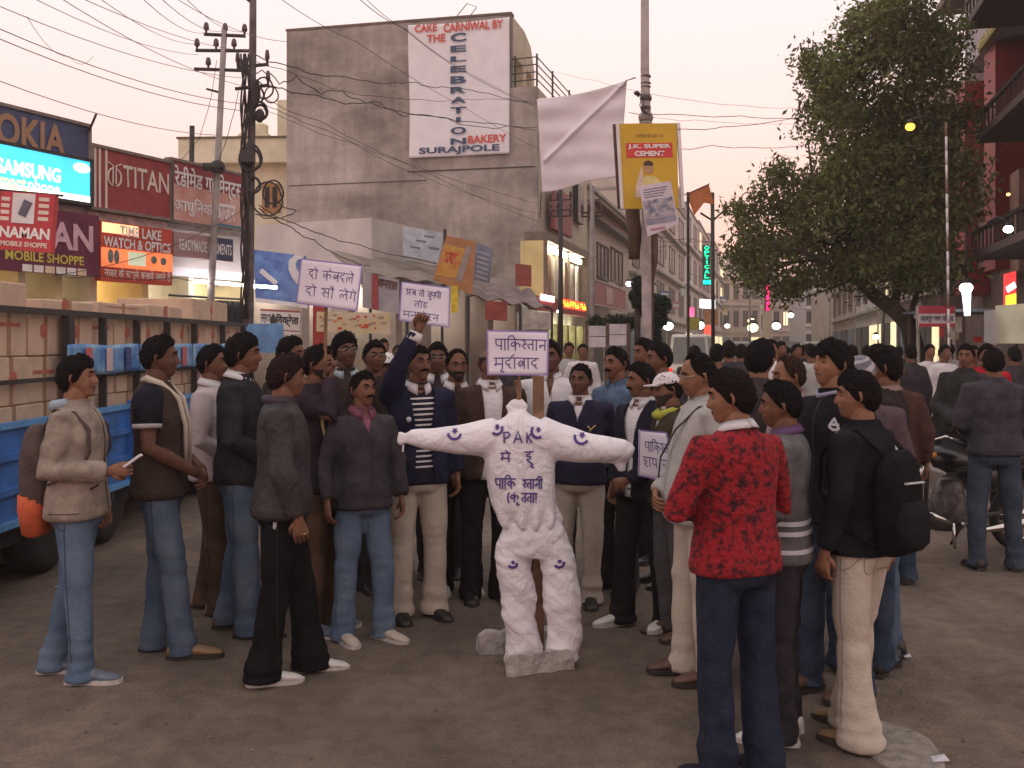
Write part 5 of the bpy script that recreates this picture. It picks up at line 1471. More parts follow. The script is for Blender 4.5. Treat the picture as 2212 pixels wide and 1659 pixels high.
def carton(x, y, z, w_, l_, h_, lab, rot=0.0):
    t_ = thing('carton', lab, 'carton', (x, y, z), 'cartons stacked in the blue truck bed', rot)
    mb = MB(); mb.box(-w_ / 2, w_ / 2, -l_ / 2, l_ / 2, 0, h_); o_ = link('box', mb.mesh('box', card)); o_.parent = t_
    o_.modifiers.new('edge', 'BEVEL').width = .008
    mb = MB(); mb.box(-w_ / 2 - .003, w_ / 2 + .003, -.025, .025, -.0 + .002, h_ + .002); o_ = link('tape', mb.mesh('tape', M('brown_tape', (.34, .20, .12), .4, .1))); o_.parent = t_
    a = rr.uniform(-.12, .05) * l_
    mb = MB()
    if rr.random() < .75:
        mb.tube([(w_ / 2 + .001, a, h_ * .55), (w_ / 2 + .004, a, h_ * .55)], [.055, .055], 10)
    else:
        mb.box(w_ / 2 + .001, w_ / 2 + .004, -l_ * .36, l_ * .3, h_ * .62, h_ * .7)
    o_ = link('printed_mark', mb.mesh('printed_mark', cardd)); o_.parent = t_
    return t_


ys = np.arange(5.15, 12.5, .52)
rows = ('bottom row', 'second row', 'third row', 'fourth row', 'top row')
for i, y in enumerate(ys):
    for lv in range(4):
        where = 'hidden low' if lv == 0 else ''
        lab = 'brown printed carton in the %s of the truck load, %s from its near end' % (rows[lv], ('first', 'second', 'third', 'fourth', 'fifth', 'sixth', 'seventh', 'eighth', 'ninth', 'tenth', 'eleventh', 'twelfth', 'thirteenth', 'fourteenth', 'fifteenth')[i])
        carton(XS - .29 + rr.uniform(-.02, .015), y + .25, .60 + lv * .335, .5, .50, .33, lab, rr.uniform(-.02, .02))
for i, (y, z, l_, h_, lb) in enumerate(((5.6, 1.94, .9, .15, 'big slumped carton on top of the load at far left'), (6.7, 1.94, .95, .17, 'bulging carton on top of the load near the rail corner'), (7.9, 1.94, .9, .08, 'flattened carton lying on the load beside the thick post'), (9.0, 1.94, 1.0, .10, 'long low carton on top in the middle of the load'), (10.1, 1.94, 1.0, .12, 'low carton on top under the red optics sign'), (11.6, 1.94, 1.5, .23, 'long tall carton crowning the far end of the load'))):
    carton(XS - .45, y, z, .8, l_, h_, lb, rr.uniform(-.04, .04))
mb = MB(); mb.box(XS - 2.2, XS - .6, 5.3, 12.4, .61, 1.9); mb.build('carton_core', card, label='mass of brown cartons stacked in the middle of the truck bed', cat='cartons', kind='stuff')
mb = MB(); c = W(60, 640, 7.6)
# ================================================================== PEOPLE
TMP = bpy.data.scenes.new('tmp')


def remesh(mb, voxel, smooth=5, fac=.6):
    """fuse overlapping closed shapes into one skin; returns verts (n,3), faces list"""
    me = bpy.data.meshes.new('raw')
    me.from_pydata(mb.v, [], mb.f)
    o = bpy.data.objects.new('raw', me)
    TMP.collection.objects.link(o)
    m = o.modifiers.new('r', 'REMESH'); m.mode = 'VOXEL'; m.voxel_size = voxel
    if smooth:
        s = o.modifiers.new('s', 'SMOOTH'); s.factor = fac; s.iterations = smooth
    vl = TMP.view_layers[0]
    vl.update()
    e = o.evaluated_get(vl.depsgraph)
    em = e.to_mesh()
    n = len(em.vertices)
    co = np.empty(n * 3); em.vertices.foreach_get('co', co)
    no = np.empty(n * 3); em.vertices.foreach_get('normal', no)
    fl = [tuple(p.vertices) for p in em.polygons]
    e.to_mesh_clear()
    bpy.data.objects.remove(o); bpy.data.meshes.remove(me)
    return co.reshape(-1, 3), no.reshape(-1, 3), fl


def folds(P, seed, amp, fx=7.0, fz=11.0):
    r = np.random.default_rng(seed)
    d = np.zeros(len(P))
    for k in range(7):
        kv = r.normal(size=3) * np.array([fx, fx, fz]) * (.5 + .35 * k)
        ph = r.uniform(0, 6.28)
        wv = r.normal(size=3) * 4
        d += np.sin(P @ kv + ph + 1.6 * np.sin(P @ wv + ph * 2)) / (1 + .45 * k)
    return d * amp / 2.0


def mesh_obj(name, co, fl, mats, parent, mi=None, smooth=True):
    me = bpy.data.meshes.new(name)
    me.from_pydata(co.tolist() if hasattr(co, 'tolist') else co, [], fl)
    for m in (mats if isinstance(mats, (list, tuple)) else [mats]): me.materials.append(m)
    if mi is not None: me.polygons.foreach_set('material_index', mi)
    if smooth: me.polygons.foreach_set('use_smooth', [True] * len(fl))
    me.update()
    o = bpy.data.objects.new(name, me)
    COL.objects.link(o)
    o.parent = parent
    return o


def sstep(a, b, x):
    t = np.clip((x - a) / (b - a), 0, 1)
    return t * t * (3 - 2 * t)


def sel(cx, cy, z, rx, ry, n=20, p=2.4, front=0.0):
    """superellipse ring at height z; front>0 swells the belly (-y side)"""
    out = []
    for k in range(n):
        q = 2 * PI * k / n
        c, s = math.cos(q), math.sin(q)
        x = abs(c) ** (2 / p) * rx * (1 if c > 0 else -1)
        y = abs(s) ** (2 / p) * ry * (1 if s > 0 else -1)
        if y < 0: y *= 1 + front
        out.append((cx + x, cy + y, z))
    return out


HA, HB, HC = .077, .098, .120


def head_pos(th, t, off=0.0, face=True):
    """point of the head surface; th azimuth (0 = face), t = height -1..1; arrays"""
    up = t > 0
    w_round = np.sqrt(np.clip(1 - t * t, 0, 1))
    w_low = np.clip(1 - np.abs(t) ** 3.4, 0, 1) ** (1 / 2.6)
    fr = np.clip(np.cos(th), 0, 1) ** .7
    w = np.where(up, np.clip(1 - np.abs(t) ** 2.3, 0, 1) ** (1 / 2.2), w_round * (1 - fr) + w_low * fr)
    a, b_, c = HA + off, HB + off, HC + off
    X = a * w * np.sin(th)
    Y = -b_ * w * np.cos(th)
    Z = c * t
    k = sstep(0, -1, t)
    X = X * (1 - .30 * k)
    Y = np.where(Y > 0, Y * (1 - .30 * k), Y)
    if face:
        F_ = (np.cos(th) > .2)
        zz, xx = Z, X
        f = np.zeros_like(Z)
        nose = np.interp(zz, [-.040, -.030, -.020, .022, .03], [0, .9, 1, .12, 0])
        f += .024 * nose * np.exp(-(xx / (.0105 + .004 * nose)) ** 2)
        f += .007 * np.exp(-((zz - .034) / .011) ** 2) * np.exp(-(xx / .045) ** 4)
        for sx_ in (-1, 1):
            f -= .011 * np.exp(-((xx - sx_ * .032) / .015) ** 2 - ((zz - .012) / .013) ** 2)
            f += .004 * np.exp(-((xx - sx_ * .045) / .016) ** 2 - ((zz + .02) / .018) ** 2)
        f += .007 * np.exp(-((zz + .055) / .011) ** 2) * np.exp(-(xx / .026) ** 4)
        f -= .004 * np.exp(-((zz + .0555) / .0022) ** 2) * np.exp(-(xx / .024) ** 4)
        f += .008 * np.exp(-((zz + .095) / .018) ** 2) * np.exp(-(xx / .024) ** 2)
        Y = Y - f * F_
    return X, Y, Z


def grid_faces(nu, nv, wrap=True):
    f = []
    for j in range(nv):
        for i in range(nu if wrap else nu - 1):
            a, b_ = j * nu + i, j * nu + (i + 1) % nu
            f.append((a, b_, b_ + nu, a + nu))
    return f


SKIN = [M('skin_deep', (.125, .058, .037), .6, .25, 22, .1, 90, spec=.3), M('skin_brown', (.175, .078, .047), .6, .25, 22, .1, 90, spec=.3), M('skin_warm', (.25, .118, .071), .6, .22, 22, .1, 90, spec=.3)]
LIP = M('lips', (.12, .045, .035), .5, .1)
EYEW = M('eye_white', (.12, .09, .08), .3, 0)
IRIS = M('iris_dark', (.015, .008, .006), .15, 0)
HAIRM = M('black_hair', (.009, .006, .007), .85, .4, 60, .8, 90, spec=.12)
HAIRB = M('brown_hair', (.04, .02, .014), .85, .4, 60, .8, 90, spec=.12)
GREYH = M('greying_hair', (.06, .05, .05), .85, .4, 60, .8, 90, spec=.12)
STUB = M('beard_shade', (.03, .018, .015), .8, .3, 60)


def lerp(a, b_, t): return tuple(x + (y - x) * t for x, y in zip(a, b_))


ARMS = {
    'down': ((.235, .035, 1.13), (.245, -.04, .90), (.0, -.18, -1), .45),
    'front': ((.245, .00, 1.12), (.07, -.215, .96), (-.85, -.25, -.35), .5),
    'cross': ((.225, -.07, 1.14), (-.04, -.225, 1.17), (-1, .05, .15), .35),
    'back': ((.23, .13, 1.15), (.07, .19, .98), (-.8, .1, -.5), .4),
    'pocket': ((.27, .04, 1.13), (.19, -.03, .95), (-.1, -.1, -1), .4),
    'phone': ((.21, .07, 1.12), (.13, -.20, 1.10), (-.15, -1, .12), .75),
    'chest': ((.25, -.02, 1.13), (.10, -.24, 1.20), (-.6, -.5, .5), .7),
    'hip': ((.30, .07, 1.16), (.19, -.02, 1.02), (-.6, -.6, -.4), .5),
}


def hand_mesh(mb, Wp, d, n, side, curl, m=0, T=None):
    """palm, four unequal bent fingers and a thumb; d along the hand, n palm normal"""
    d = Vector(d).normalized()
    n = Vector(n); n = (n - d * n.dot(d)).normalized()
    s = d.cross(n) * side          # thumb side
    Wp = Vector(Wp)

    def ring(c, a, b_, ax, ay, k=8):
        return [c + ax * a * math.cos(2 * PI * q / k) + ay * b_ * math.sin(2 * PI * q / k) for q in range(k)]
    mb.loft([ring(Wp - d * .03, .024, .019, s, n), ring(Wp, .026, .018, s, n), ring(Wp + d * .03, .036, .016, s, n), ring(Wp + d * .07, .041, .014, s, n), ring(Wp + d * .088, .038, .010, s, n)], m, T)
    for k, (o_, L) in enumerate(((.030, .070), (.010, .079), (-.011, .073), (-.030, .058))):
        p = Wp + d * .08 + s * o_
        ang = 0.0
        pts, rr_ = [p - d * .015], [.0095]
        dd = d
        for j, (fr, c_) in enumerate(((.45, 1.1), (.32, 1.35), (.23, .9))):
            ang += curl * c_
            dd = (d * math.cos(ang) + n * math.sin(ang)).normalized()
            pts.append(p.copy()); rr_.append(.0095 - .0008 * j)
            p = p + dd * L * fr
        pts.append(p); rr_.append(.0065)
        mb.tube([tuple(q) for q in pts], rr_, 6, m, T)
    p = Wp + d * .02 + s * .028
    t1 = (d * .75 + s * .65 + n * .25 * (1 + curl)).normalized()
    t2 = (d * .9 + s * .1 + n * .6 * (curl + .2)).normalized()
    mb.tube([tuple(p - t1 * .01), tuple(p + t1 * .03), tuple(p + t1 * .03 + t2 * .028)], [.013, .0115, .008], 6, m, T)


NP = 0


def person(label, px, top, Y, yaw, hyaw=0, hpitch=0, kind='jacket', up=None, shirt=None, vopen=.0, low=.0, hem=.86, tr=None, flare=.0, shoe=None,
           hair='short', hm=None, belly=.0, arms=('down', 'down'), feet=((.10, .0, 8), (-.10, .0, -8)), beard=False, moust=False, glasses=False,
           skin=1, collar=None, lod=0, sc=None, wide=1.0, sleeve=1.0, extra=None, cap=None, lean=0.0, group='people gathered round the effigy', foldamp=.008, vmax=.10):
    """one standing person; body, hair, clothes and shoes are parts. px, top: picture place of the head top at Y metres"""
    global NP
    NP += 1
    sd = NP
    r = random.Random(sd)
    zt_ = EYE + (HZ - top) / F * Y
    sc = sc or zt_ / 1.688
    wide *= .93
    root = thing('person', label, 'person', (0, 0, 0), group)
    vox = (.0125, .017, .024)[lod]
    sk = SKIN[skin]
    # ---- body: head, neck, trunk, limbs, hands, eyes
    mb = MB()
    nu, nv = (64, 44) if lod == 0 else ((44, 30) if lod == 1 else (26, 18))
    u = np.linspace(-1, 1, nu, endpoint=False)
    th = PI * np.sign(u) * np.abs(u) ** 1.45
    tt = -np.cos(np.linspace(.06, PI - .04, nv + 1)) * .999
    TH, TTt = np.meshgrid(th, tt)
    X, Yh, Z = head_pos(TH, TTt)
    hv = np.stack([X, Yh, Z], -1).reshape(-1, 3)
    hr = r.uniform(.96, 1.05)
    hv[:, 0] *= hr
    zc_ = 1.585
    HM = Matrix.Translation((0, .005, 1.50)) @ Matrix.Rotation(R(hyaw), 4, 'Z') @ Matrix.Rotation(R(hpitch + r.uniform(-3, 3)), 4, 'X') @ Matrix.Rotation(R(r.uniform(-4, 4)), 4, 'Y') @ Matrix.Scale(.905, 4) @ Matrix.Translation((0, -.012, zc_ - 1.50))
    gf = grid_faces(nu, nv)
    fmid = hv[np.array(gf)].mean(1)
    k0 = len(mb.f)
    mb.add(hv, gf, 0, HM)
    for i, c in enumerate(fmid):
        if c[1] < -.06:
            if abs(c[0]) < .025 and -.064 < c[2] < -.047: mb.m[k0 + i] = 1
            elif (beard and c[2] < -.035 and not (abs(c[0]) < .022 and -.066 < c[2] < -.046)): mb.m[k0 + i] = 4
        elif beard and c[1] < .0 and c[2] < -.02: mb.m[k0 + i] = 4
    topc = hv[-nu:].mean(0); mb.add(np.vstack([hv[-nu:], topc[None]]), [(i, (i + 1) % nu, nu) for i in range(nu)], 0, HM)
    if lod < 2:
        for sx_ in (-1, 1):
            mb.ell((sx_ * .031, -.0760, .012), (.0135, .0125, .0075), 2, HM, 10, 8)
            mb.ell((sx_ * .031, -.0842, .012), (.0066, .0050, .0066), 3, HM, 8, 6)
            mb.tube([(sx_ * (.077 * hr - .004), .0, .022), (sx_ * (.077 * hr + .008), .012, .02), (sx_ * (.077 * hr + .008), .016, -.01), (sx_ * (.075 * hr), .006, -.035)], [(.006, .010), (.007, .017), (.006, .014), (.005, .007)], 8, 0, HM, up=(1, 0, 0))
    mb.tube([(0, .016, 1.36), (0, .010, 1.43), (0, .002, 1.50), (0, -.008, 1.555)], [(.068, .066), (.058, .060), (.056, .060), (.052, .055)], 14)
    # trunk and legs under the clothes
    mb.loft([sel(0, .0, z, rx, ry, 16) for z, rx, ry in ((.82, .13, .09), (.95, .15, .10), (1.08, .13, .09), (1.25, .155, .10), (1.38, .13, .075), (1.43, .07, .06))])
    jl = []
    for q, side in ((0, 1), (1, -1)):
        ap = arms[q]
        E_, W_, hd, cu = ARMS[ap] if isinstance(ap, str) else ap
        E_ = Vector((E_[0] * side, E_[1], E_[2])); W_ = Vector((W_[0] * side, W_[1], W_[2])); hd = Vector((hd[0] * side, hd[1], hd[2]))
        S_ = Vector((side * .175 * wide, .01, 1.375))
        if E_.z > 1.45: S_.z += .02
        jl.append((S_, E_, W_, side))
        mb.tube([S_, S_.lerp(E_, .5), E_, E_.lerp(W_, .35), E_.lerp(W_, .8), W_], [.05, .047, .038, .040, .030, .025], 10)
        nrm = Vector((-side, .1, 0)) if abs(hd.normalized().x) < .6 else Vector((0, 1, 0) if not (isinstance(ap, str) and ap == 'back') else (0, -1, 0))
        if hd.z > .6: nrm = Vector((0, -1, 0)) if not isinstance(ap, str) else nrm
        hand_mesh(mb, W_ + hd.normalized() * .015, hd, nrm, side, cu)
    legs = []
    for q, side in ((0, 1), (1, -1)):
        fx, fy, fa = feet[q]
        hip = Vector((side * .088 * wide, .0, .90)); an = Vector((fx, fy + .03, .09))
        kn = hip.lerp(an, .52) + Vector((side * .01, -.025, 0))
        legs.append((hip, kn, an, fa))
        mb.tube([hip, kn, an], [.06, .045, .035], 8)
    body = link('body', mb.mesh('body', [sk, LIP, EYEW, IRIS, STUB], True)); body.parent = root
    # ---- hair
    hm = hm or HAIRM
    if hair != 'none' and cap is None or hair == 'cap':
        n1, n2 = (56, 16) if lod < 2 else (28, 9)
        th = np.linspace(-PI, PI, n1, endpoint=False)
        ta = np.abs(th) * 180 / PI
        style = {'short': ([0, 40, 58, 80, 100, 125, 180], [.62, .60, .34, -.02, -.15, -.55, -.66], .012), 'full': ([0, 40, 62, 80, 100, 125, 180], [.48, .44, .20, -.22, -.30, -.66, -.80], .019),
                 'fringe': ([0, 40, 62, 80, 100, 125, 180], [.30, .32, .10, -.25, -.32, -.68, -.85], .020), 'receding': ([0, 25, 45, 60, 80, 100, 125, 180], [.88, .90, .80, .45, .0, -.12, -.5, -.62], .014),
                 'crop': ([0, 40, 58, 80, 100, 125, 180], [.66, .64, .42, .04, -.08, -.45, -.56], .011), 'bald': ([0, 60, 85, 100, 125, 180], [.3, .3, -.0, -.12, -.5, -.62], .010), 'cap': ([0, 60, 80, 100, 125, 180], [.3, .3, -.1, -.15, -.55, -.66], .012)}[hair if hair in ('short', 'full', 'fringe', 'receding', 'crop', 'bald', 'cap') else 'short']
        tmin = np.interp(ta, style[0], style[1]) + .03 * np.sin(th * 7 + sd) 
        tmax = np.ones(n1) * .999
        if hair == 'bald': tmax = np.interp(ta, [0, 60, 85, 120, 180], [.31, .31, .42, .50, .52])
        K = np.linspace(0, 1, n2 + 1)[:, None]
        ph0, ph1 = np.arccos(np.clip(tmin, -1, 1)), np.arccos(np.clip(tmax, -1, 1))
        ph = ph0[None] * (1 - K) + ph1[None] * K
        t_ = np.cos(ph)
        THH = np.repeat(th[None], n2 + 1, 0)
        rg = np.random.default_rng(sd + 300)
        nzv = .5 + .5 * np.sin(THH * 5 + 3 * np.sin(t_ * 4 + sd)) * np.sin(t_ * 7 + THH * 2 + sd)
        off = style[2] * (np.clip(K / .16, 0, 1) ** .6) * (.62 + .5 * nzv) + rg.uniform(-.0045, .0055, t_.shape) * (K > .05)
        if hair in ('full', 'fringe', 'short'): off = off + .010 * np.clip(np.cos(THH), 0, 1) * sstep(.5, .9, t_)
        off[0] = -.006
        if hair == 'bald': off[-1] = -.004
        X, Yh, Z = head_pos(THH, t_, off, False)
        v_ = np.stack([X * hr, Yh, Z], -1).reshape(-1, 3)
        mb = MB(); mb.add(v_, grid_faces(n1, n2), 0, HM)
        if hair != 'bald': mb.add(np.vstack([v_[-n1:], v_[-n1:].mean(0)[None]]), [(i, (i + 1) % n1, n1) for i in range(n1)], 0, HM)
        if lod < 2:
            # loose tufts that break the outline
            for k in range(420 if lod == 0 else 120):
                j = rg.integers(int(n1 * (n2 * .25)), n1 * n2)
                p = Vector(v_[j]); nn = (p - Vector((0, 0, -.01))).normalized()
                tdir = (nn * .45 + Vector(rg.normal(size=3)) * .55 + Vector((0, -.2, -.2))).normalized()
                sd_ = nn.cross(tdir).normalized() * .004
                q = p + tdir * rg.uniform(.008, .016)
                mb.add([p - sd_ - nn * .003, p + sd_ - nn * .003, q], [(0, 1, 2)], 0, HM)
            for sx_ in (-1, 1):
                mb.tube([(sx_ * .014, -.0975, .034), (sx_ * .032, -.0965, .041), (sx_ * .050, -.083, .034)], [(.005, .006), (.005, .006), (.003, .003)], 6, 0, HM)
            if moust:
                mb.tube([(-.034, -.088, -.048), (-.020, -.104, -.040), (0, -.111, -.0365), (.020, -.104, -.040), (.034, -.088, -.048)], [(.004, .004), (.008, .007), (.009, .0085), (.008, .007), (.004, .004)], 8, 0, HM, up=(0, 1, 0))
        o = link('hair', mb.mesh('hair', hm, True)); o.parent = root
    if glasses:
        mb = MB()
        for sx_ in (-1, 1):
            mb.tube([(sx_ * .032 + .021 * math.cos(q), -.102, .012 + .015 * math.sin(q)) for q in np.linspace(0, 2 * PI, 17)], .0018, 4, 0, HM)
            mb.tube([(sx_ * .053, -.100, .016), (sx_ * .078, -.06, .018), (sx_ * .082, .0, .018)], .0018, 4, 0, HM)
        mb.tube([(-.011, -.102, .015), (0, -.105, .018), (.011, -.102, .015)], .0018, 4, 0, HM)
        o = link('glasses', mb.mesh('glasses', M('glasses_metal', (.35, .3, .25), .15, 0, metal=.9))); o.parent = root
    if cap:
        mb = MB()
        if cap[0] == 'peak':
            n1, n2 = 40, 10
            th = np.linspace(-PI, PI, n1, endpoint=False); K = np.linspace(0, 1, n2 + 1)[:, None]
            ph = np.arccos(.35) * (1 - K) + .02 * K
            THH = np.repeat(th[None], n2 + 1, 0); t_ = np.cos(ph) * np.ones_like(THH)
            X, Yh, Z = head_pos(THH, t_, .016, False)
            v_ = np.stack([X, Yh, Z], -1).reshape(-1, 3)
            mb.add(v_, grid_faces(n1, n2), 0, HM)
            pts = [(.070 * math.sin(a), -.075 - .085 * math.cos(a) - .012, .036 + .012 * math.cos(a)) for a in np.linspace(-1.35, 1.35, 13)]
            pin = [(.072 * math.sin(a), -.060 - .045 * math.cos(a), .046) for a in np.linspace(-1.35, 1.35, 13)]
            vv = pts + pin + [(x, y, z + .006) for x, y, z in pts] + [(x, y, z + .006) for x, y, z in pin]
            ff = [(i, i + 1, i + 14, i + 13) for i in range(12)] + [(i + 26, i + 39, i + 40, i + 27) for i in range(12)] + [(i, i + 26, i + 27, i + 1) for i in range(12)]
            mb.add(vv, ff, 0, HM)
        else:
            n1, n2 = 40, 12
            th = np.linspace(-PI, PI, n1, endpoint=False); K = np.linspace(0, 1, n2 + 1)[:, None]
            tm = np.interp(np.abs(th) * 180 / PI, [0, 60, 90, 130, 180], [.42, .3, -.05, -.45, -.6])
            ph = np.arccos(tm)[None] * (1 - K) + .02 * K
            THH = np.repeat(th[None], n2 + 1, 0); t_ = np.cos(ph)
            X, Yh, Z = head_pos(THH, t_, .014 + .006 * (np.sin(K * 12) * .3), False)
            v_ = np.stack([X, Yh, Z * 1.03], -1).reshape(-1, 3)
            mb.add(v_, grid_faces(n1, n2), 0, HM)
            if cap[0] == 'band':
                for k, ff in enumerate(mb.f):
                    if k // n1 in (3, 4, 7): mb.m[k] = 1
        o = link('cap' if cap[0] == 'peak' else 'knitted_cap', mb.mesh('cap', [cap[1], cap[2] if len(cap) > 2 else cap[1]], True)); o.parent = root
        o.modifiers.new('thick', 'SOLIDIFY').thickness = .004
    # ---- upper garment
    up = up or _mc['dark_cloth']
    e = {'jacket': .016, 'blazer': .014, 'sweater': .010, 'shirt': .006, 'tee': .006, 'vest': .014}[kind]
    mb = MB()
    lv = [(hem, .184 * wide + e, .132 + e, .0, belly * .5), (hem + .03, .187 * wide + e, .134 + e, .0, belly * .7), (.98, .174 * wide + e, .124 + e, .0, belly), (1.06, .158 * wide + e, .112 + e, .0, belly), (1.16, .160 * wide + e, .112 + e, .0, belly * .7),
          (1.26, .172 * wide + e, .118 + e, .0, belly * .2), (1.34, .178 * wide + e, .112 + e, .005, 0), (1.395, .160 * wide + e, .092 + e, .01, 0), (1.425, .115 * wide + e, .074 + e, .012, 0), (1.45, .066 + e, .062 + e, .010, 0)]
    if kind in ('jacket',): lv.append((1.475, .064 + e * .8, .064 + e * .8, .006, 0))
    mb.loft([sel(0, cy - lean * max(0, z - 1.0), z, rx, ry, 26, 2.5 if z < 1.3 else 2.2, fb) for z, rx, ry, cy, fb in lv])
    for (S_, E_, W_, side) in jl:
        s0 = Vector((side * .10, .01, 1.37))
        endp = E_.lerp(W_, .97)
        r1, r2, r3 = .064 + e * .6, .045 + e * .9, .033 + e * .9
        if kind == 'vest' : continue
        if kind == 'tee' or sleeve < .9:
            q = S_.lerp(E_, .75)
            mb.tube([s0, S_, S_.lerp(E_, .4), q], [.066, .074, .066, .064], 16)
        else:
            mb.tube([s0, S_, S_.lerp(E_, .5), E_ + (E_ - S_) * .02, E_.lerp(W_, .5), endp], [.066, r1, r1 * .88, r2 + .002, (r2 + r3) / 2 + .003, r3], 16)
    co, no, fl = remesh(mb, vox, 4, .55)
    amp = foldamp * (1.0 if kind != 'sweater' else .6)
    d = folds(co, sd, amp)
    arm_w = sstep(.14, .22, np.abs(co[:, 0]))
    d += folds(co, sd + 90, amp * .8, 5, 26) * arm_w
    d += (co[:, 2] < hem + .05) * .003
    co = co + no * d[:, None]
    if vopen > 0 or low > 0:
        fa = np.array([f[:4] if len(f) > 3 else f + (f[-1],) for f in fl])
        fc = co[fa].mean(1)

        vb_ = 1.14 if kind in ('blazer',) else 1.30
        def opn(z): return np.interp(z, [hem, hem + .12, vb_, vb_ + .03, 1.43, 1.50], [low * 1.5, low * 1.1, low * .9 + .002, low * .8 + .008, vopen, vopen * .9])
        lim = opn(fc[:, 2])
        rm = (fc[:, 1] < -.02) & (np.abs(fc[:, 0]) < lim) & (np.abs(fc[:, 0]) < .13) & ((low > 0) | (fc[:, 2] > vb_))
        vr = set(i for f, k in zip(fl, rm) if k for i in f)
        fl = [f for f, k in zip(fl, rm) if not k]
        vk = set(i for f in fl for i in f)
        for i in vr & vk:
            l_ = float(opn(co[i, 2]))
            if co[i, 1] < 0 and abs(abs(co[i, 0]) - l_) < vox * 1.3:
                co[i, 0] = math.copysign(l_, co[i, 0])
    used = np.zeros(len(co), bool)
    for f in fl:
        for i in f: used[i] = True
    idx = np.cumsum(used) - 1
    fl = [tuple(int(idx[i]) for i in f) for f in fl]
    co = co[used]
    mi = None
    mats = [up]
    if isinstance(up, tuple): mats = list(up)
    o = mesh_obj({'jacket': 'jacket', 'blazer': 'blazer', 'sweater': 'sweater', 'shirt': 'shirt', 'tee': 't_shirt', 'vest': 'vest'}[kind], co, fl, mats, root, mi)
    if vopen > 0 or low > 0:
        o.modifiers.new('thick', 'SOLIDIFY').thickness = .008
    if shirt:
        mb = MB()
        e2 = e - .008
        mb.loft([sel(0, cy - lean * max(0, z - 1.0) , z, rx - .021, ry - .019, 26, 2.5 if z < 1.3 else 2.2, fb) for z, rx, ry, cy, fb in lv[:10]] + [sel(0, .006, 1.475, .064, .066, 26)])
        co2 = np.array(mb.v); 
        o = link('shirt', mb.mesh('shirt', shirt, True)); o.parent = root
    if collar:
        mb = MB()
        for side in (-1, 1):
            pts = []
            n_ = 9
            a0 = np.linspace(PI / 2 * side, (PI / 2 - 2.75) * side if side > 0 else (-PI / 2 + 2.75), n_)
            rowv = []
            for k in range(n_):
                q = side * (PI - 2.85 * k / (n_ - 1))      # from the nape (pi) round to the throat
                x, y = math.sin(q), -math.cos(q)
                rr1, rr2 = .062 + e * .4, .078 + e
                hh = 1.492 - .035 * (k / (n_ - 1)) ** 1.5
                tip = .030 + .030 * (k / (n_ - 1)) ** 3
                rowv += [(x * rr1, y * rr1 + .008, hh - .02), (x * rr1 * 1.02, y * rr1 + .006, hh + .004), (x * rr2, y * rr2 + .006, hh - tip)]
            ff = []
            for k in range(n_ - 1):
                a = 3 * k
                ff += [(a, a + 3, a + 4, a + 1), (a + 1, a + 4, a + 5, a + 2)]
            mb.add(rowv, ff)
        o = link('collar', mb.mesh('collar', collar, True)); o.parent = root
        o.modifiers.new('thick', 'SOLIDIFY').thickness = .005
    if lod < 2 and kind in ('jacket', 'blazer') and not low:
        mb = MB()
        zz_ = np.linspace(hem + .03, 1.12 if kind == 'blazer' else 1.42, 12)
        bv = BVHTree.FromPolygons([tuple(c) for c in co.tolist()], fl)
        pts = []
        for z in zz_:
            h_ = bv.ray_cast(Vector((.012, -1, z)), Vector((0, 1, 0)))
            if h_[0]: pts.append(h_[0] + Vector((0, -.001, 0)))
        if len(pts) > 2:
            mb.tube(pts, .0035, 5)
            o = link('zip', mb.mesh('zip', M('dark_trim', (.012, .011, .012), .5, 0))); o.parent = root
    # ---- trousers
    tr = tr or M('dark_trousers', (.022, .018, .022), .85, .3, 6, .2, 60)
    mb = MB()
    mb.loft([sel(0, .0, z, rx * wide, ry, 22, 2.4, belly * .4) for z, rx, ry in ((1.0, .138, .098), (.95, .158, .112), (.90, .172, .124), (.84, .172, .126), (.80, .150, .108))])
    for hip, kn, an, fa in legs:
        low_ = Vector((an.x, an.y - .012, .022))
        mb.tube([hip + Vector((0, 0, .02)), hip.lerp(kn, .3), hip.lerp(kn, .7), kn, kn.lerp(low_, .5), low_ + Vector((0, 0, .06)), low_], [.090, .094, .083, .074, .070 + flare * .4, .071 + flare, .078 + flare * 1.1], 16)
    co, no, fl = remesh(mb, vox, 4, .5)
    d = folds(co, sd + 40, foldamp * .8, 6, 9)
    bot = np.clip((.34 - co[:, 2]) / .3, 0, 1)
    d += folds(co, sd + 60, .012, 4, 34) * bot + folds(co, sd + 61, .008, 5, 30) * np.exp(-((co[:, 2] - .5) / .07) ** 2)
    co = co + no * d[:, None]
    mesh_obj('trousers', co, fl, tr, root)
    # ---- shoes
    shoe = shoe or M('black_shoe', (.015, .012, .012), .4, .2, 10)
    for k, (hip, kn, an, fa) in enumerate(legs):
        Tm = Matrix.Translation((an.x, an.y - .03, 0)) @ Matrix.Rotation(R(fa), 4, 'Z')
        mb = MB(Tm)
        rings = []
        for y, w_, h_ in ((.095, .022, .06), (.085, .036, .085), (.05, .040, .10), (0, .038, .095), (-.05, .041, .075), (-.10, .047, .058), (-.14, .045, .048), (-.175, .032, .036), (-.188, .012, .024)):
            rings.append([(w_ * math.cos(q), y, .018 + (h_ - .018) * (.5 + .5 * math.sin(q)) if math.sin(q) > -.5 else .018) for q in np.linspace(0, 2 * PI, 14, endpoint=False)])
        mb.loft(rings)
        o = link('shoe', mb.mesh('shoe', shoe, True)); o.parent = root
        ms = MB(Tm)
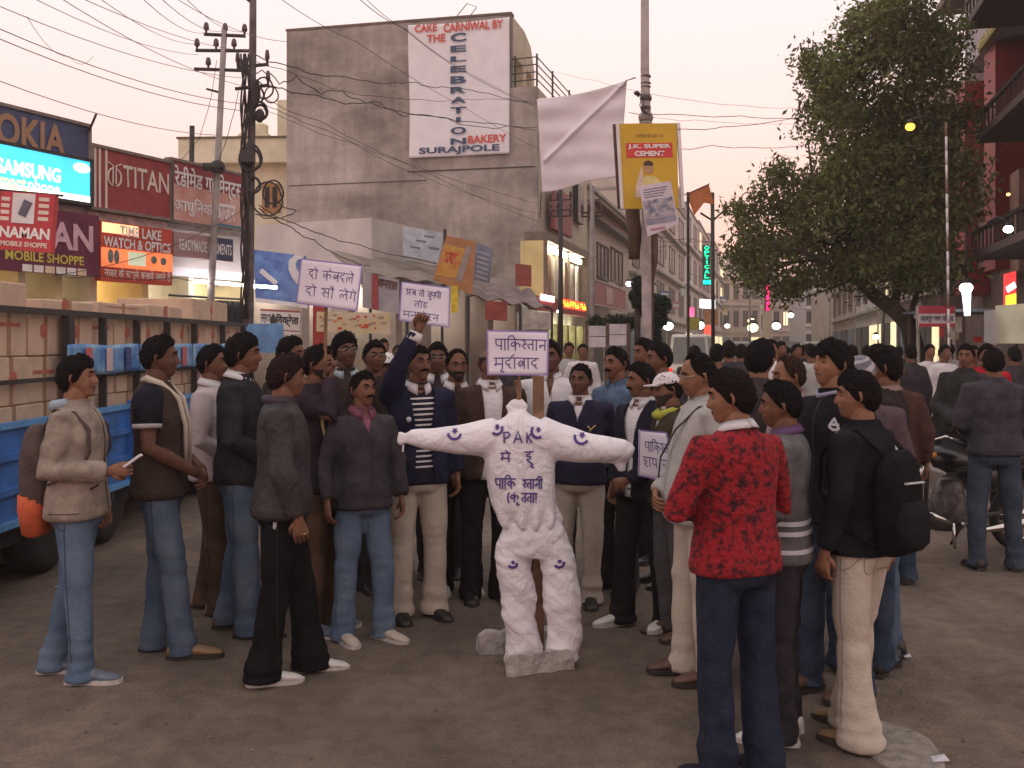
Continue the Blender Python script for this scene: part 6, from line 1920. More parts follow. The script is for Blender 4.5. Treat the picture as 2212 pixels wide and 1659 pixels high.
        outl = [(x * 1.06, y * 1.03) for x, y in ((.0, .1), (.03, .092), (.041, .05), (.040, 0), (.045, -.07), (.049, -.11), (.045, -.15), (.028, -.18), (0, -.192), (-.028, -.18), (-.045, -.15), (-.049, -.11), (-.045, -.07), (-.040, 0), (-.041, .05), (-.03, .092))]
        ms.loft([[(x, y, z) for x, y in outl] for z in (.001, .024)])
        so = link('sole', ms.mesh('sole', (M('dark_sole', (.03, .024, .02), .8, .2) if 'black' in shoe.name or 'brown' in shoe.name or 'tan' in shoe.name else M('pale_sole', (.50, .46, .44), .8, .15, 20)))); so.parent = o
    if lod == 0:
        gn = {'jacket': 'jacket', 'blazer': 'blazer', 'sweater': 'sweater', 'shirt': 'shirt', 'tee': 't_shirt', 'vest': 'vest'}[kind]
        seam = M('dark_seam', (.014, .012, .014), .8, 0)
        jn = 'jeans' in tr.name
        sm = M('denim_seam', (.03, .042, .07), .8, 0) if jn else (M('pale_seam', (.26, .22, .19), .8, 0) if ('cream' in tr.name or 'stone' in tr.name) else seam)
        for s_ in (-1, 1):
            hugging(root, 'trousers', 'side_seam', [[(-.005, .86), (.0, .5), (.012, .12)], [(-.10 * 1, .90), (-.04, .82), (.0, .80)] if s_ < 0 else [(.10, .90), (.04, .82), (.0, .80)]], .005, sm, .002, (s_, 0, 0))
        for a in (-.125, .07): hugging(root, 'trousers', 'pocket_seam', [[(a, .86), (a + .055, .86), (a + .055, .80), (a + .027, .785), (a, .80), (a, .86)]], .004, sm, .002, (0, 1, 0))
        if kind in ('jacket', 'blazer', 'vest'):
            for s_ in (-1, 1): hugging(root, gn, 'pocket', [[(.07 * s_, hem + .17), (.135 * s_, hem + .15)]], .010, seam, .003)
            hugging(root, gn, 'hem_seam', [[(a, hem + .035) for a in np.linspace(-.13, .13, 5)]], .004, seam, .002, (0, 1, 0))
            for s_ in (-1, 1):
                hugging(root, gn, 'hem_seam', [[(a, hem + .035) for a in np.linspace(-.08, .08, 4)]], .004, seam, .002, (s_, 0, 0))
            hugging(root, gn, 'back_seam', [[(-.14, 1.31), (0, 1.33), (.14, 1.31)]] + ([[(0, 1.33), (0, hem + .04)]] if kind == 'blazer' else []), .004, seam, .002, (0, 1, 0))
        if gn == 'shirt' or kind == 'shirt':
            hugging(root, gn, 'placket', [[(.012, 1.40), (.012, hem + .03)]], .004, M('grey_seam', (.2, .19, .19), .8, 0), .002)
    x = (px - 1106.0) / F * Y
    root.location = (x, Y, 0)
    root.rotation_euler = (R(r.uniform(-1.3, 1.3)), R(r.uniform(-1.6, 1.6)), R(yaw))
    root.scale = (sc, sc, sc)
    if extra:
        extra(root, HM)
    return root


def pmat(o):
    return Matrix.Translation(o.location) @ o.rotation_euler.to_matrix().to_4x4() @ Matrix.Scale(o.scale[0], 4)


def addpart(root, name, fn, mat, smooth=True, T=None):
    mb = MB(T)
    fn(mb)
    o = link(name, mb.mesh(name, mat, smooth)); o.parent = root
    return o


_bv = {}


def hugging(root, part, name, paths, w, mat, off=.003, frm=(0, -1, 0)):
    """ribbon marks laid on a garment: paths in x,z seen from the front (or along frm)"""
    g = [c for c in root.children if c.name.split('.')[0] == part]
    if not g: return None
    me = g[0].data
    bv = _bv.get(me.name)
    if bv is None:
        bv = _bv[me.name] = BVHTree.FromPolygons([tuple(v.co) for v in me.vertices], [tuple(p.vertices) for p in me.polygons])
    d = -Vector(frm)
    side = Vector((0, 0, 1)).cross(Vector(frm)).normalized()

    def fn(a, z):
        h = bv.ray_cast(Vector(frm) * 1.0 + side * a + Vector((0, 0, z)), d)
        if h[0] is None: return None
        return h[0] + h[1] * off, h[1]
    mb = MB()
    fine = []
    for q in paths:
        f_ = []
        for i in range(len(q) - 1):
            n_ = max(2, int(math.dist(q[i], q[i + 1]) / .02))
            f_ += [(q[i][0] + (q[i + 1][0] - q[i][0]) * k / n_, q[i][1] + (q[i + 1][1] - q[i][1]) * k / n_) for k in range(n_)]
        fine.append(f_ + [q[-1]])
    ribbons(mb, fine, fn, w)
    o = link(name, mb.mesh(name, mat)); o.parent = root
    return o


# cloth colours
D = lambda n, c, **k: M(n, c, .92, k.pop('var', .28), k.pop('vsc', 9), k.pop('bump', .3), k.pop('bs', 110), wr=.20, spec=.08, **k)
beige_j = D('beige_jacket', (.30, .24, .20))
jean_l = D('light_jeans', (.075, .12, .19), vsc=5, col2=(.155, .21, .29), lo=.3, hi=.7)
jean_m = D('mid_jeans', (.055, .09, .15), vsc=5, col2=(.13, .17, .24))
jean_d = D('dark_jeans', (.025, .038, .065), vsc=5, col2=(.055, .075, .115))
brown_v = D('dark_brown_vest', (.055, .038, .032))
black_t = D('black_tee', (.018, .017, .026))
dgrey_j = D('dark_grey_jacket', (.045, .038, .044))
leather = M('dark_leather', (.036, .030, .032), .6, .3, 9, .35, 70, wr=.3, spec=.3)
black_tr = D('black_track_pants', (.010, .009, .010))
brown_tr = D('brown_trousers', (.085, .052, .036))
cream_tr = D('cream_trousers', (.50, .43, .36), var=.08)
cream_tr2 = D('stone_trousers', (.42, .36, .31), var=.08)
navy_b = D('navy_blazer', (.018, .018, .042))
brown_b = D('brown_blazer', (.060, .034, .028))
maroon_b = D('dark_brown_sweater', (.050, .026, .022))
white_s = D('white_shirt', (.66, .62, .64), var=.06)
pale_s = D('pale_grey_shirt', (.40, .38, .37), var=.07)
denim_s = D('denim_shirt', (.10, .14, .22))
navy_s = D('navy_sweater', (.022, .02, .040))
redb = M('red_knit', (.30, .008, .016), .95, 0, 30, .9, 50, col2=(.045, .004, .009), lo=.47, hi=.62, wr=.25)
grey_st = D('grey_sweater', (.12, .115, .12))
pink_s = D('pink_shirt', (.40, .26, .27), var=.08)
black_j = D('black_jacket', (.014, .013, .017))
olive_j = D('olive_dark_jacket', (.05, .04, .026))
navy_tr = D('navy_trousers', (.022, .027, .048))
grey_tr = D('grey_trousers', (.09, .085, .09))
red_s = D('red_shirt', (.40, .02, .03))
tan_sh = M('tan_shoe', (.26, .15, .075), .5, .2, 10)
brown_sh = M('brown_shoe', (.10, .045, .028), .5, .2, 10)
white_sh = M('white_sneaker', (.60, .57, .54), .6, .12, 14)
grey_sh = M('grey_blue_sneaker', (.13, .15, .20), .7, .3, 20)
refl = M('pale_reflective_patch', (.50, .48, .52), .5, .1, 9)
pad = M('placard_paper', (.84, .78, .88), .7, .04, 3)
ink = M('violet_marker_ink', (.07, .035, .22), .6, 0)
gold = M('gold_metal', (.7, .5, .2), .25, 0, metal=1)
wood = M('raw_wood', (.22, .12, .07), .8, .3, 14, .2, 40)
# ---------------------------------------------------------------- the effigy
YE = 5.4
uE = YE / F


def eff(px, py, dy=0.0):
    return W(px, py, YE) + Vector((0, dy, 0))


eg = thing('effigy', 'white stuffed cloth effigy with outstretched arms, inked writing and crescent marks', 'effigy', (W(1150, 0, YE).x, YE + .05, 0))
egl = eg.location.copy()


def ering(px0, px1, py, depth, dy=0.0, n=26, p=2.2):
    c = eff((px0 + px1) / 2, py, dy)
    rx = (px1 - px0) / 2 * uE
    return sel(c.x, c.y, c.z, rx, depth, n, p)


mb = MB()
mb.loft([ering(1086, 1206, 1138, .096), ering(1074, 1214, 1120, .108), ering(1062, 1207, 1095, .112), ering(1052, 1200, 1055, .12), ering(1047, 1198, 1010, .12), ering(1042, 1200, 965, .115), ering(1052, 1196, 935, .11), ering(1068, 1172, 912, .09), ering(1092, 1146, 898, .07), ering(1100, 1136, 888, .05)])
mb.tube([eff(1070, 945), eff(1030, 948), eff(980, 950), eff(925, 949), eff(885, 945), eff(875, 946)], [.110, .094, .078, .060, .045, .028], 18)
mb.tube([eff(1165, 945), eff(1205, 955), eff(1260, 965), eff(1310, 972), eff(1345, 976), eff(1364, 982)], [.108, .092, .078, .070, .062, .038], 18)
mb.tube([eff(1330, 985), eff(1340, 1000), eff(1345, 1020)], [.04, .03, .022], 12)
mb.ell(eff(866, 948), (.030, .028, .046)); mb.tube([eff(878, 946), eff(868, 948)], [.015, .02], 10)
mb.ell(eff(864, 938), (.020, .02, .026))
mb.tube([eff(1098, 888), eff(1112, 876), eff(1122, 872), eff(1136, 884)], [.03, .036, .034, .02], 12)
mb.ell(eff(1119, 872), (.036, .034, .022))
co, no, fl = remesh(mb, .011, 4, .5)
d = folds(co, 77, .005, 5, 4) + folds(co, 78, .004, 20, 10)
armw = sstep(.30, .42, np.abs(co[:, 0] - egl.x))
d += folds(co, 79, .006, 8, 30) * armw
zc2 = (co[:, 2] - W(0, 1125, YE).z)
d += .016 * np.sin(np.arctan2(co[:, 0] - egl.x, -(co[:, 1] - YE)) * 9) * np.exp(-(zc2 / .06) ** 2)
co = co + no * d[:, None]
wc = M('white_effigy_cloth', (.80, .75, .79), .85, .07, 5, .2, 50, wr=.40, spec=.2)
o = mesh_obj('shirt', co - np.array(egl), fl, wc, eg)
shirt_bvh = BVHTree.FromPolygons([tuple(c) for c in co.tolist()], fl)
# trousers
mb = MB()
mb.loft([ering(1090, 1210, 1122, .085), ering(1083, 1220, 1142, .095), ering(1074, 1228, 1168, .102), ering(1072, 1235, 1192, .10), ering(1076, 1234, 1206, .085)])


def lring(px0, px1, py, dep): return ering(px0, px1, py, dep, 0, 20, 2.1)


mb.loft([lring(1074, 1160, 1180, .088), lring(1073, 1152, 1215, .085), lring(1073, 1152, 1250, .085), lring(1082, 1157, 1290, .08), lring(1087, 1160, 1330, .078), lring(1091, 1166, 1370, .082), lring(1092, 1170, 1400, .086), lring(1092, 1172, 1430, .09)])
mb.loft([lring(1142, 1236, 1180, .088), lring(1163, 1243, 1215, .085), lring(1170, 1248, 1250, .085), lring(1176, 1255, 1290, .08), lring(1178, 1256, 1330, .078), lring(1179, 1256, 1370, .08), lring(1180, 1254, 1400, .085), lring(1186, 1250, 1426, .09)])
co, no, fl = remesh(mb, .011, 4, .5)
q_ = (co[:, 2] + (co[:, 0] - egl.x) * .8)[:, None] * np.array([0, 0, 1.0]); q_[:, 0] = co[:, 0] * .5
d = folds(co, 87, .005, 6, 7) + folds(q_, 88, .009, 3, 34) * np.clip((.95 - co[:, 2]) / .4, .2, 1) + folds(co, 90, .005, 14, 26)
hipc = np.exp(-((co[:, 2] - W(0, 1208, YE).z) / .06) ** 2)
d -= .004 * np.abs(np.sin(co[:, 2] * 60 + (co[:, 0] - egl.x) * 14)) * hipc
co = co + no * d[:, None]
co[:, 2] = np.maximum(co[:, 2], .004)
o = mesh_obj('trousers', co - np.array(egl), fl, wc, eg)
tr_bvh = BVHTree.FromPolygons([tuple(c) for c in co.tolist()], fl)


def on_shirt(bv, off=.0065):
    def fn(px, py):
        o_ = Vector((0, 0, EYE)); d_ = (W(px, py, YE) - o_).normalized()
        p0 = W(px, py, YE - .8)
        h = bv.ray_cast(p0, Vector((0, 1, 0)) if False else d_)
        if h[0] is None: return None
        n = h[1] if h[1].dot(d_) < 0 else -h[1]
        return h[0] + n * off, n
    return fn


fn = on_shirt(shirt_bvh); fnt = on_shirt(tr_bvh)


def eff_write(s, x0, x1, ybase, h, w=.0075, head=True, seed=1, name='inked_writing', tilt=0.0):
    st, wd_ = hand(s, .02, head, seed)
    k = (x1 - x0) / max(wd_, .1)
    q = [[(x0 + a * k, ybase - b_ * h + tilt * a * k) for a, b_ in stq] for stq in st]
    mb = MB(); ribbons(mb, q, fn, w)
    o = link(name, mb.mesh(name, ink), eg)


def strokes(qs, f_, w, name='inked_mark'):
    mb = MB(); ribbons(mb, qs, f_, w); link(name, mb.mesh(name, ink), eg)


# letters P A K, then the Hindi lines
strokes([[(1090, 957), (1089, 934)], [(1089, 935), (1098, 934), (1102, 939), (1098, 945), (1090, 947)]], fn, .008, 'inked_writing')
strokes([[(1110, 957), (1119, 932), (1128, 957)], [(1113, 948), (1125, 948)]], fn, .008, 'inked_writing')
strokes([[(1138, 935), (1138, 957)], [(1149, 935), (1138, 947)], [(1141, 945), (1149, 957)]], fn, .008, 'inked_writing')
eff_write('me', 1082, 1103, 998, 19, seed=3)
eff_write('hU.', 1134, 1151, 1000, 24, seed=4)
eff_write('pAik', 1071, 1114, 1056, 22, seed=5)
eff_write('StAnI', 1129, 1172, 1056, 20, seed=6)
eff_write('(ku', 1095, 1122, 1084, 21, seed=7, head=False)
eff_write('ttA!', 1126, 1160, 1086, 20, seed=8)


def moon(cx, cy, rr, f_, rot=0.0, closed=False):
    ar = lambda a, r_: (cx + r_ * math.cos(a + rot), cy + r_ * math.sin(a + rot))
    strokes([[ar(a, rr) for a in np.linspace(.1, 2.9, 9)]], f_, .014)
    mb_ = star(cx + 1, cy - rr * .25, rr * .42)
    strokes([[(x, y) for x, y in mb_]], f_, .009)


for cx, cy, rr, rot in ((982, 935, 14, .1), (1073, 926, 13, -.5), (1162, 932, 14, .9), (1256, 944, 15, .5)):
    moon(cx, cy, rr, fn, rot)
moon(1107, 1217, 9, fnt, -.2); moon(1208, 1215, 10, fnt, -.3)
# trim, knot tails, rope, frame, support
strokes_m = M('cloth_seam', (.55, .50, .52), .9, 0)
mb = MB(); ribbons(mb, [[(1124 + .5 * math.sin(k), y) for k, y in enumerate(range(902, 1120, 10))]], on_shirt(shirt_bvh, .002), .026); link('placket', mb.mesh('placket', wc), eg)
mb = MB(); mb.tube([eff(872, 960, -.02), eff(871, 975, -.02)], .005, 5); link('tie_string', mb.mesh('tie_string', white_p), eg)
mb = MB()
mb.box(-.03, .03, -.02, .02, 0, 1.52, T=Matrix.Translation((W(1164, 0, YE).x, YE + .10, 0)))
link('upright_post', mb.mesh('upright_post', wood), eg)
mb = MB(); mb.tube([eff(872, 945, .02), eff(1368, 985, .02)], .012, 6); link('cross_stick', mb.mesh('cross_stick', wood), eg)
mb = MB(); mb.tube([eff(1120, 884, -.0), eff(1122, 835, -.03), eff(1120, 798, -.055)], [.012, .012, .004], 6); mb.tube([eff(1128, 880, 0), eff(1113, 822, -.01)], .010, 6); link('placard_stick', mb.mesh('placard_stick', wood), eg)
# concrete blocks holding the post
blk = M('rough_block', (.40, .37, .35), .95, .25, 9, .6, 40)
for k, (x0, y0, x1, y1, w_, h_, lb) in enumerate(((1036, YE + .16, 1250, YE + .32, .09, .11, 'rough grey concrete block lying behind the feet of the effigy'), (1098, YE - .20, 1240, YE - .08, .06, .105, 'pale crumbly concrete block lying across the front of the effigy feet'))):
    a, b_ = Vector((W(x0, 0, y0).x, y0, 0)), Vector((W(x1, 0, y1).x, y1, 0))
    d_ = (b_ - a).normalized(); n_ = Vector((-d_.y, d_.x, 0)) * w_
    mb = MB()
    rr = random.Random(k)
    L = (b_ - a).length
    rings = []
    for q in np.linspace(0, 1, 14):
        c = a + d_ * L * q
        j = lambda: rr.uniform(-.011, .011)
        sh = 1 if 0 < q < 1 else .9
        rings.append([c + Vector((j(), j(), .0)), c + n_ * sh + Vector((j(), j(), 0)), c + n_ * sh + Vector((0, j(), h_ * .5 + j())), c + n_ * .9 * sh + Vector((j(), 0, h_ * sh + j())), c + n_ * .1 + Vector((j(), 0, h_ * sh + j())), c + Vector((0, j(), h_ * .55 + j()))])
    mb.loft([[tuple(p) for p in r_] for r_ in rings])
    mb.build('concrete_block', blk, None, False, label=lb, cat='concrete block')


# ---------------------------------------------------------------- placards
def placard(label, c4, Y, lines, stick=None, dz=.0, seed=1, ys=None, w=.0045):
    ys = ys or [Y] * 4
    P4 = [W(px, py, y) for (px, py), y in zip(c4, ys)]
    t = thing('placard', label, 'placard', sum(P4, Vector()) / 4, 'handwritten protest placards')

    def bil(u, v_):
        p = P4[3].lerp(P4[2], u).lerp(P4[0].lerp(P4[1], u), v_)
        return p + Vector((0, .012 * math.sin(3 * u + seed) * math.sin(2.5 * v_ + seed), 0))
    v, f = cloth_grid(bil, 12, 10)
    mb = MB(); mb.add(v, f); o = mb.build('card', pad, t, True); m_ = o.modifiers.new('thick', 'SOLIDIFY'); m_.thickness = .005; m_.offset = 1 if False else 0
    nrm = (P4[1] - P4[0]).cross(P4[3] - P4[0]).normalized()
    if nrm.y > 0: nrm = -nrm
    fn_ = lambda u, v_: (bil(u, v_) + nrm * .0045, nrm)
    for k, (s, x0, x1, y0, h_) in enumerate(lines):
        st, wd_ = hand(s, .025, True, seed * 10 + k)
        kk = (x1 - x0) / wd_
        mb = MB(); ribbons(mb, [[(x0 + a * kk, y0 + b_ * h_) for a, b_ in q] for q in st], fn_, w)
        mb.build('handwriting', ink, t)
    mb = MB(); ribbons(mb, [[(a, .012) for a in np.linspace(.01, .99, 9)], [(a, .988) for a in np.linspace(.01, .99, 9)], [(.01, a) for a in np.linspace(.01, .99, 9)], [(.99, a) for a in np.linspace(.01, .99, 9)]], fn_, .007)
    mb.build('tape_border', M('violet_tape', (.30, .22, .52), .6, .1), t)
    if stick:
        mb = MB(); mb.tube([W(*stick[0]), W(*stick[1])], .011, 6); mb.build('stick', wood, t)
    return t


placard('raised white placard on a stick with two lines of Hindi writing', [(651, 558), (783, 573), (773, 673), (638, 655)], 5.9,
        [('do keble', .16, .88, .58, .20) if False else ('dAe kebdle', .15, .88, .58, .20), ('dAe sAE leg.e', .13, .95, .20, .20)], ((706, 600, 5.93), (701, 815, 5.93)), seed=2)
placard('raised white placard with three lines of Hindi writing behind the fist', [(867, 608), (973, 621), (971, 708), (861, 693)], 6.75,
        [('ab tAe cuppI', .10, .82, .68, .15), ('tAeD', .28, .55, .40, .15), ('mnmAehn', .08, .78, .12, .15)], ((900, 640, 6.78), (905, 850, 6.78)), seed=3)
placard('white placard reading Pakistan Murdabad in Hindi on top of the effigy', [(1051, 713), (1186, 716), (1184, 811), (1052, 810)], 5.31,
        [('pAikStAn', .14, .96, .56, .24), ('mudrAbAd', .12, .84, .14, .24)], None, seed=4, w=.0055)
placard('folded white placard half hidden beside the pale shirted man', [(1380, 928), (1440, 934), (1462, 1046), (1379, 1028)], 5.42,
        [('pAikStA', .18, 1.02, .56, .2), ('hAy -hA', .12, 1.0, .24, .19)], None, seed=5, ys=[5.42, 5.5, 5.5, 5.42])
# ---------------------------------------------------------------- the crowd, left side
UP = ((.17, -.14, 1.585), (.055, -.17, 1.79), (-.35, .0, 1), 1.15)


def ex_p1(root, HM):
    addpart(root, 'hood', lambda mb: mb.tube([(-.08, .02, 1.46), (-.06, .09, 1.44), (0, .11, 1.43), (.06, .09, 1.44), (.08, .02, 1.46), (.05, -.06, 1.43)], [.02, .032, .036, .032, .024, .016], 10), M('pale_blue_hood', (.32, .38, .46), .9, .1))
    for s_ in (-1, 1):
        addpart(root, 'strap', lambda mb: (mb.tube([(s_ * .12, .12, 1.32), (s_ * .13, .06, 1.425), (s_ * .13, -.04, 1.41), (s_ * .135, -.115, 1.32), (s_ * .15, -.12, 1.2), (s_ * .16, -.06, 1.08), (s_ * .15, .1, 1.04)], .016, 8, flat=.35)), M('strap_brown', (.07, .045, .04), .8, .2))


p1 = person('young man in beige jacket and light jeans with a backpack, holding a white phone', 172, 773, 5.19, 92, 4, -4, 'jacket', beige_j, hem=.86, tr=jean_l, shoe=grey_sh, hair='full', arms=('down', 'phone'), feet=((.09, .16, 5), (-.09, -.06, 0)), skin=2, extra=ex_p1)
Tp = pmat(p1)
t = thing('backpack', 'brown and orange backpack worn by the young man at far left', 'backpack', Tp @ Vector((0, .22, 1.1)))
mb = MB(Tp)
mb.loft([sel(0, .195, z, rx, ry, 18, 3) for z, rx, ry in ((.90, .09, .04), (.93, .13, .07), (1.05, .14, .08), (1.2, .13, .075), (1.3, .10, .055), (1.34, .06, .03))])
mb.build('bag', M('brown_bag', (.085, .055, .05), .85, .3, 9, .3, 50), t, True)
mb = MB(Tp); mb.loft([sel(0, .205, z, rx, ry, 18, 3) for z, rx, ry in ((.76, .10, .035), (.78, .13, .055), (.90, .14, .078), (.98, .132, .078))]); mb.build('lower_pocket', M('orange_bag_cloth', (.50, .09, .03), .8, .25, 7), t, True)
Pw = Tp @ Vector((-.12, -.30, 1.13))
t = thing('mobile_phone', 'small white mobile phone in the hand of the young man at far left', 'phone', Pw)
mb = MB(Tp @ Matrix.Translation((-.12, -.33, 1.155)) @ Matrix.Rotation(R(-35), 4, 'X')); mb.box(-.024, .024, -.05, .05, -.006, .006); mb.build('case', white_p, t)
mb = MB(Tp @ Matrix.Translation((-.12, -.33, 1.155)) @ Matrix.Rotation(R(-35), 4, 'X')); mb.box(-.019, .019, -.03, .04, .0061, .008); mb.build('screen', glass, t)


def ex_p2(root, HM):
    o = addpart(root, 'hood_lining', lambda mb: mb.tube([(-.03, .075, 1.46), (-.085, .04, 1.47), (-.085, -.03, 1.44), (-.060, -.115, 1.36), (-.055, -.15, 1.22), (-.05, -.15, 1.0)], [.012, .02, .020, .016, .013, .010], 8), M('cream_lining', (.50, .42, .34), .9, .1))
    addpart(root, 'hood_lining', lambda mb: mb.tube([(.03, .075, 1.46), (.085, .04, 1.47), (.085, -.03, 1.44), (.060, -.115, 1.36), (.055, -.15, 1.22), (.05, -.15, 1.0)], [.012, .02, .020, .016, .013, .010], 8), _mc['cream_lining'])
    for c in list(root.children):
        if c.name.startswith('body'): pass
    sl_ = lambda mb: mb.tube([(-.13, .01, 1.38), (-.19, .01, 1.36), (-.215, .01, 1.22)], [.07, .079, .070], 16)
    addpart(root, 'sleeve', sl_, black_t)
    addpart(root, 'sleeve', lambda mb: mb.tube([(.13, .01, 1.38), (.19, .01, 1.36), (.215, .01, 1.22)], [.07, .079, .070], 16), black_t)
    addpart(root, 'sleeve_band', lambda mb: mb.tube([(-.2135, .01, 1.238), (-.2155, .01, 1.215)], [.0745, .0735], 16), M('grey_band', (.36, .33, .33), .8, .2, 20))


p2 = person('tall man in brown sleeveless vest and short black sleeves with clasped hands', 350, 728, 5.57, 97, 6, 0, 'vest', brown_v, hem=.84, tr=jean_d if False else D('blue_jeans', (.06, .095, .15), vsc=5, col2=(.12, .15, .20)), shoe=tan_sh, hair='short', arms=('front', 'front'), feet=((.09, .04, 3), (-.09, -.14, 0)), skin=0, extra=ex_p2, beard=False)
p3 = person('man in dark jacket and blue jeans, second row behind the man in track pants', 518, 725, 5.97, 93, 2, 0, 'jacket', D('black_blue_jacket', (.028, .027, .033)), hem=.86, tr=D('blue_jeans', (.045, .065, .10)), shoe=brown_sh, hair='full', arms=('down', 'front'), collar=white_s, feet=((.09, .08, 0), (-.09, -.08, 0)), skin=1)
person('man in pale shirt and brown trousers mostly hidden behind the dark jacketed man', 470, 748, 6.45, 88, 0, 0, 'shirt', D('pale_pink_white_shirt', (.50, .42, .43), var=.06), hem=.86, tr=brown_tr, shoe=tan_sh, hair='short', arms=('down', 'front'), collar=white_s, feet=((.09, .1, 0), (-.09, -.05, 0)))


def ex_p4(root, HM):
    addpart(root, 'collar', lambda mb: mb.tube([(-.085, -.02, 1.455), (-.07, .07, 1.46), (0, .095, 1.462), (.07, .07, 1.46), (.085, -.02, 1.455)], [.014, .022, .024, .022, .014], 8), M('purple_collar', (.05, .03, .05), .8, .2))
    for s_ in (-1, 1):
        addpart(root, 'side_stripe', lambda mb: mb.tube([(s_ * .188, .012, .93), (s_ * .185, .015, .75), (s_ * .163, .01, .5), (s_ * .165, .04, .25), (s_ * .172, .05, .06)], [(.006, .014)] * 5, 6, up=(0, 1, 0)), M('white_stripe', (.52, .50, .50), .8, .1))


p4 = person('heavy set man in dark grey jacket and black track pants with white side stripe', 600, 770, 5.19, 98, 8, 2, 'jacket', leather, hem=.86, tr=black_tr, flare=.026, shoe=white_sh, hair='full', hm=M('maroon_black_hair', (.022, .010, .011), .85, .4, 60, .8, 90, spec=.12), arms=('down', ((.25, -.02, 1.12), (.235, -.10, .88), (0, -.2, -1), .5)), feet=((.10, -.18, 6), (-.11, .05, 12)), wide=1.2, belly=.10, extra=ex_p4, skin=1)
addpart(p4, 'ring', lambda mb: mb.tube([(-.235 + .012 * math.cos(q), -.135 + .012 * math.sin(q), .795) for q in np.linspace(0, 2 * PI, 10)], .003, 5), gold)
person('man behind with a dark jacket and yellow trim, gripping the first placard stick', 697, 748, 6.02, 75, 5, 0, 'jacket', D('purple_black_jacket', (.034, .024, .034)), hem=.84, tr=brown_tr, shoe=grey_sh, hair='short', beard=True, arms=('down', ((.22, -.18, 1.30), (.08, -.12, 1.50), (.0, 0, 1), 1.2)), skin=1,
       extra=lambda root, HM: addpart(root, 'yellow_trim', lambda mb: mb.tube([(-.13, -.09, 1.36), (-.15, -.10, 1.25), (-.14, -.125, 1.12)], .010, 6), M('yellow_trim', (.55, .45, .22), .8, .1)))
p5 = person('man with a thick moustache in dark jacket, pink collar and light jeans', 785, 806, 5.83, 28, 14, 0, 'jacket', D('charcoal_jacket', (.052, .044, .052)), shirt=D('pink_purple_shirt', (.22, .08, .12)), vopen=.045, hem=.84, tr=jean_l, shoe=M('cream_sneaker', (.46, .38, .32), .7, .2, 14), hair='short', moust=True, arms=('down', 'down'), collar=_mc['pink_purple_shirt'], feet=((.13, -.04, 25), (-.12, .02, 5)), wide=.96, belly=.12, skin=1)
person('man with a black quiff in the back row above the track pants man', 628, 729, 6.75, 70, 0, 0, 'jacket', dgrey_j, hair='short', lod=1, skin=1)
person('man in spectacles with raised chin at the back, between the two raised placards', 757, 722, 6.95, 20, 15, 0, 'jacket', D('dull_brown_jacket', (.05, .035, .032)), hair='full', glasses=True, collar=M('pale_blue_collar', (.35, .42, .45), .8, .1), lod=0, skin=0)
person('man in glinting spectacles behind the raised arm', 800, 738, 7.2, 15, 10, 0, 'sweater', maroon_b, hair='short', glasses=True, lod=1, skin=1)


def ex_p9(root, HM):
    paths = [[(-.075, z), (.085, z + .004)] for z in np.arange(.96, 1.38, .032)]
    hugging(root, 'shirt', 'shirt_stripes', paths, .011, white_s, .003)
    addpart(root, 'cuff', lambda mb: mb.tube([(-.085, -.166, 1.735), (-.062, -.170, 1.785)], [.052, .044], 12), white_s)
    addpart(root, 'badge', lambda mb: mb.tube([(-.10, -.138, 1.255), (-.10, -.144, 1.255)], [.018, .016], 8), refl)


p9 = person('man with a moustache in navy blazer over striped jersey, punching his fist up', 903, 752, 6.30, 22, 12, -8, 'blazer', navy_b, shirt=D('dark_jersey', (.022, .02, .035)), vopen=.085, low=.05, hem=.85, tr=cream_tr, flare=.016, hair='short', moust=True, arms=('down', UP), collar=white_s, feet=((.11, .0, 12), (-.11, .0, -6)), wide=1.05, extra=ex_p9, skin=1)
person('man in a white cap half hidden behind the raised arm', 846, 764, 7.6, 5, 0, 0, 'jacket', dgrey_j, hair='cap', cap=('peak', M('white_cap_cloth', (.66, .60, .60), .8, .06)), lod=1, skin=1)
person('bespectacled man at the back right beside the raised fist', 952, 742, 7.45, 5, 0, 0, 'jacket', D('plum_jacket', (.045, .028, .04)), hair='short', glasses=True, lod=1, skin=0, collar=white_s)
person('bearded man in dark brown sweater with white collar behind the effigy arm', 990, 757, 6.95, 12, 5, 0, 'sweater', maroon_b, hem=.84, tr=black_tr, shoe=white_sh, hair='receding', beard=True, moust=True, collar=white_s, skin=1, wide=1.05, belly=.1)
person('balding man in brown blazer and open white shirt left of the effigy', 1048, 752, 6.75, 14, 4, 0, 'blazer', brown_b, shirt=white_s, vopen=.075, low=.055, hem=.82, tr=D('black_trousers', (.018, .014, .016)), hair='bald', hm=GREYH, moust=True, collar=white_s, skin=1, wide=1.08, belly=.15)
person('man in white shirt directly behind the central placard', 1192, 738, 7.3, -6, -8, 0, 'shirt', white_s, hem=.84, hair='short', collar=white_s, skin=0, vopen=.03, wide=1.05)
p15 = person('man in navy sweater with white collar and cream trousers right of the effigy', 1246, 788, 6.65, -12, -10, 0, 'sweater', navy_s, hem=.86, tr=cream_tr2, hair='crop', moust=False, collar=white_s, vopen=.045, shirt=white_s, arms=('back', 'back'), skin=0, wide=1.08, belly=.12)
addpart(p15, 'chest_logo', lambda mb: (mb.tube([(.075, -.146, 1.27), (.10, -.148, 1.245), (.13, -.142, 1.275)], .004, 5), mb.tube([(.10, -.147, 1.245), (.085, -.147, 1.225)], .004, 5)), gold)
person('man in blue denim shirt looking left over the navy sweater shoulder', 1330, 753, 7.05, -42, -10, 0, 'shirt', denim_s, hair='short', collar=denim_s, moust=True, skin=1)
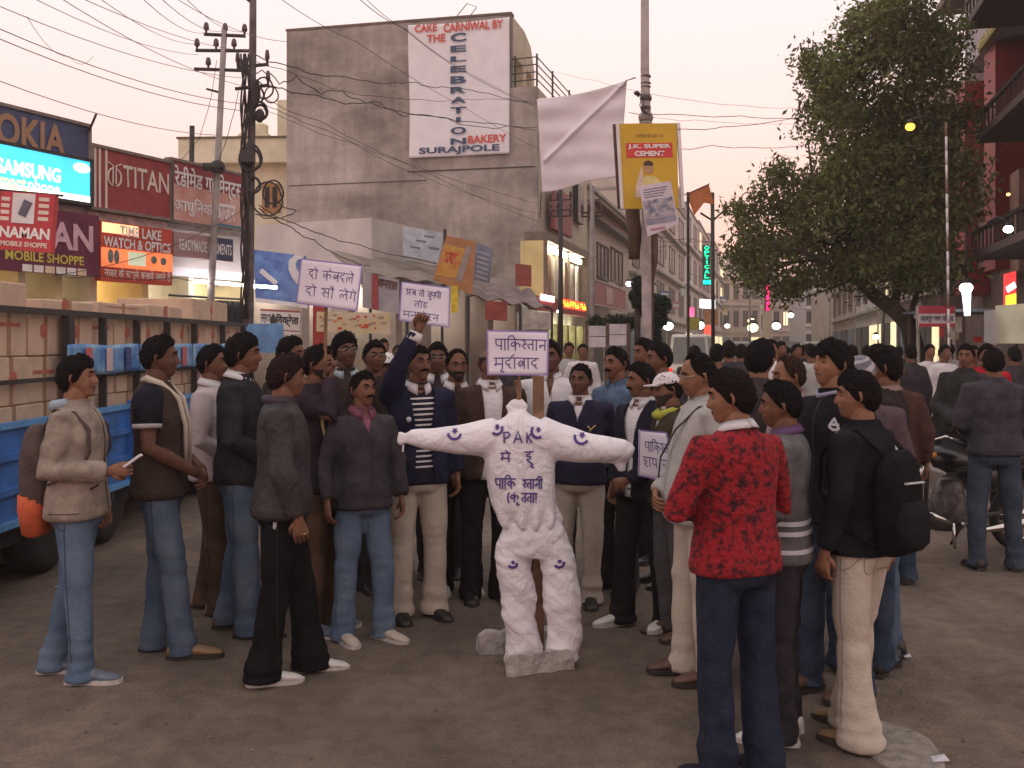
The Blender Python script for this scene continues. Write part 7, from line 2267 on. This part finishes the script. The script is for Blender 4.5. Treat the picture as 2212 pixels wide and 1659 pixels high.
p17 = person('man with a moustache in black blazer and white shirt standing in profile', 1392, 786, 6.15, -52, -22, 2, 'blazer', D('blue_black_blazer', (.020, .018, .030)), shirt=white_s, vopen=.085, low=.025, hem=.84, tr=D('black_trousers', (.018, .014, .016)), flare=.01, shoe=white_sh, hair='short', moust=True, collar=white_s, arms=('front', 'down'), feet=((.13, .06, 10), (-.12, -.10, -16)), skin=1, wide=1.04)
person('man with combed black hair behind the black blazer', 1437, 742, 7.2, -75, 0, 0, 'jacket', dgrey_j, hair='short', skin=1, lod=1)
person('man at the back with dark hair beside the white van', 1398, 733, 8.0, -60, 0, 0, 'shirt', pink_s, hair='short', skin=1, lod=1)
person('bearded man in white peaked cap and yellow scarf with an olive jacket', 1462, 806, 5.95, -68, -10, 6, 'jacket', olive_j, shirt=white_s, vopen=.05, hem=.84, tr=grey_tr, hair='cap', beard=True, cap=('peak', _mc['white_cap_cloth']), skin=1,
       extra=lambda root, HM: addpart(root, 'scarf', lambda mb: mb.tube([(-.06, .05, 1.46), (-.07, -.03, 1.45), (-.03, -.09, 1.42), (.03, -.09, 1.42), (.07, -.03, 1.45), (.06, .05, 1.46)], [.018, .024, .03, .03, .024, .018], 8), M('yellow_scarf', (.42, .42, .06), .9, .2)), shoe=brown_sh)
p20 = person('stout balding man in pale grey shirt with a dark bag strap', 1503, 765, 5.18, -84, 2, 8, 'shirt', pale_s, hem=.82, tr=cream_tr, flare=.01, shoe=brown_sh, hair='receding', glasses=True, arms=('hip', 'front'), feet=((.1, .04, 0), (-.1, -.04, -5)), skin=2, wide=1.15, belly=.45, foldamp=.007, collar=pale_s)
addpart(p20, 'bag_strap', lambda mb: mb.tube([(.11, .06, 1.44), (.12, -.05, 1.42), (.07, -.155, 1.30), (-.02, -.205, 1.15), (-.12, -.19, 1.02)], (.010), 6, flat=.5), M('strap_dark', (.04, .025, .025), .6, .2))

p21 = person('man in mottled red and black sweater with white collar, nearest of the right group', 1592, 804, 3.98, -148, 42, 4, 'sweater', redb, hem=.86, tr=navy_tr, flare=.012, shoe=D('blue_black_shoe', (.02, .02, .03)), hair='full', hm=M('soft_black_hair', (.011, .007, .007), .85, .4, 60, .8, 90, spec=.12), collar=white_s, arms=(((.305, -.03, 1.12), (.06, -.22, 1.10), (-1, .05, .15), .35), ((.305, -.03, 1.12), (.06, -.24, 1.16), (-1, .05, .15), .35)), feet=((.12, .0, 6), (-.11, .03, -8)), skin=2, wide=1.13, belly=.14, foldamp=.008)


def ex_p22(root, HM):
    hugging(root, 'sweater', 'sweater_stripes', [[(-.16, z), (.16, z)] for z in (1.00, 1.045, .92)], .022, refl, .003, (0, 1, 0))
    hugging(root, 'sweater', 'sweater_stripes', [[(-.12, z), (.12, z)] for z in (.92, 1.00, 1.045)], .020, refl, .003, (1, 0, 0))


p22 = person('man in grey sweater with white stripes and dark trousers next to the red sweater', 1686, 824, 4.42, -112, 8, 2, 'sweater', grey_st, hem=.86, tr=D('charcoal_trousers', (.035, .030, .036)), shoe=white_sh, hair='short', collar=M('purple_shirt_collar', (.12, .05, .14), .8, .2), arms=('front', 'front'), skin=1, wide=1.06, extra=ex_p22)
person('man with thick black hair and round spectacles seen from behind at centre right', 1625, 738, 6.1, 170, -25, 0, 'jacket', D('dull_plum_jacket', (.06, .045, .05)), hair='full', glasses=True, skin=2, lod=1)
person('clean shaven man in pink shirt looking left between dark heads', 1706, 772, 5.55, -82, 0, 4, 'shirt', pink_s, hem=.82, hair='receding', hm=HAIRB, skin=2, collar=pink_s, tr=D('black_trousers', (.018, .014, .016)), arms=('down', 'back'))


def ex_p25(root, HM):
    hugging(root, 'jacket', 'chest_emblem', [[(.10, 1.29), (.12, 1.33), (.14, 1.28), (.12, 1.275), (.10, 1.29)], [(.105, 1.30), (.14, 1.30)]], .012, refl, .003)
    addpart(root, 'inner_collar', lambda mb: mb.tube([(-.07, .06, 1.46), (-.075, -.03, 1.45), (0, -.09, 1.43), (.075, -.03, 1.45), (.07, .06, 1.46)], .012, 8), M('lilac_collar', (.25, .22, .32), .8, .1))


p25 = person('tall young man in black sports jacket with white emblem, looking left', 1800, 740, 4.95, -66, -4, -3, 'jacket', D('black_sports_jacket', (.013, .012, .016)), hem=.82, tr=jean_d, shoe=brown_sh, hair='fringe', arms=('down', 'down'), feet=((.10, .05, 0), (-.10, -.08, 0)), skin=2, extra=ex_p25)
person('man in grey striped knitted cap behind the backpack wearer', 1858, 772, 5.3, 160, -30, 0, 'jacket', D('mauve_jacket', (.10, .07, .075)), hair='none', cap=('band', M('grey_knit', (.16, .14, .17), .9, .3, 30), M('pale_knit', (.38, .36, .38), .9, .2, 30)), skin=1, tr=jean_d, lod=1)


def ex_p27(root, HM):
    hugging(root, 'jacket', 'white_patch', [[(.15, 1.36), (.185, 1.30)], [(.15, 1.33), (.17, 1.29)]], .03, refl, .003, (0, 1, 0))
    hugging(root, 'jacket', 'white_patch', [[(-.16, 1.285), (-.03, 1.285)]], .045, refl, .004, (-1, 0, 0)) if False else hugging(root, 'jacket', 'white_patch', [[(.02, 1.285), (.11, 1.295)]], .040, refl, .004, (0, -1, 0))
    addpart(root, 'inner_collar', lambda mb: mb.tube([(-.06, .06, 1.45), (-.07, -.03, 1.45), (-.02, -.09, 1.42), (.03, -.10, 1.40)], .014, 8), M('lilac_collar', (.25, .22, .32), .8, .1))


p27 = person('young man in black jacket and cream trousers with black backpack, foreground right', 1858, 806, 4.38, -136, 28, 4, 'jacket', black_j, hem=.86, tr=cream_tr, flare=.022, shoe=M('tan_suede_shoe', (.20, .12, .055), .8, .2, 10), hair='full', arms=('down', ((.24, .06, 1.12), (.22, .02, .88), (0, -.2, -1), .6)), feet=((.11, .04, 0), (-.11, -.12, -6)), skin=2, extra=ex_p27, wide=1.02)
Tp = pmat(p27)
t = thing('backpack', 'black backpack with a pale reflective strip on the young man in cream trousers', 'backpack', Tp @ Vector((0, .24, 1.1)))
mb = MB(Tp)
mb.loft([sel(0.0, .18, z, rx, ry, 20, 3.2) for z, rx, ry in ((.88, .11, .04), (.91, .14, .06), (1.02, .15, .078), (1.18, .15, .074), (1.29, .13, .055), (1.34, .08, .03))])
mb.build('bag', M('black_nylon', (.008, .007, .009), .8, .3, 8, .4, 40, spec=.1), t, True)
mb = MB(Tp); mb.loft([sel(0.0, .235, z, rx, ry, 18, 3.2) for z, rx, ry in ((.90, .10, .03), (.93, .13, .055), (1.05, .135, .06), (1.12, .11, .03))]); mb.build('front_pocket', M('dark_nylon', (.012, .010, .013), .8, .3, 8, spec=.1), t, True)
mb = MB(Tp); mb.tube([(-.08, .256, 1.20), (.08, .256, 1.205)], .013, 6, flat=.4); mb.build('reflective_strip', refl, t)
for s_ in (-1, 1):
    mb = MB(Tp); mb.tube([(s_ * .10, .15, 1.34), (s_ * .12, .05, 1.432), (s_ * .125, -.05, 1.41), (s_ * .13, -.13, 1.30), (s_ * .16, -.12, 1.15), (s_ * .18, .0, 1.0), (s_ * .15, .14, .93)], .020, 8, flat=.3)
    mb.build('strap', _mc['dark_nylon'], t, True)
person('dark haired man with a tan collar behind the backpack at right', 1912, 752, 5.5, -118, 10, 0, 'jacket', D('black_brown_jacket', (.03, .022, .022)), hair='full', collar=M('tan_collar', (.26, .17, .14), .8, .1), skin=1, lod=1, tr=D('blue_jeans', (.045, .065, .10)))
person('man with reddish brown hair seen from behind near the motorcycles', 1928, 771, 7.3, 165, 0, 0, 'jacket', D('reddish_brown_jacket', (.07, .035, .03)), hair='short', hm=HAIRB, skin=1, lod=1, tr=jean_d)
p32 = person('large man in slate jacket and dark jeans seen from behind at the right edge', 2150, 755, 7.7, 172, -8, 0, 'jacket', D('slate_jacket', (.055, .050, .062)), hem=.88, tr=D('slate_jeans', (.035, .048, .07), vsc=5, col2=(.07, .09, .12)), hair='short', arms=('front', 'front'), skin=1, wide=1.15, lod=0, feet=((.14, .0, 10), (-.14, .0, -10)))
p30 = person('man in dark jacket standing among the motorcycles facing the crowd', 2078, 745, 9.6, -25, -10, 0, 'jacket', D('dark_green_grey_jacket', (.035, .034, .034)), hair='short', skin=1, lod=1, arms=('front', 'front'), group='people on the street behind')
person('man in bright red top beside the motorcycles at right', 2132, 745, 10.0, -10, 0, 0, 'jacket', red_s, hair='short', skin=1, lod=1, group='people on the street behind')
person('person in dark maroon clothes cut by the left edge of the view', -52, 760, 7.6, 60, 0, 0, 'jacket', D('maroon_cloth', (.08, .015, .025)), hem=.5, hair='short', skin=1, lod=1, group='people on the street behind')

# people further off
G2 = 'people on the street behind'
bgp = [
    person('boy in a white shirt standing far behind the navy sweater man', 1254, 744, 15, 0, 0, 0, 'shirt', white_s, hair='short', lod=2, skin=1, group=G2),
    person('small boy in grey shirt left of the boy in white', 1227, 741, 15.6, 10, 0, 0, 'shirt', pale_s, hair='short', lod=2, skin=1, group=G2),
    person('shopkeeper in pale clothes far behind at the left shops', 828, 733, 14, 30, 0, 0, 'shirt', pale_s, hair='short', lod=2, skin=1, group=G2),
    person('man in white shirt on the far street between the dark heads', 1660, 734, 12.5, -20, 0, 0, 'shirt', white_s, hair='short', lod=2, skin=2, group=G2),
    person('man in a red top on the far street near the tree', 1683, 739, 14, 20, 0, 0, 'shirt', red_s, hair='short', lod=2, skin=1, group=G2),
    person('man in a dark coat on the far street right of the van', 1577, 738, 11, 180, 0, 0, 'jacket', dgrey_j, hair='short', lod=2, skin=1, group=G2),
]
spots = [(1548, 741, 10.2, 170, 2, 'pale shirted man just left of the dark hair and spectacles'), (1600, 742, 13, 160, 5, 'dark coated man partly hidden by the thick black hair'), (1720, 742, 15, 30, 0, 'white shirted person far off under the low branches'), (1735, 744, 17, 160, 5, 'dark coated person far off left of the tall young man'), (1752, 741, 13, 200, 1, 'grey shirted person just left of the tall young man'),
         (1840, 744, 14, 190, 5, 'dark coated person between the tall young man and the striped cap'), (1872, 745, 16, 170, 4, 'red topped person beyond the striped cap'), (1888, 742, 13, 10, 1, 'grey shirted person beyond the tan collar'), (1925, 745, 15, 200, 5, 'dark coated person left of the leaning trunk'), (1941, 747, 18, 180, 5, 'dark coated person at the foot of the leaning trunk'),
         (1966, 744, 13, 190, 5, 'dark coated person in front of the trunk'), (2008, 742, 15, 10, 3, 'white shirted person under the white red banner'), (2040, 744, 14, 20, 0, 'pale person under the right end of the red banner'), (2052, 742, 17, 160, 2, 'pale clothed person beside the brown post'), (2100, 745, 12, 20, 4, 'red topped person behind the dark jacketed man'), (2190, 748, 12, 190, 5, 'dark coated person at the right edge behind the slate jacket'),
         (1500, 745, 13, 180, 5, 'dark coated person behind the white van roof line'), (1640, 745, 20, 10, 0, 'white shirted person small and far down the street'), (1105, 752, 12, 200, 5, 'dark coated person behind the central placard'), (860, 744, 15, 10, 5, 'dark coated person by the lit shop behind the white cap'), (1700, 748, 24, 180, 5, 'tiny dark person far down the street'), (1790, 748, 22, 180, 4, 'tiny red person far down the street')]
for px, top, Y, yaw, k, lb in spots:
    c = copy_tree(bgp[k])
    c['label'] = lb
    c.location = ((px - 1106) / F * Y, Y, 0)
    c.rotation_euler = (0, 0, R(yaw))
    s_ = (EYE + (HZ - top) / F * Y) / 1.705
    c.scale = (s_,) * 3

# ---------------------------------------------------------------- motorcycles
chrome = M('chrome', (.6, .58, .56), .15, 0, metal=1)
tyre_m = _mc['tyre_rubber']


def motorcycle(label, x, y, yaw, paint, lean=8, group='motorcycles parked on the right'):
    root = thing('motorcycle', label, 'motorcycle', (0, 0, 0), group)
    L = lambda name, mb, m, p=root, sm=True: setattr(o := link(name, mb.mesh(name, m, sm)), 'parent', p) or o
    # front of the bike is at -y
    for wy in (-.64, .62):
        w_ = bpy.data.objects.new('wheel', None); COL.objects.link(w_); w_.parent = root; w_.location = (0, wy, .30)
        mb = MB(); mb.tube([(0, .265 * math.cos(q), .265 * math.sin(q)) for q in np.linspace(0, 2 * PI, 33)], .038, 8); L('tyre', mb, tyre_m, w_)
        mb = MB(); mb.tube([(0, .225 * math.cos(q), .225 * math.sin(q)) for q in np.linspace(0, 2 * PI, 33)], .012, 6)
        for q in np.linspace(0, 2 * PI, 6, endpoint=False): mb.tube([(0, 0, 0), (0, .222 * math.cos(q), .222 * math.sin(q))], .011, 5)
        mb.tube([(-.05, 0, 0), (.05, 0, 0)], .045, 10); L('rim', mb, chrome, w_)
    mb = MB(); mb.tube([(0, -.64 + .33 * math.sin(q), .30 + .33 * math.cos(q)) for q in np.linspace(-1.1, .7, 10)], (.055), 8, flat=.25, up=(1, 0, 0)); mb.tube([(0, .62 + .34 * math.sin(q), .31 + .34 * math.cos(q)) for q in np.linspace(-.5, 1.2, 10)], .07, 8, flat=.25, up=(1, 0, 0)); L('mudguard', mb, paint)
    mb = MB()
    for s_ in (-1, 1):
        mb.tube([(s_ * .06, -.64, .30), (s_ * .07, -.46, .72), (s_ * .06, -.40, .86)], .019, 8)
    L('fork', mb, chrome)
    mb = MB(); mb.loft([[(w_ * math.cos(q), yy, zz + h_ * math.sin(q)) for q in np.linspace(0, 2 * PI, 14, endpoint=False)] for yy, w_, h_, zz in ((-.42, .04, .05, .80), (-.36, .11, .09, .80), (-.2, .135, .11, .79), (-.02, .11, .09, .77), (.08, .06, .05, .75))]); L('fuel_tank', mb, paint)
    mb = MB(); mb.loft([[(w_ * math.cos(q), yy, zz + h_ * math.sin(q)) for q in np.linspace(0, 2 * PI, 14, endpoint=False)] for yy, w_, h_, zz in ((.0, .06, .03, .76), (.06, .12, .05, .76), (.3, .125, .05, .77), (.55, .12, .05, .81), (.72, .09, .04, .84), (.76, .03, .02, .85))]); L('seat', mb, M('black_vinyl', (.014, .013, .014), .4, .2))
    mb = MB(); mb.tube([(-.33, -.28, .98), (-.2, -.38, 1.02), (-.05, -.42, .94), (.05, -.42, .94), (.2, -.38, 1.02), (.33, -.28, .98)], .012, 6); L('handlebar', mb, chrome)
    for s_ in (-1, 1):
        mb = MB(); mb.tube([(s_ * .33, -.28, .98), (s_ * .24, -.35, 1.0)], .02, 8); L('grip', mb, M('black_vinyl', (.014, .013, .014)))
        mb = MB(); mb.tube([(s_ * .22, -.37, 1.02), (s_ * .25, -.36, 1.14)], .006, 5); mb.ell((s_ * .27, -.36, 1.16), (.05, .012, .035)); L('mirror', mb, M('black_vinyl', (.014, .013, .014)))
        mb = MB(); mb.ell((s_ * .13, -.42, .86), (.025, .03, .022)); L('indicator', mb, M('amber_plastic', (.6, .22, .03), .3, .1))
    mb = MB(); mb.tube([(0, -.46, .86), (0, -.52, .86), (0, -.545, .86)], [.085, .095, .08], 14, up=(1, 0, 0)); mb.box(-.11, .11, -.50, -.42, .80, .98); L('headlight_cowl', mb, paint)
    mb = MB(); mb.ell((0, -.54, .87), (.075, .02, .07)); L('headlight', mb, M('headlight_glass', (.55, .55, .55), .1, .1))
    mb = MB(); mb.loft([[(w_ * math.cos(q), h_ * math.sin(q) * 1.1 - .12, zz) for q in np.linspace(0, 2 * PI, 12, endpoint=False)] for zz, w_, h_ in ((.22, .10, .14), (.3, .13, .18), (.42, .12, .15), (.55, .10, .11), (.62, .08, .08))]); L('engine', mb, M('engine_metal', (.12, .11, .11), .4, .4, 20, .4, 60, metal=.6))
    mb = MB(); mb.tube([(.02, -.38, .82), (.02, -.34, .35), (.02, .1, .28), (.03, .55, .36), (.02, .62, .70), (.0, .1, .72), (0, -.38, .82)], .02, 7); L('frame', mb, darkmetal)
    mb = MB(); mb.tube([(.14, -.1, .30), (.16, .1, .24), (.17, .4, .27), (.17, .78, .33)], [.018, .022, .045, .048], 10); L('exhaust', mb, chrome)
    mb = MB()
    for s_ in (-1, 1): mb.prism([(s_ * .09, 0), (s_ * .12, 0), (s_ * .12, 0)], 0, 0) if False else mb.ell((s_ * .10, .22, .62), (.03, .18, .09))
    L('side_panel', mb, paint)
    mb = MB(); mb.box(-.07, .07, .76, .82, .70, .78); L('tail_light', mb, M('red_plastic', (.45, .02, .02), .3, .1))
    mb = MB(); mb.tube([(.0, .06, .26), (-.18, .12, .01)], .012, 6); L('side_stand', mb, darkmetal)
    root.location = (x, y, .0)
    root.rotation_euler = (0, R(lean), R(yaw))
    return root


whitep = M('white_fairing', (.55, .50, .50), .3, .08)
blackp = M('black_gloss', (.015, .014, .016), .25, .1)
redp = M('red_gloss', (.36, .02, .03), .3, .1)
bikes = [(2062, 1195, -72, blackp, 'black motorcycle with silver trim and big front wheel, nearest at right'), (2040, 985, -60, whitep, 'motorcycle with white fairing and round headlight in the middle of the row'), (1990, 925, -50, whitep, 'white scooter like motorcycle nearest the crowd in the back row'),
         (2075, 930, -62, redp, 'red motorcycle beside the man in dark jacket'), (2030, 868, -55, blackp, 'black motorcycle far back in the row'), (2160, 1010, -70, blackp, 'black motorcycle hidden behind the large slate jacketed man'), (1992, 862, -48, redp, 'red motorcycle at the far end of the row')]
for k, (px, fy, yaw, mt, lb) in enumerate(bikes):
    Y = EYE * F / (fy - HZ)
    motorcycle(lb, (px - 1106) / F * Y, Y, yaw, mt)
t = thing('helmet_box', 'silver crash guard bar and white curved leg shield standing by the nearest motorcycle', 'crash guard', (4.1, 8.6, 0))
Y8 = 8.0
mb = MB(); mb.tube([W(2005, 970, Y8), W(2002, 990, Y8), W(2012, 1012, Y8), W(2042, 1024, Y8)], [.02, .03, .03, .014], 8); mb.build('white_shield', M('white_gloss', (.75, .72, .72), .3, 0), t, True)
mb = MB(); mb.tube([W(2002, 985, Y8 + .03), W(2004, 1012, Y8 + .03)], [.02, .035], 8); mb.build('red_shield', redp, t, True)
mb = MB(); mb.tube([W(2008, 1110, 7.6), W(2052, 1128, 7.6)], .018, 8); mb.tube([W(2005, 1106, 7.6), W(2003, 1160, 7.6)], .012, 6); mb.tube([W(2060, 1130, 7.6), W(2062, 1185, 7.6)], .012, 6); mb.build('guard_bar', chrome, t, True)

# ---------------------------------------------------------------- vehicles down the street
def car(label, px, Y, yaw, paint, w=1.65, h=1.75, L=3.9, name='parked_car', van=False, cat='car'):
    root = thing(name, label, cat, (0, 0, 0))
    def part(nm, mb, m, p=root, sm=False):
        o = link(nm, mb.mesh(nm, m, sm)); o.parent = p; return o
    hb = h * (.52 if not van else .50)
    prof = [(-L / 2, .35), (-L / 2, hb * .8), (-L / 2 + .15, hb), (L / 2 - .5, hb * .98), (L / 2, hb * .8), (L / 2, .35)]
    mb = MB(); mb.loft([[(x, y * 1.0, z) for y, z in prof] for x in (-w / 2, -w / 2 + .02, w / 2 - .02, w / 2)]); o = part('body', mb, paint); o.modifiers.new('edge', 'BEVEL').width = .05
    y0, y1 = -L / 2 + .08, L / 2 - (1.3 if not van else .6)
    mb = MB(); mb.loft([[(-w / 2 + .06 + i * .09, y0 + i * .25, hb + i * (h - hb)), (w / 2 - .06 - i * .09, y0 + i * .25, hb + i * (h - hb)), (w / 2 - .06 - i * .09, y1 - i * .4, hb + i * (h - hb)), (-w / 2 + .06 + i * .09, y1 - i * .4, hb + i * (h - hb))] for i in (0, 1)]); o = part('cabin', mb, paint); o.modifiers.new('edge', 'BEVEL').width = .06
    zc, zd = hb + .06, h - .10
    fy = lambda z: y0 + (z - hb) / (h - hb) * .25
    fx = lambda z: w / 2 - .06 - (z - hb) / (h - hb) * .09
    mb = MB(); mb.add([(-fx(zc) + .1, fy(zc) - .012, zc), (fx(zc) - .1, fy(zc) - .012, zc), (fx(zd) - .1, fy(zd) - .012, zd), (-fx(zd) + .1, fy(zd) - .012, zd)], [(0, 1, 2, 3)]); part('rear_window', mb, M('hazy_glass', (.16, .15, .16), .2, .15, 3))
    for s_ in (-1, 1):
        mb = MB(); mb.add([(s_ * (fx(zc) + .012), y0 + .25, zc), (s_ * (fx(zc) + .012), y1 - .3, zc), (s_ * (fx(zd) + .012), y1 - .55, zd), (s_ * (fx(zd) + .012), y0 + .4, zd)], [(0, 1, 2, 3)]); part('side_window', mb, M('hazy_glass', (.16, .15, .16)))
        mb = MB(); mb.box(s_ * (w / 2 - .2), s_ * (w / 2 - .03), -L / 2 - .02, -L / 2 + .04, hb * .55, hb * .85); part('tail_lamp', mb, M('tail_red_lit', (.9, .03, .02), .4, 0, emit=.8))
        for yy in (-L * .32, L * .32):
            mb = MB(); mb.tube([(s_ * (w / 2 - .18), yy, .31), (s_ * (w / 2 + .01), yy, .31)], .31, 18); part('wheel', mb, tyre_m, sm=True)
    mb = MB(); mb.box(-w / 2, w / 2, -L / 2 - .08, -L / 2 + .02, .32, .5); part('bumper', mb, M('grey_bumper', (.2, .19, .19), .6, .1))
    mb = MB(); mb.box(-.25, .25, -L / 2 - .09, -L / 2 - .08, .53, .63); part('number_plate', mb, M('yellowish_plate', (.6, .55, .4), .5, .05))
    root.location = ((px - 1106) / F * Y, Y, 0); root.rotation_euler = (0, 0, R(yaw))
    return root


car('white hatchback van seen from the rear in the middle of the street', 1496, 36, -14, M('white_car_paint', (.62, .58, .57), .3, .05), 1.5, 1.98, 3.6, 'white_van', True, 'van')
car('pale car far down the street right of the van', 1600, 48, -14, M('silver_car_paint', (.40, .38, .38), .3, .05))
car('dark car further down the street under the tree branches', 1700, 60, -14, M('dark_car_paint', (.06, .05, .06), .3, .05))
car('beige car far off near the pink neon', 1655, 75, -14, M('beige_car_paint', (.42, .36, .32), .3, .05))
car('silver car far off at the foot of the white building', 1770, 52, -14, M('silver_car_paint', (.40, .38, .38)))
bpy.data.scenes.remove(TMP)

# ---------------------------------------------------------------- the evening air
mb = MB(); mb.box(-710, 710, -70, 1110, -1, 24)
hz = bpy.data.materials.new('haze_air'); hz.use_nodes = True
n = hz.node_tree; n.nodes.remove(n.nodes['Principled BSDF'])
pv = n.nodes.new('ShaderNodeVolumePrincipled')
pv.inputs['Color'].default_value = (1.0, .93, .89, 1)
pv.inputs['Density'].default_value = .0015
pv.inputs['Anisotropy'].default_value = .3
n.links.new(pv.outputs[0], n.nodes['Material Output'].inputs['Volume'])
mb.build('haze', hz, kind='stuff')
scn.cycles.volume_bounces = 1
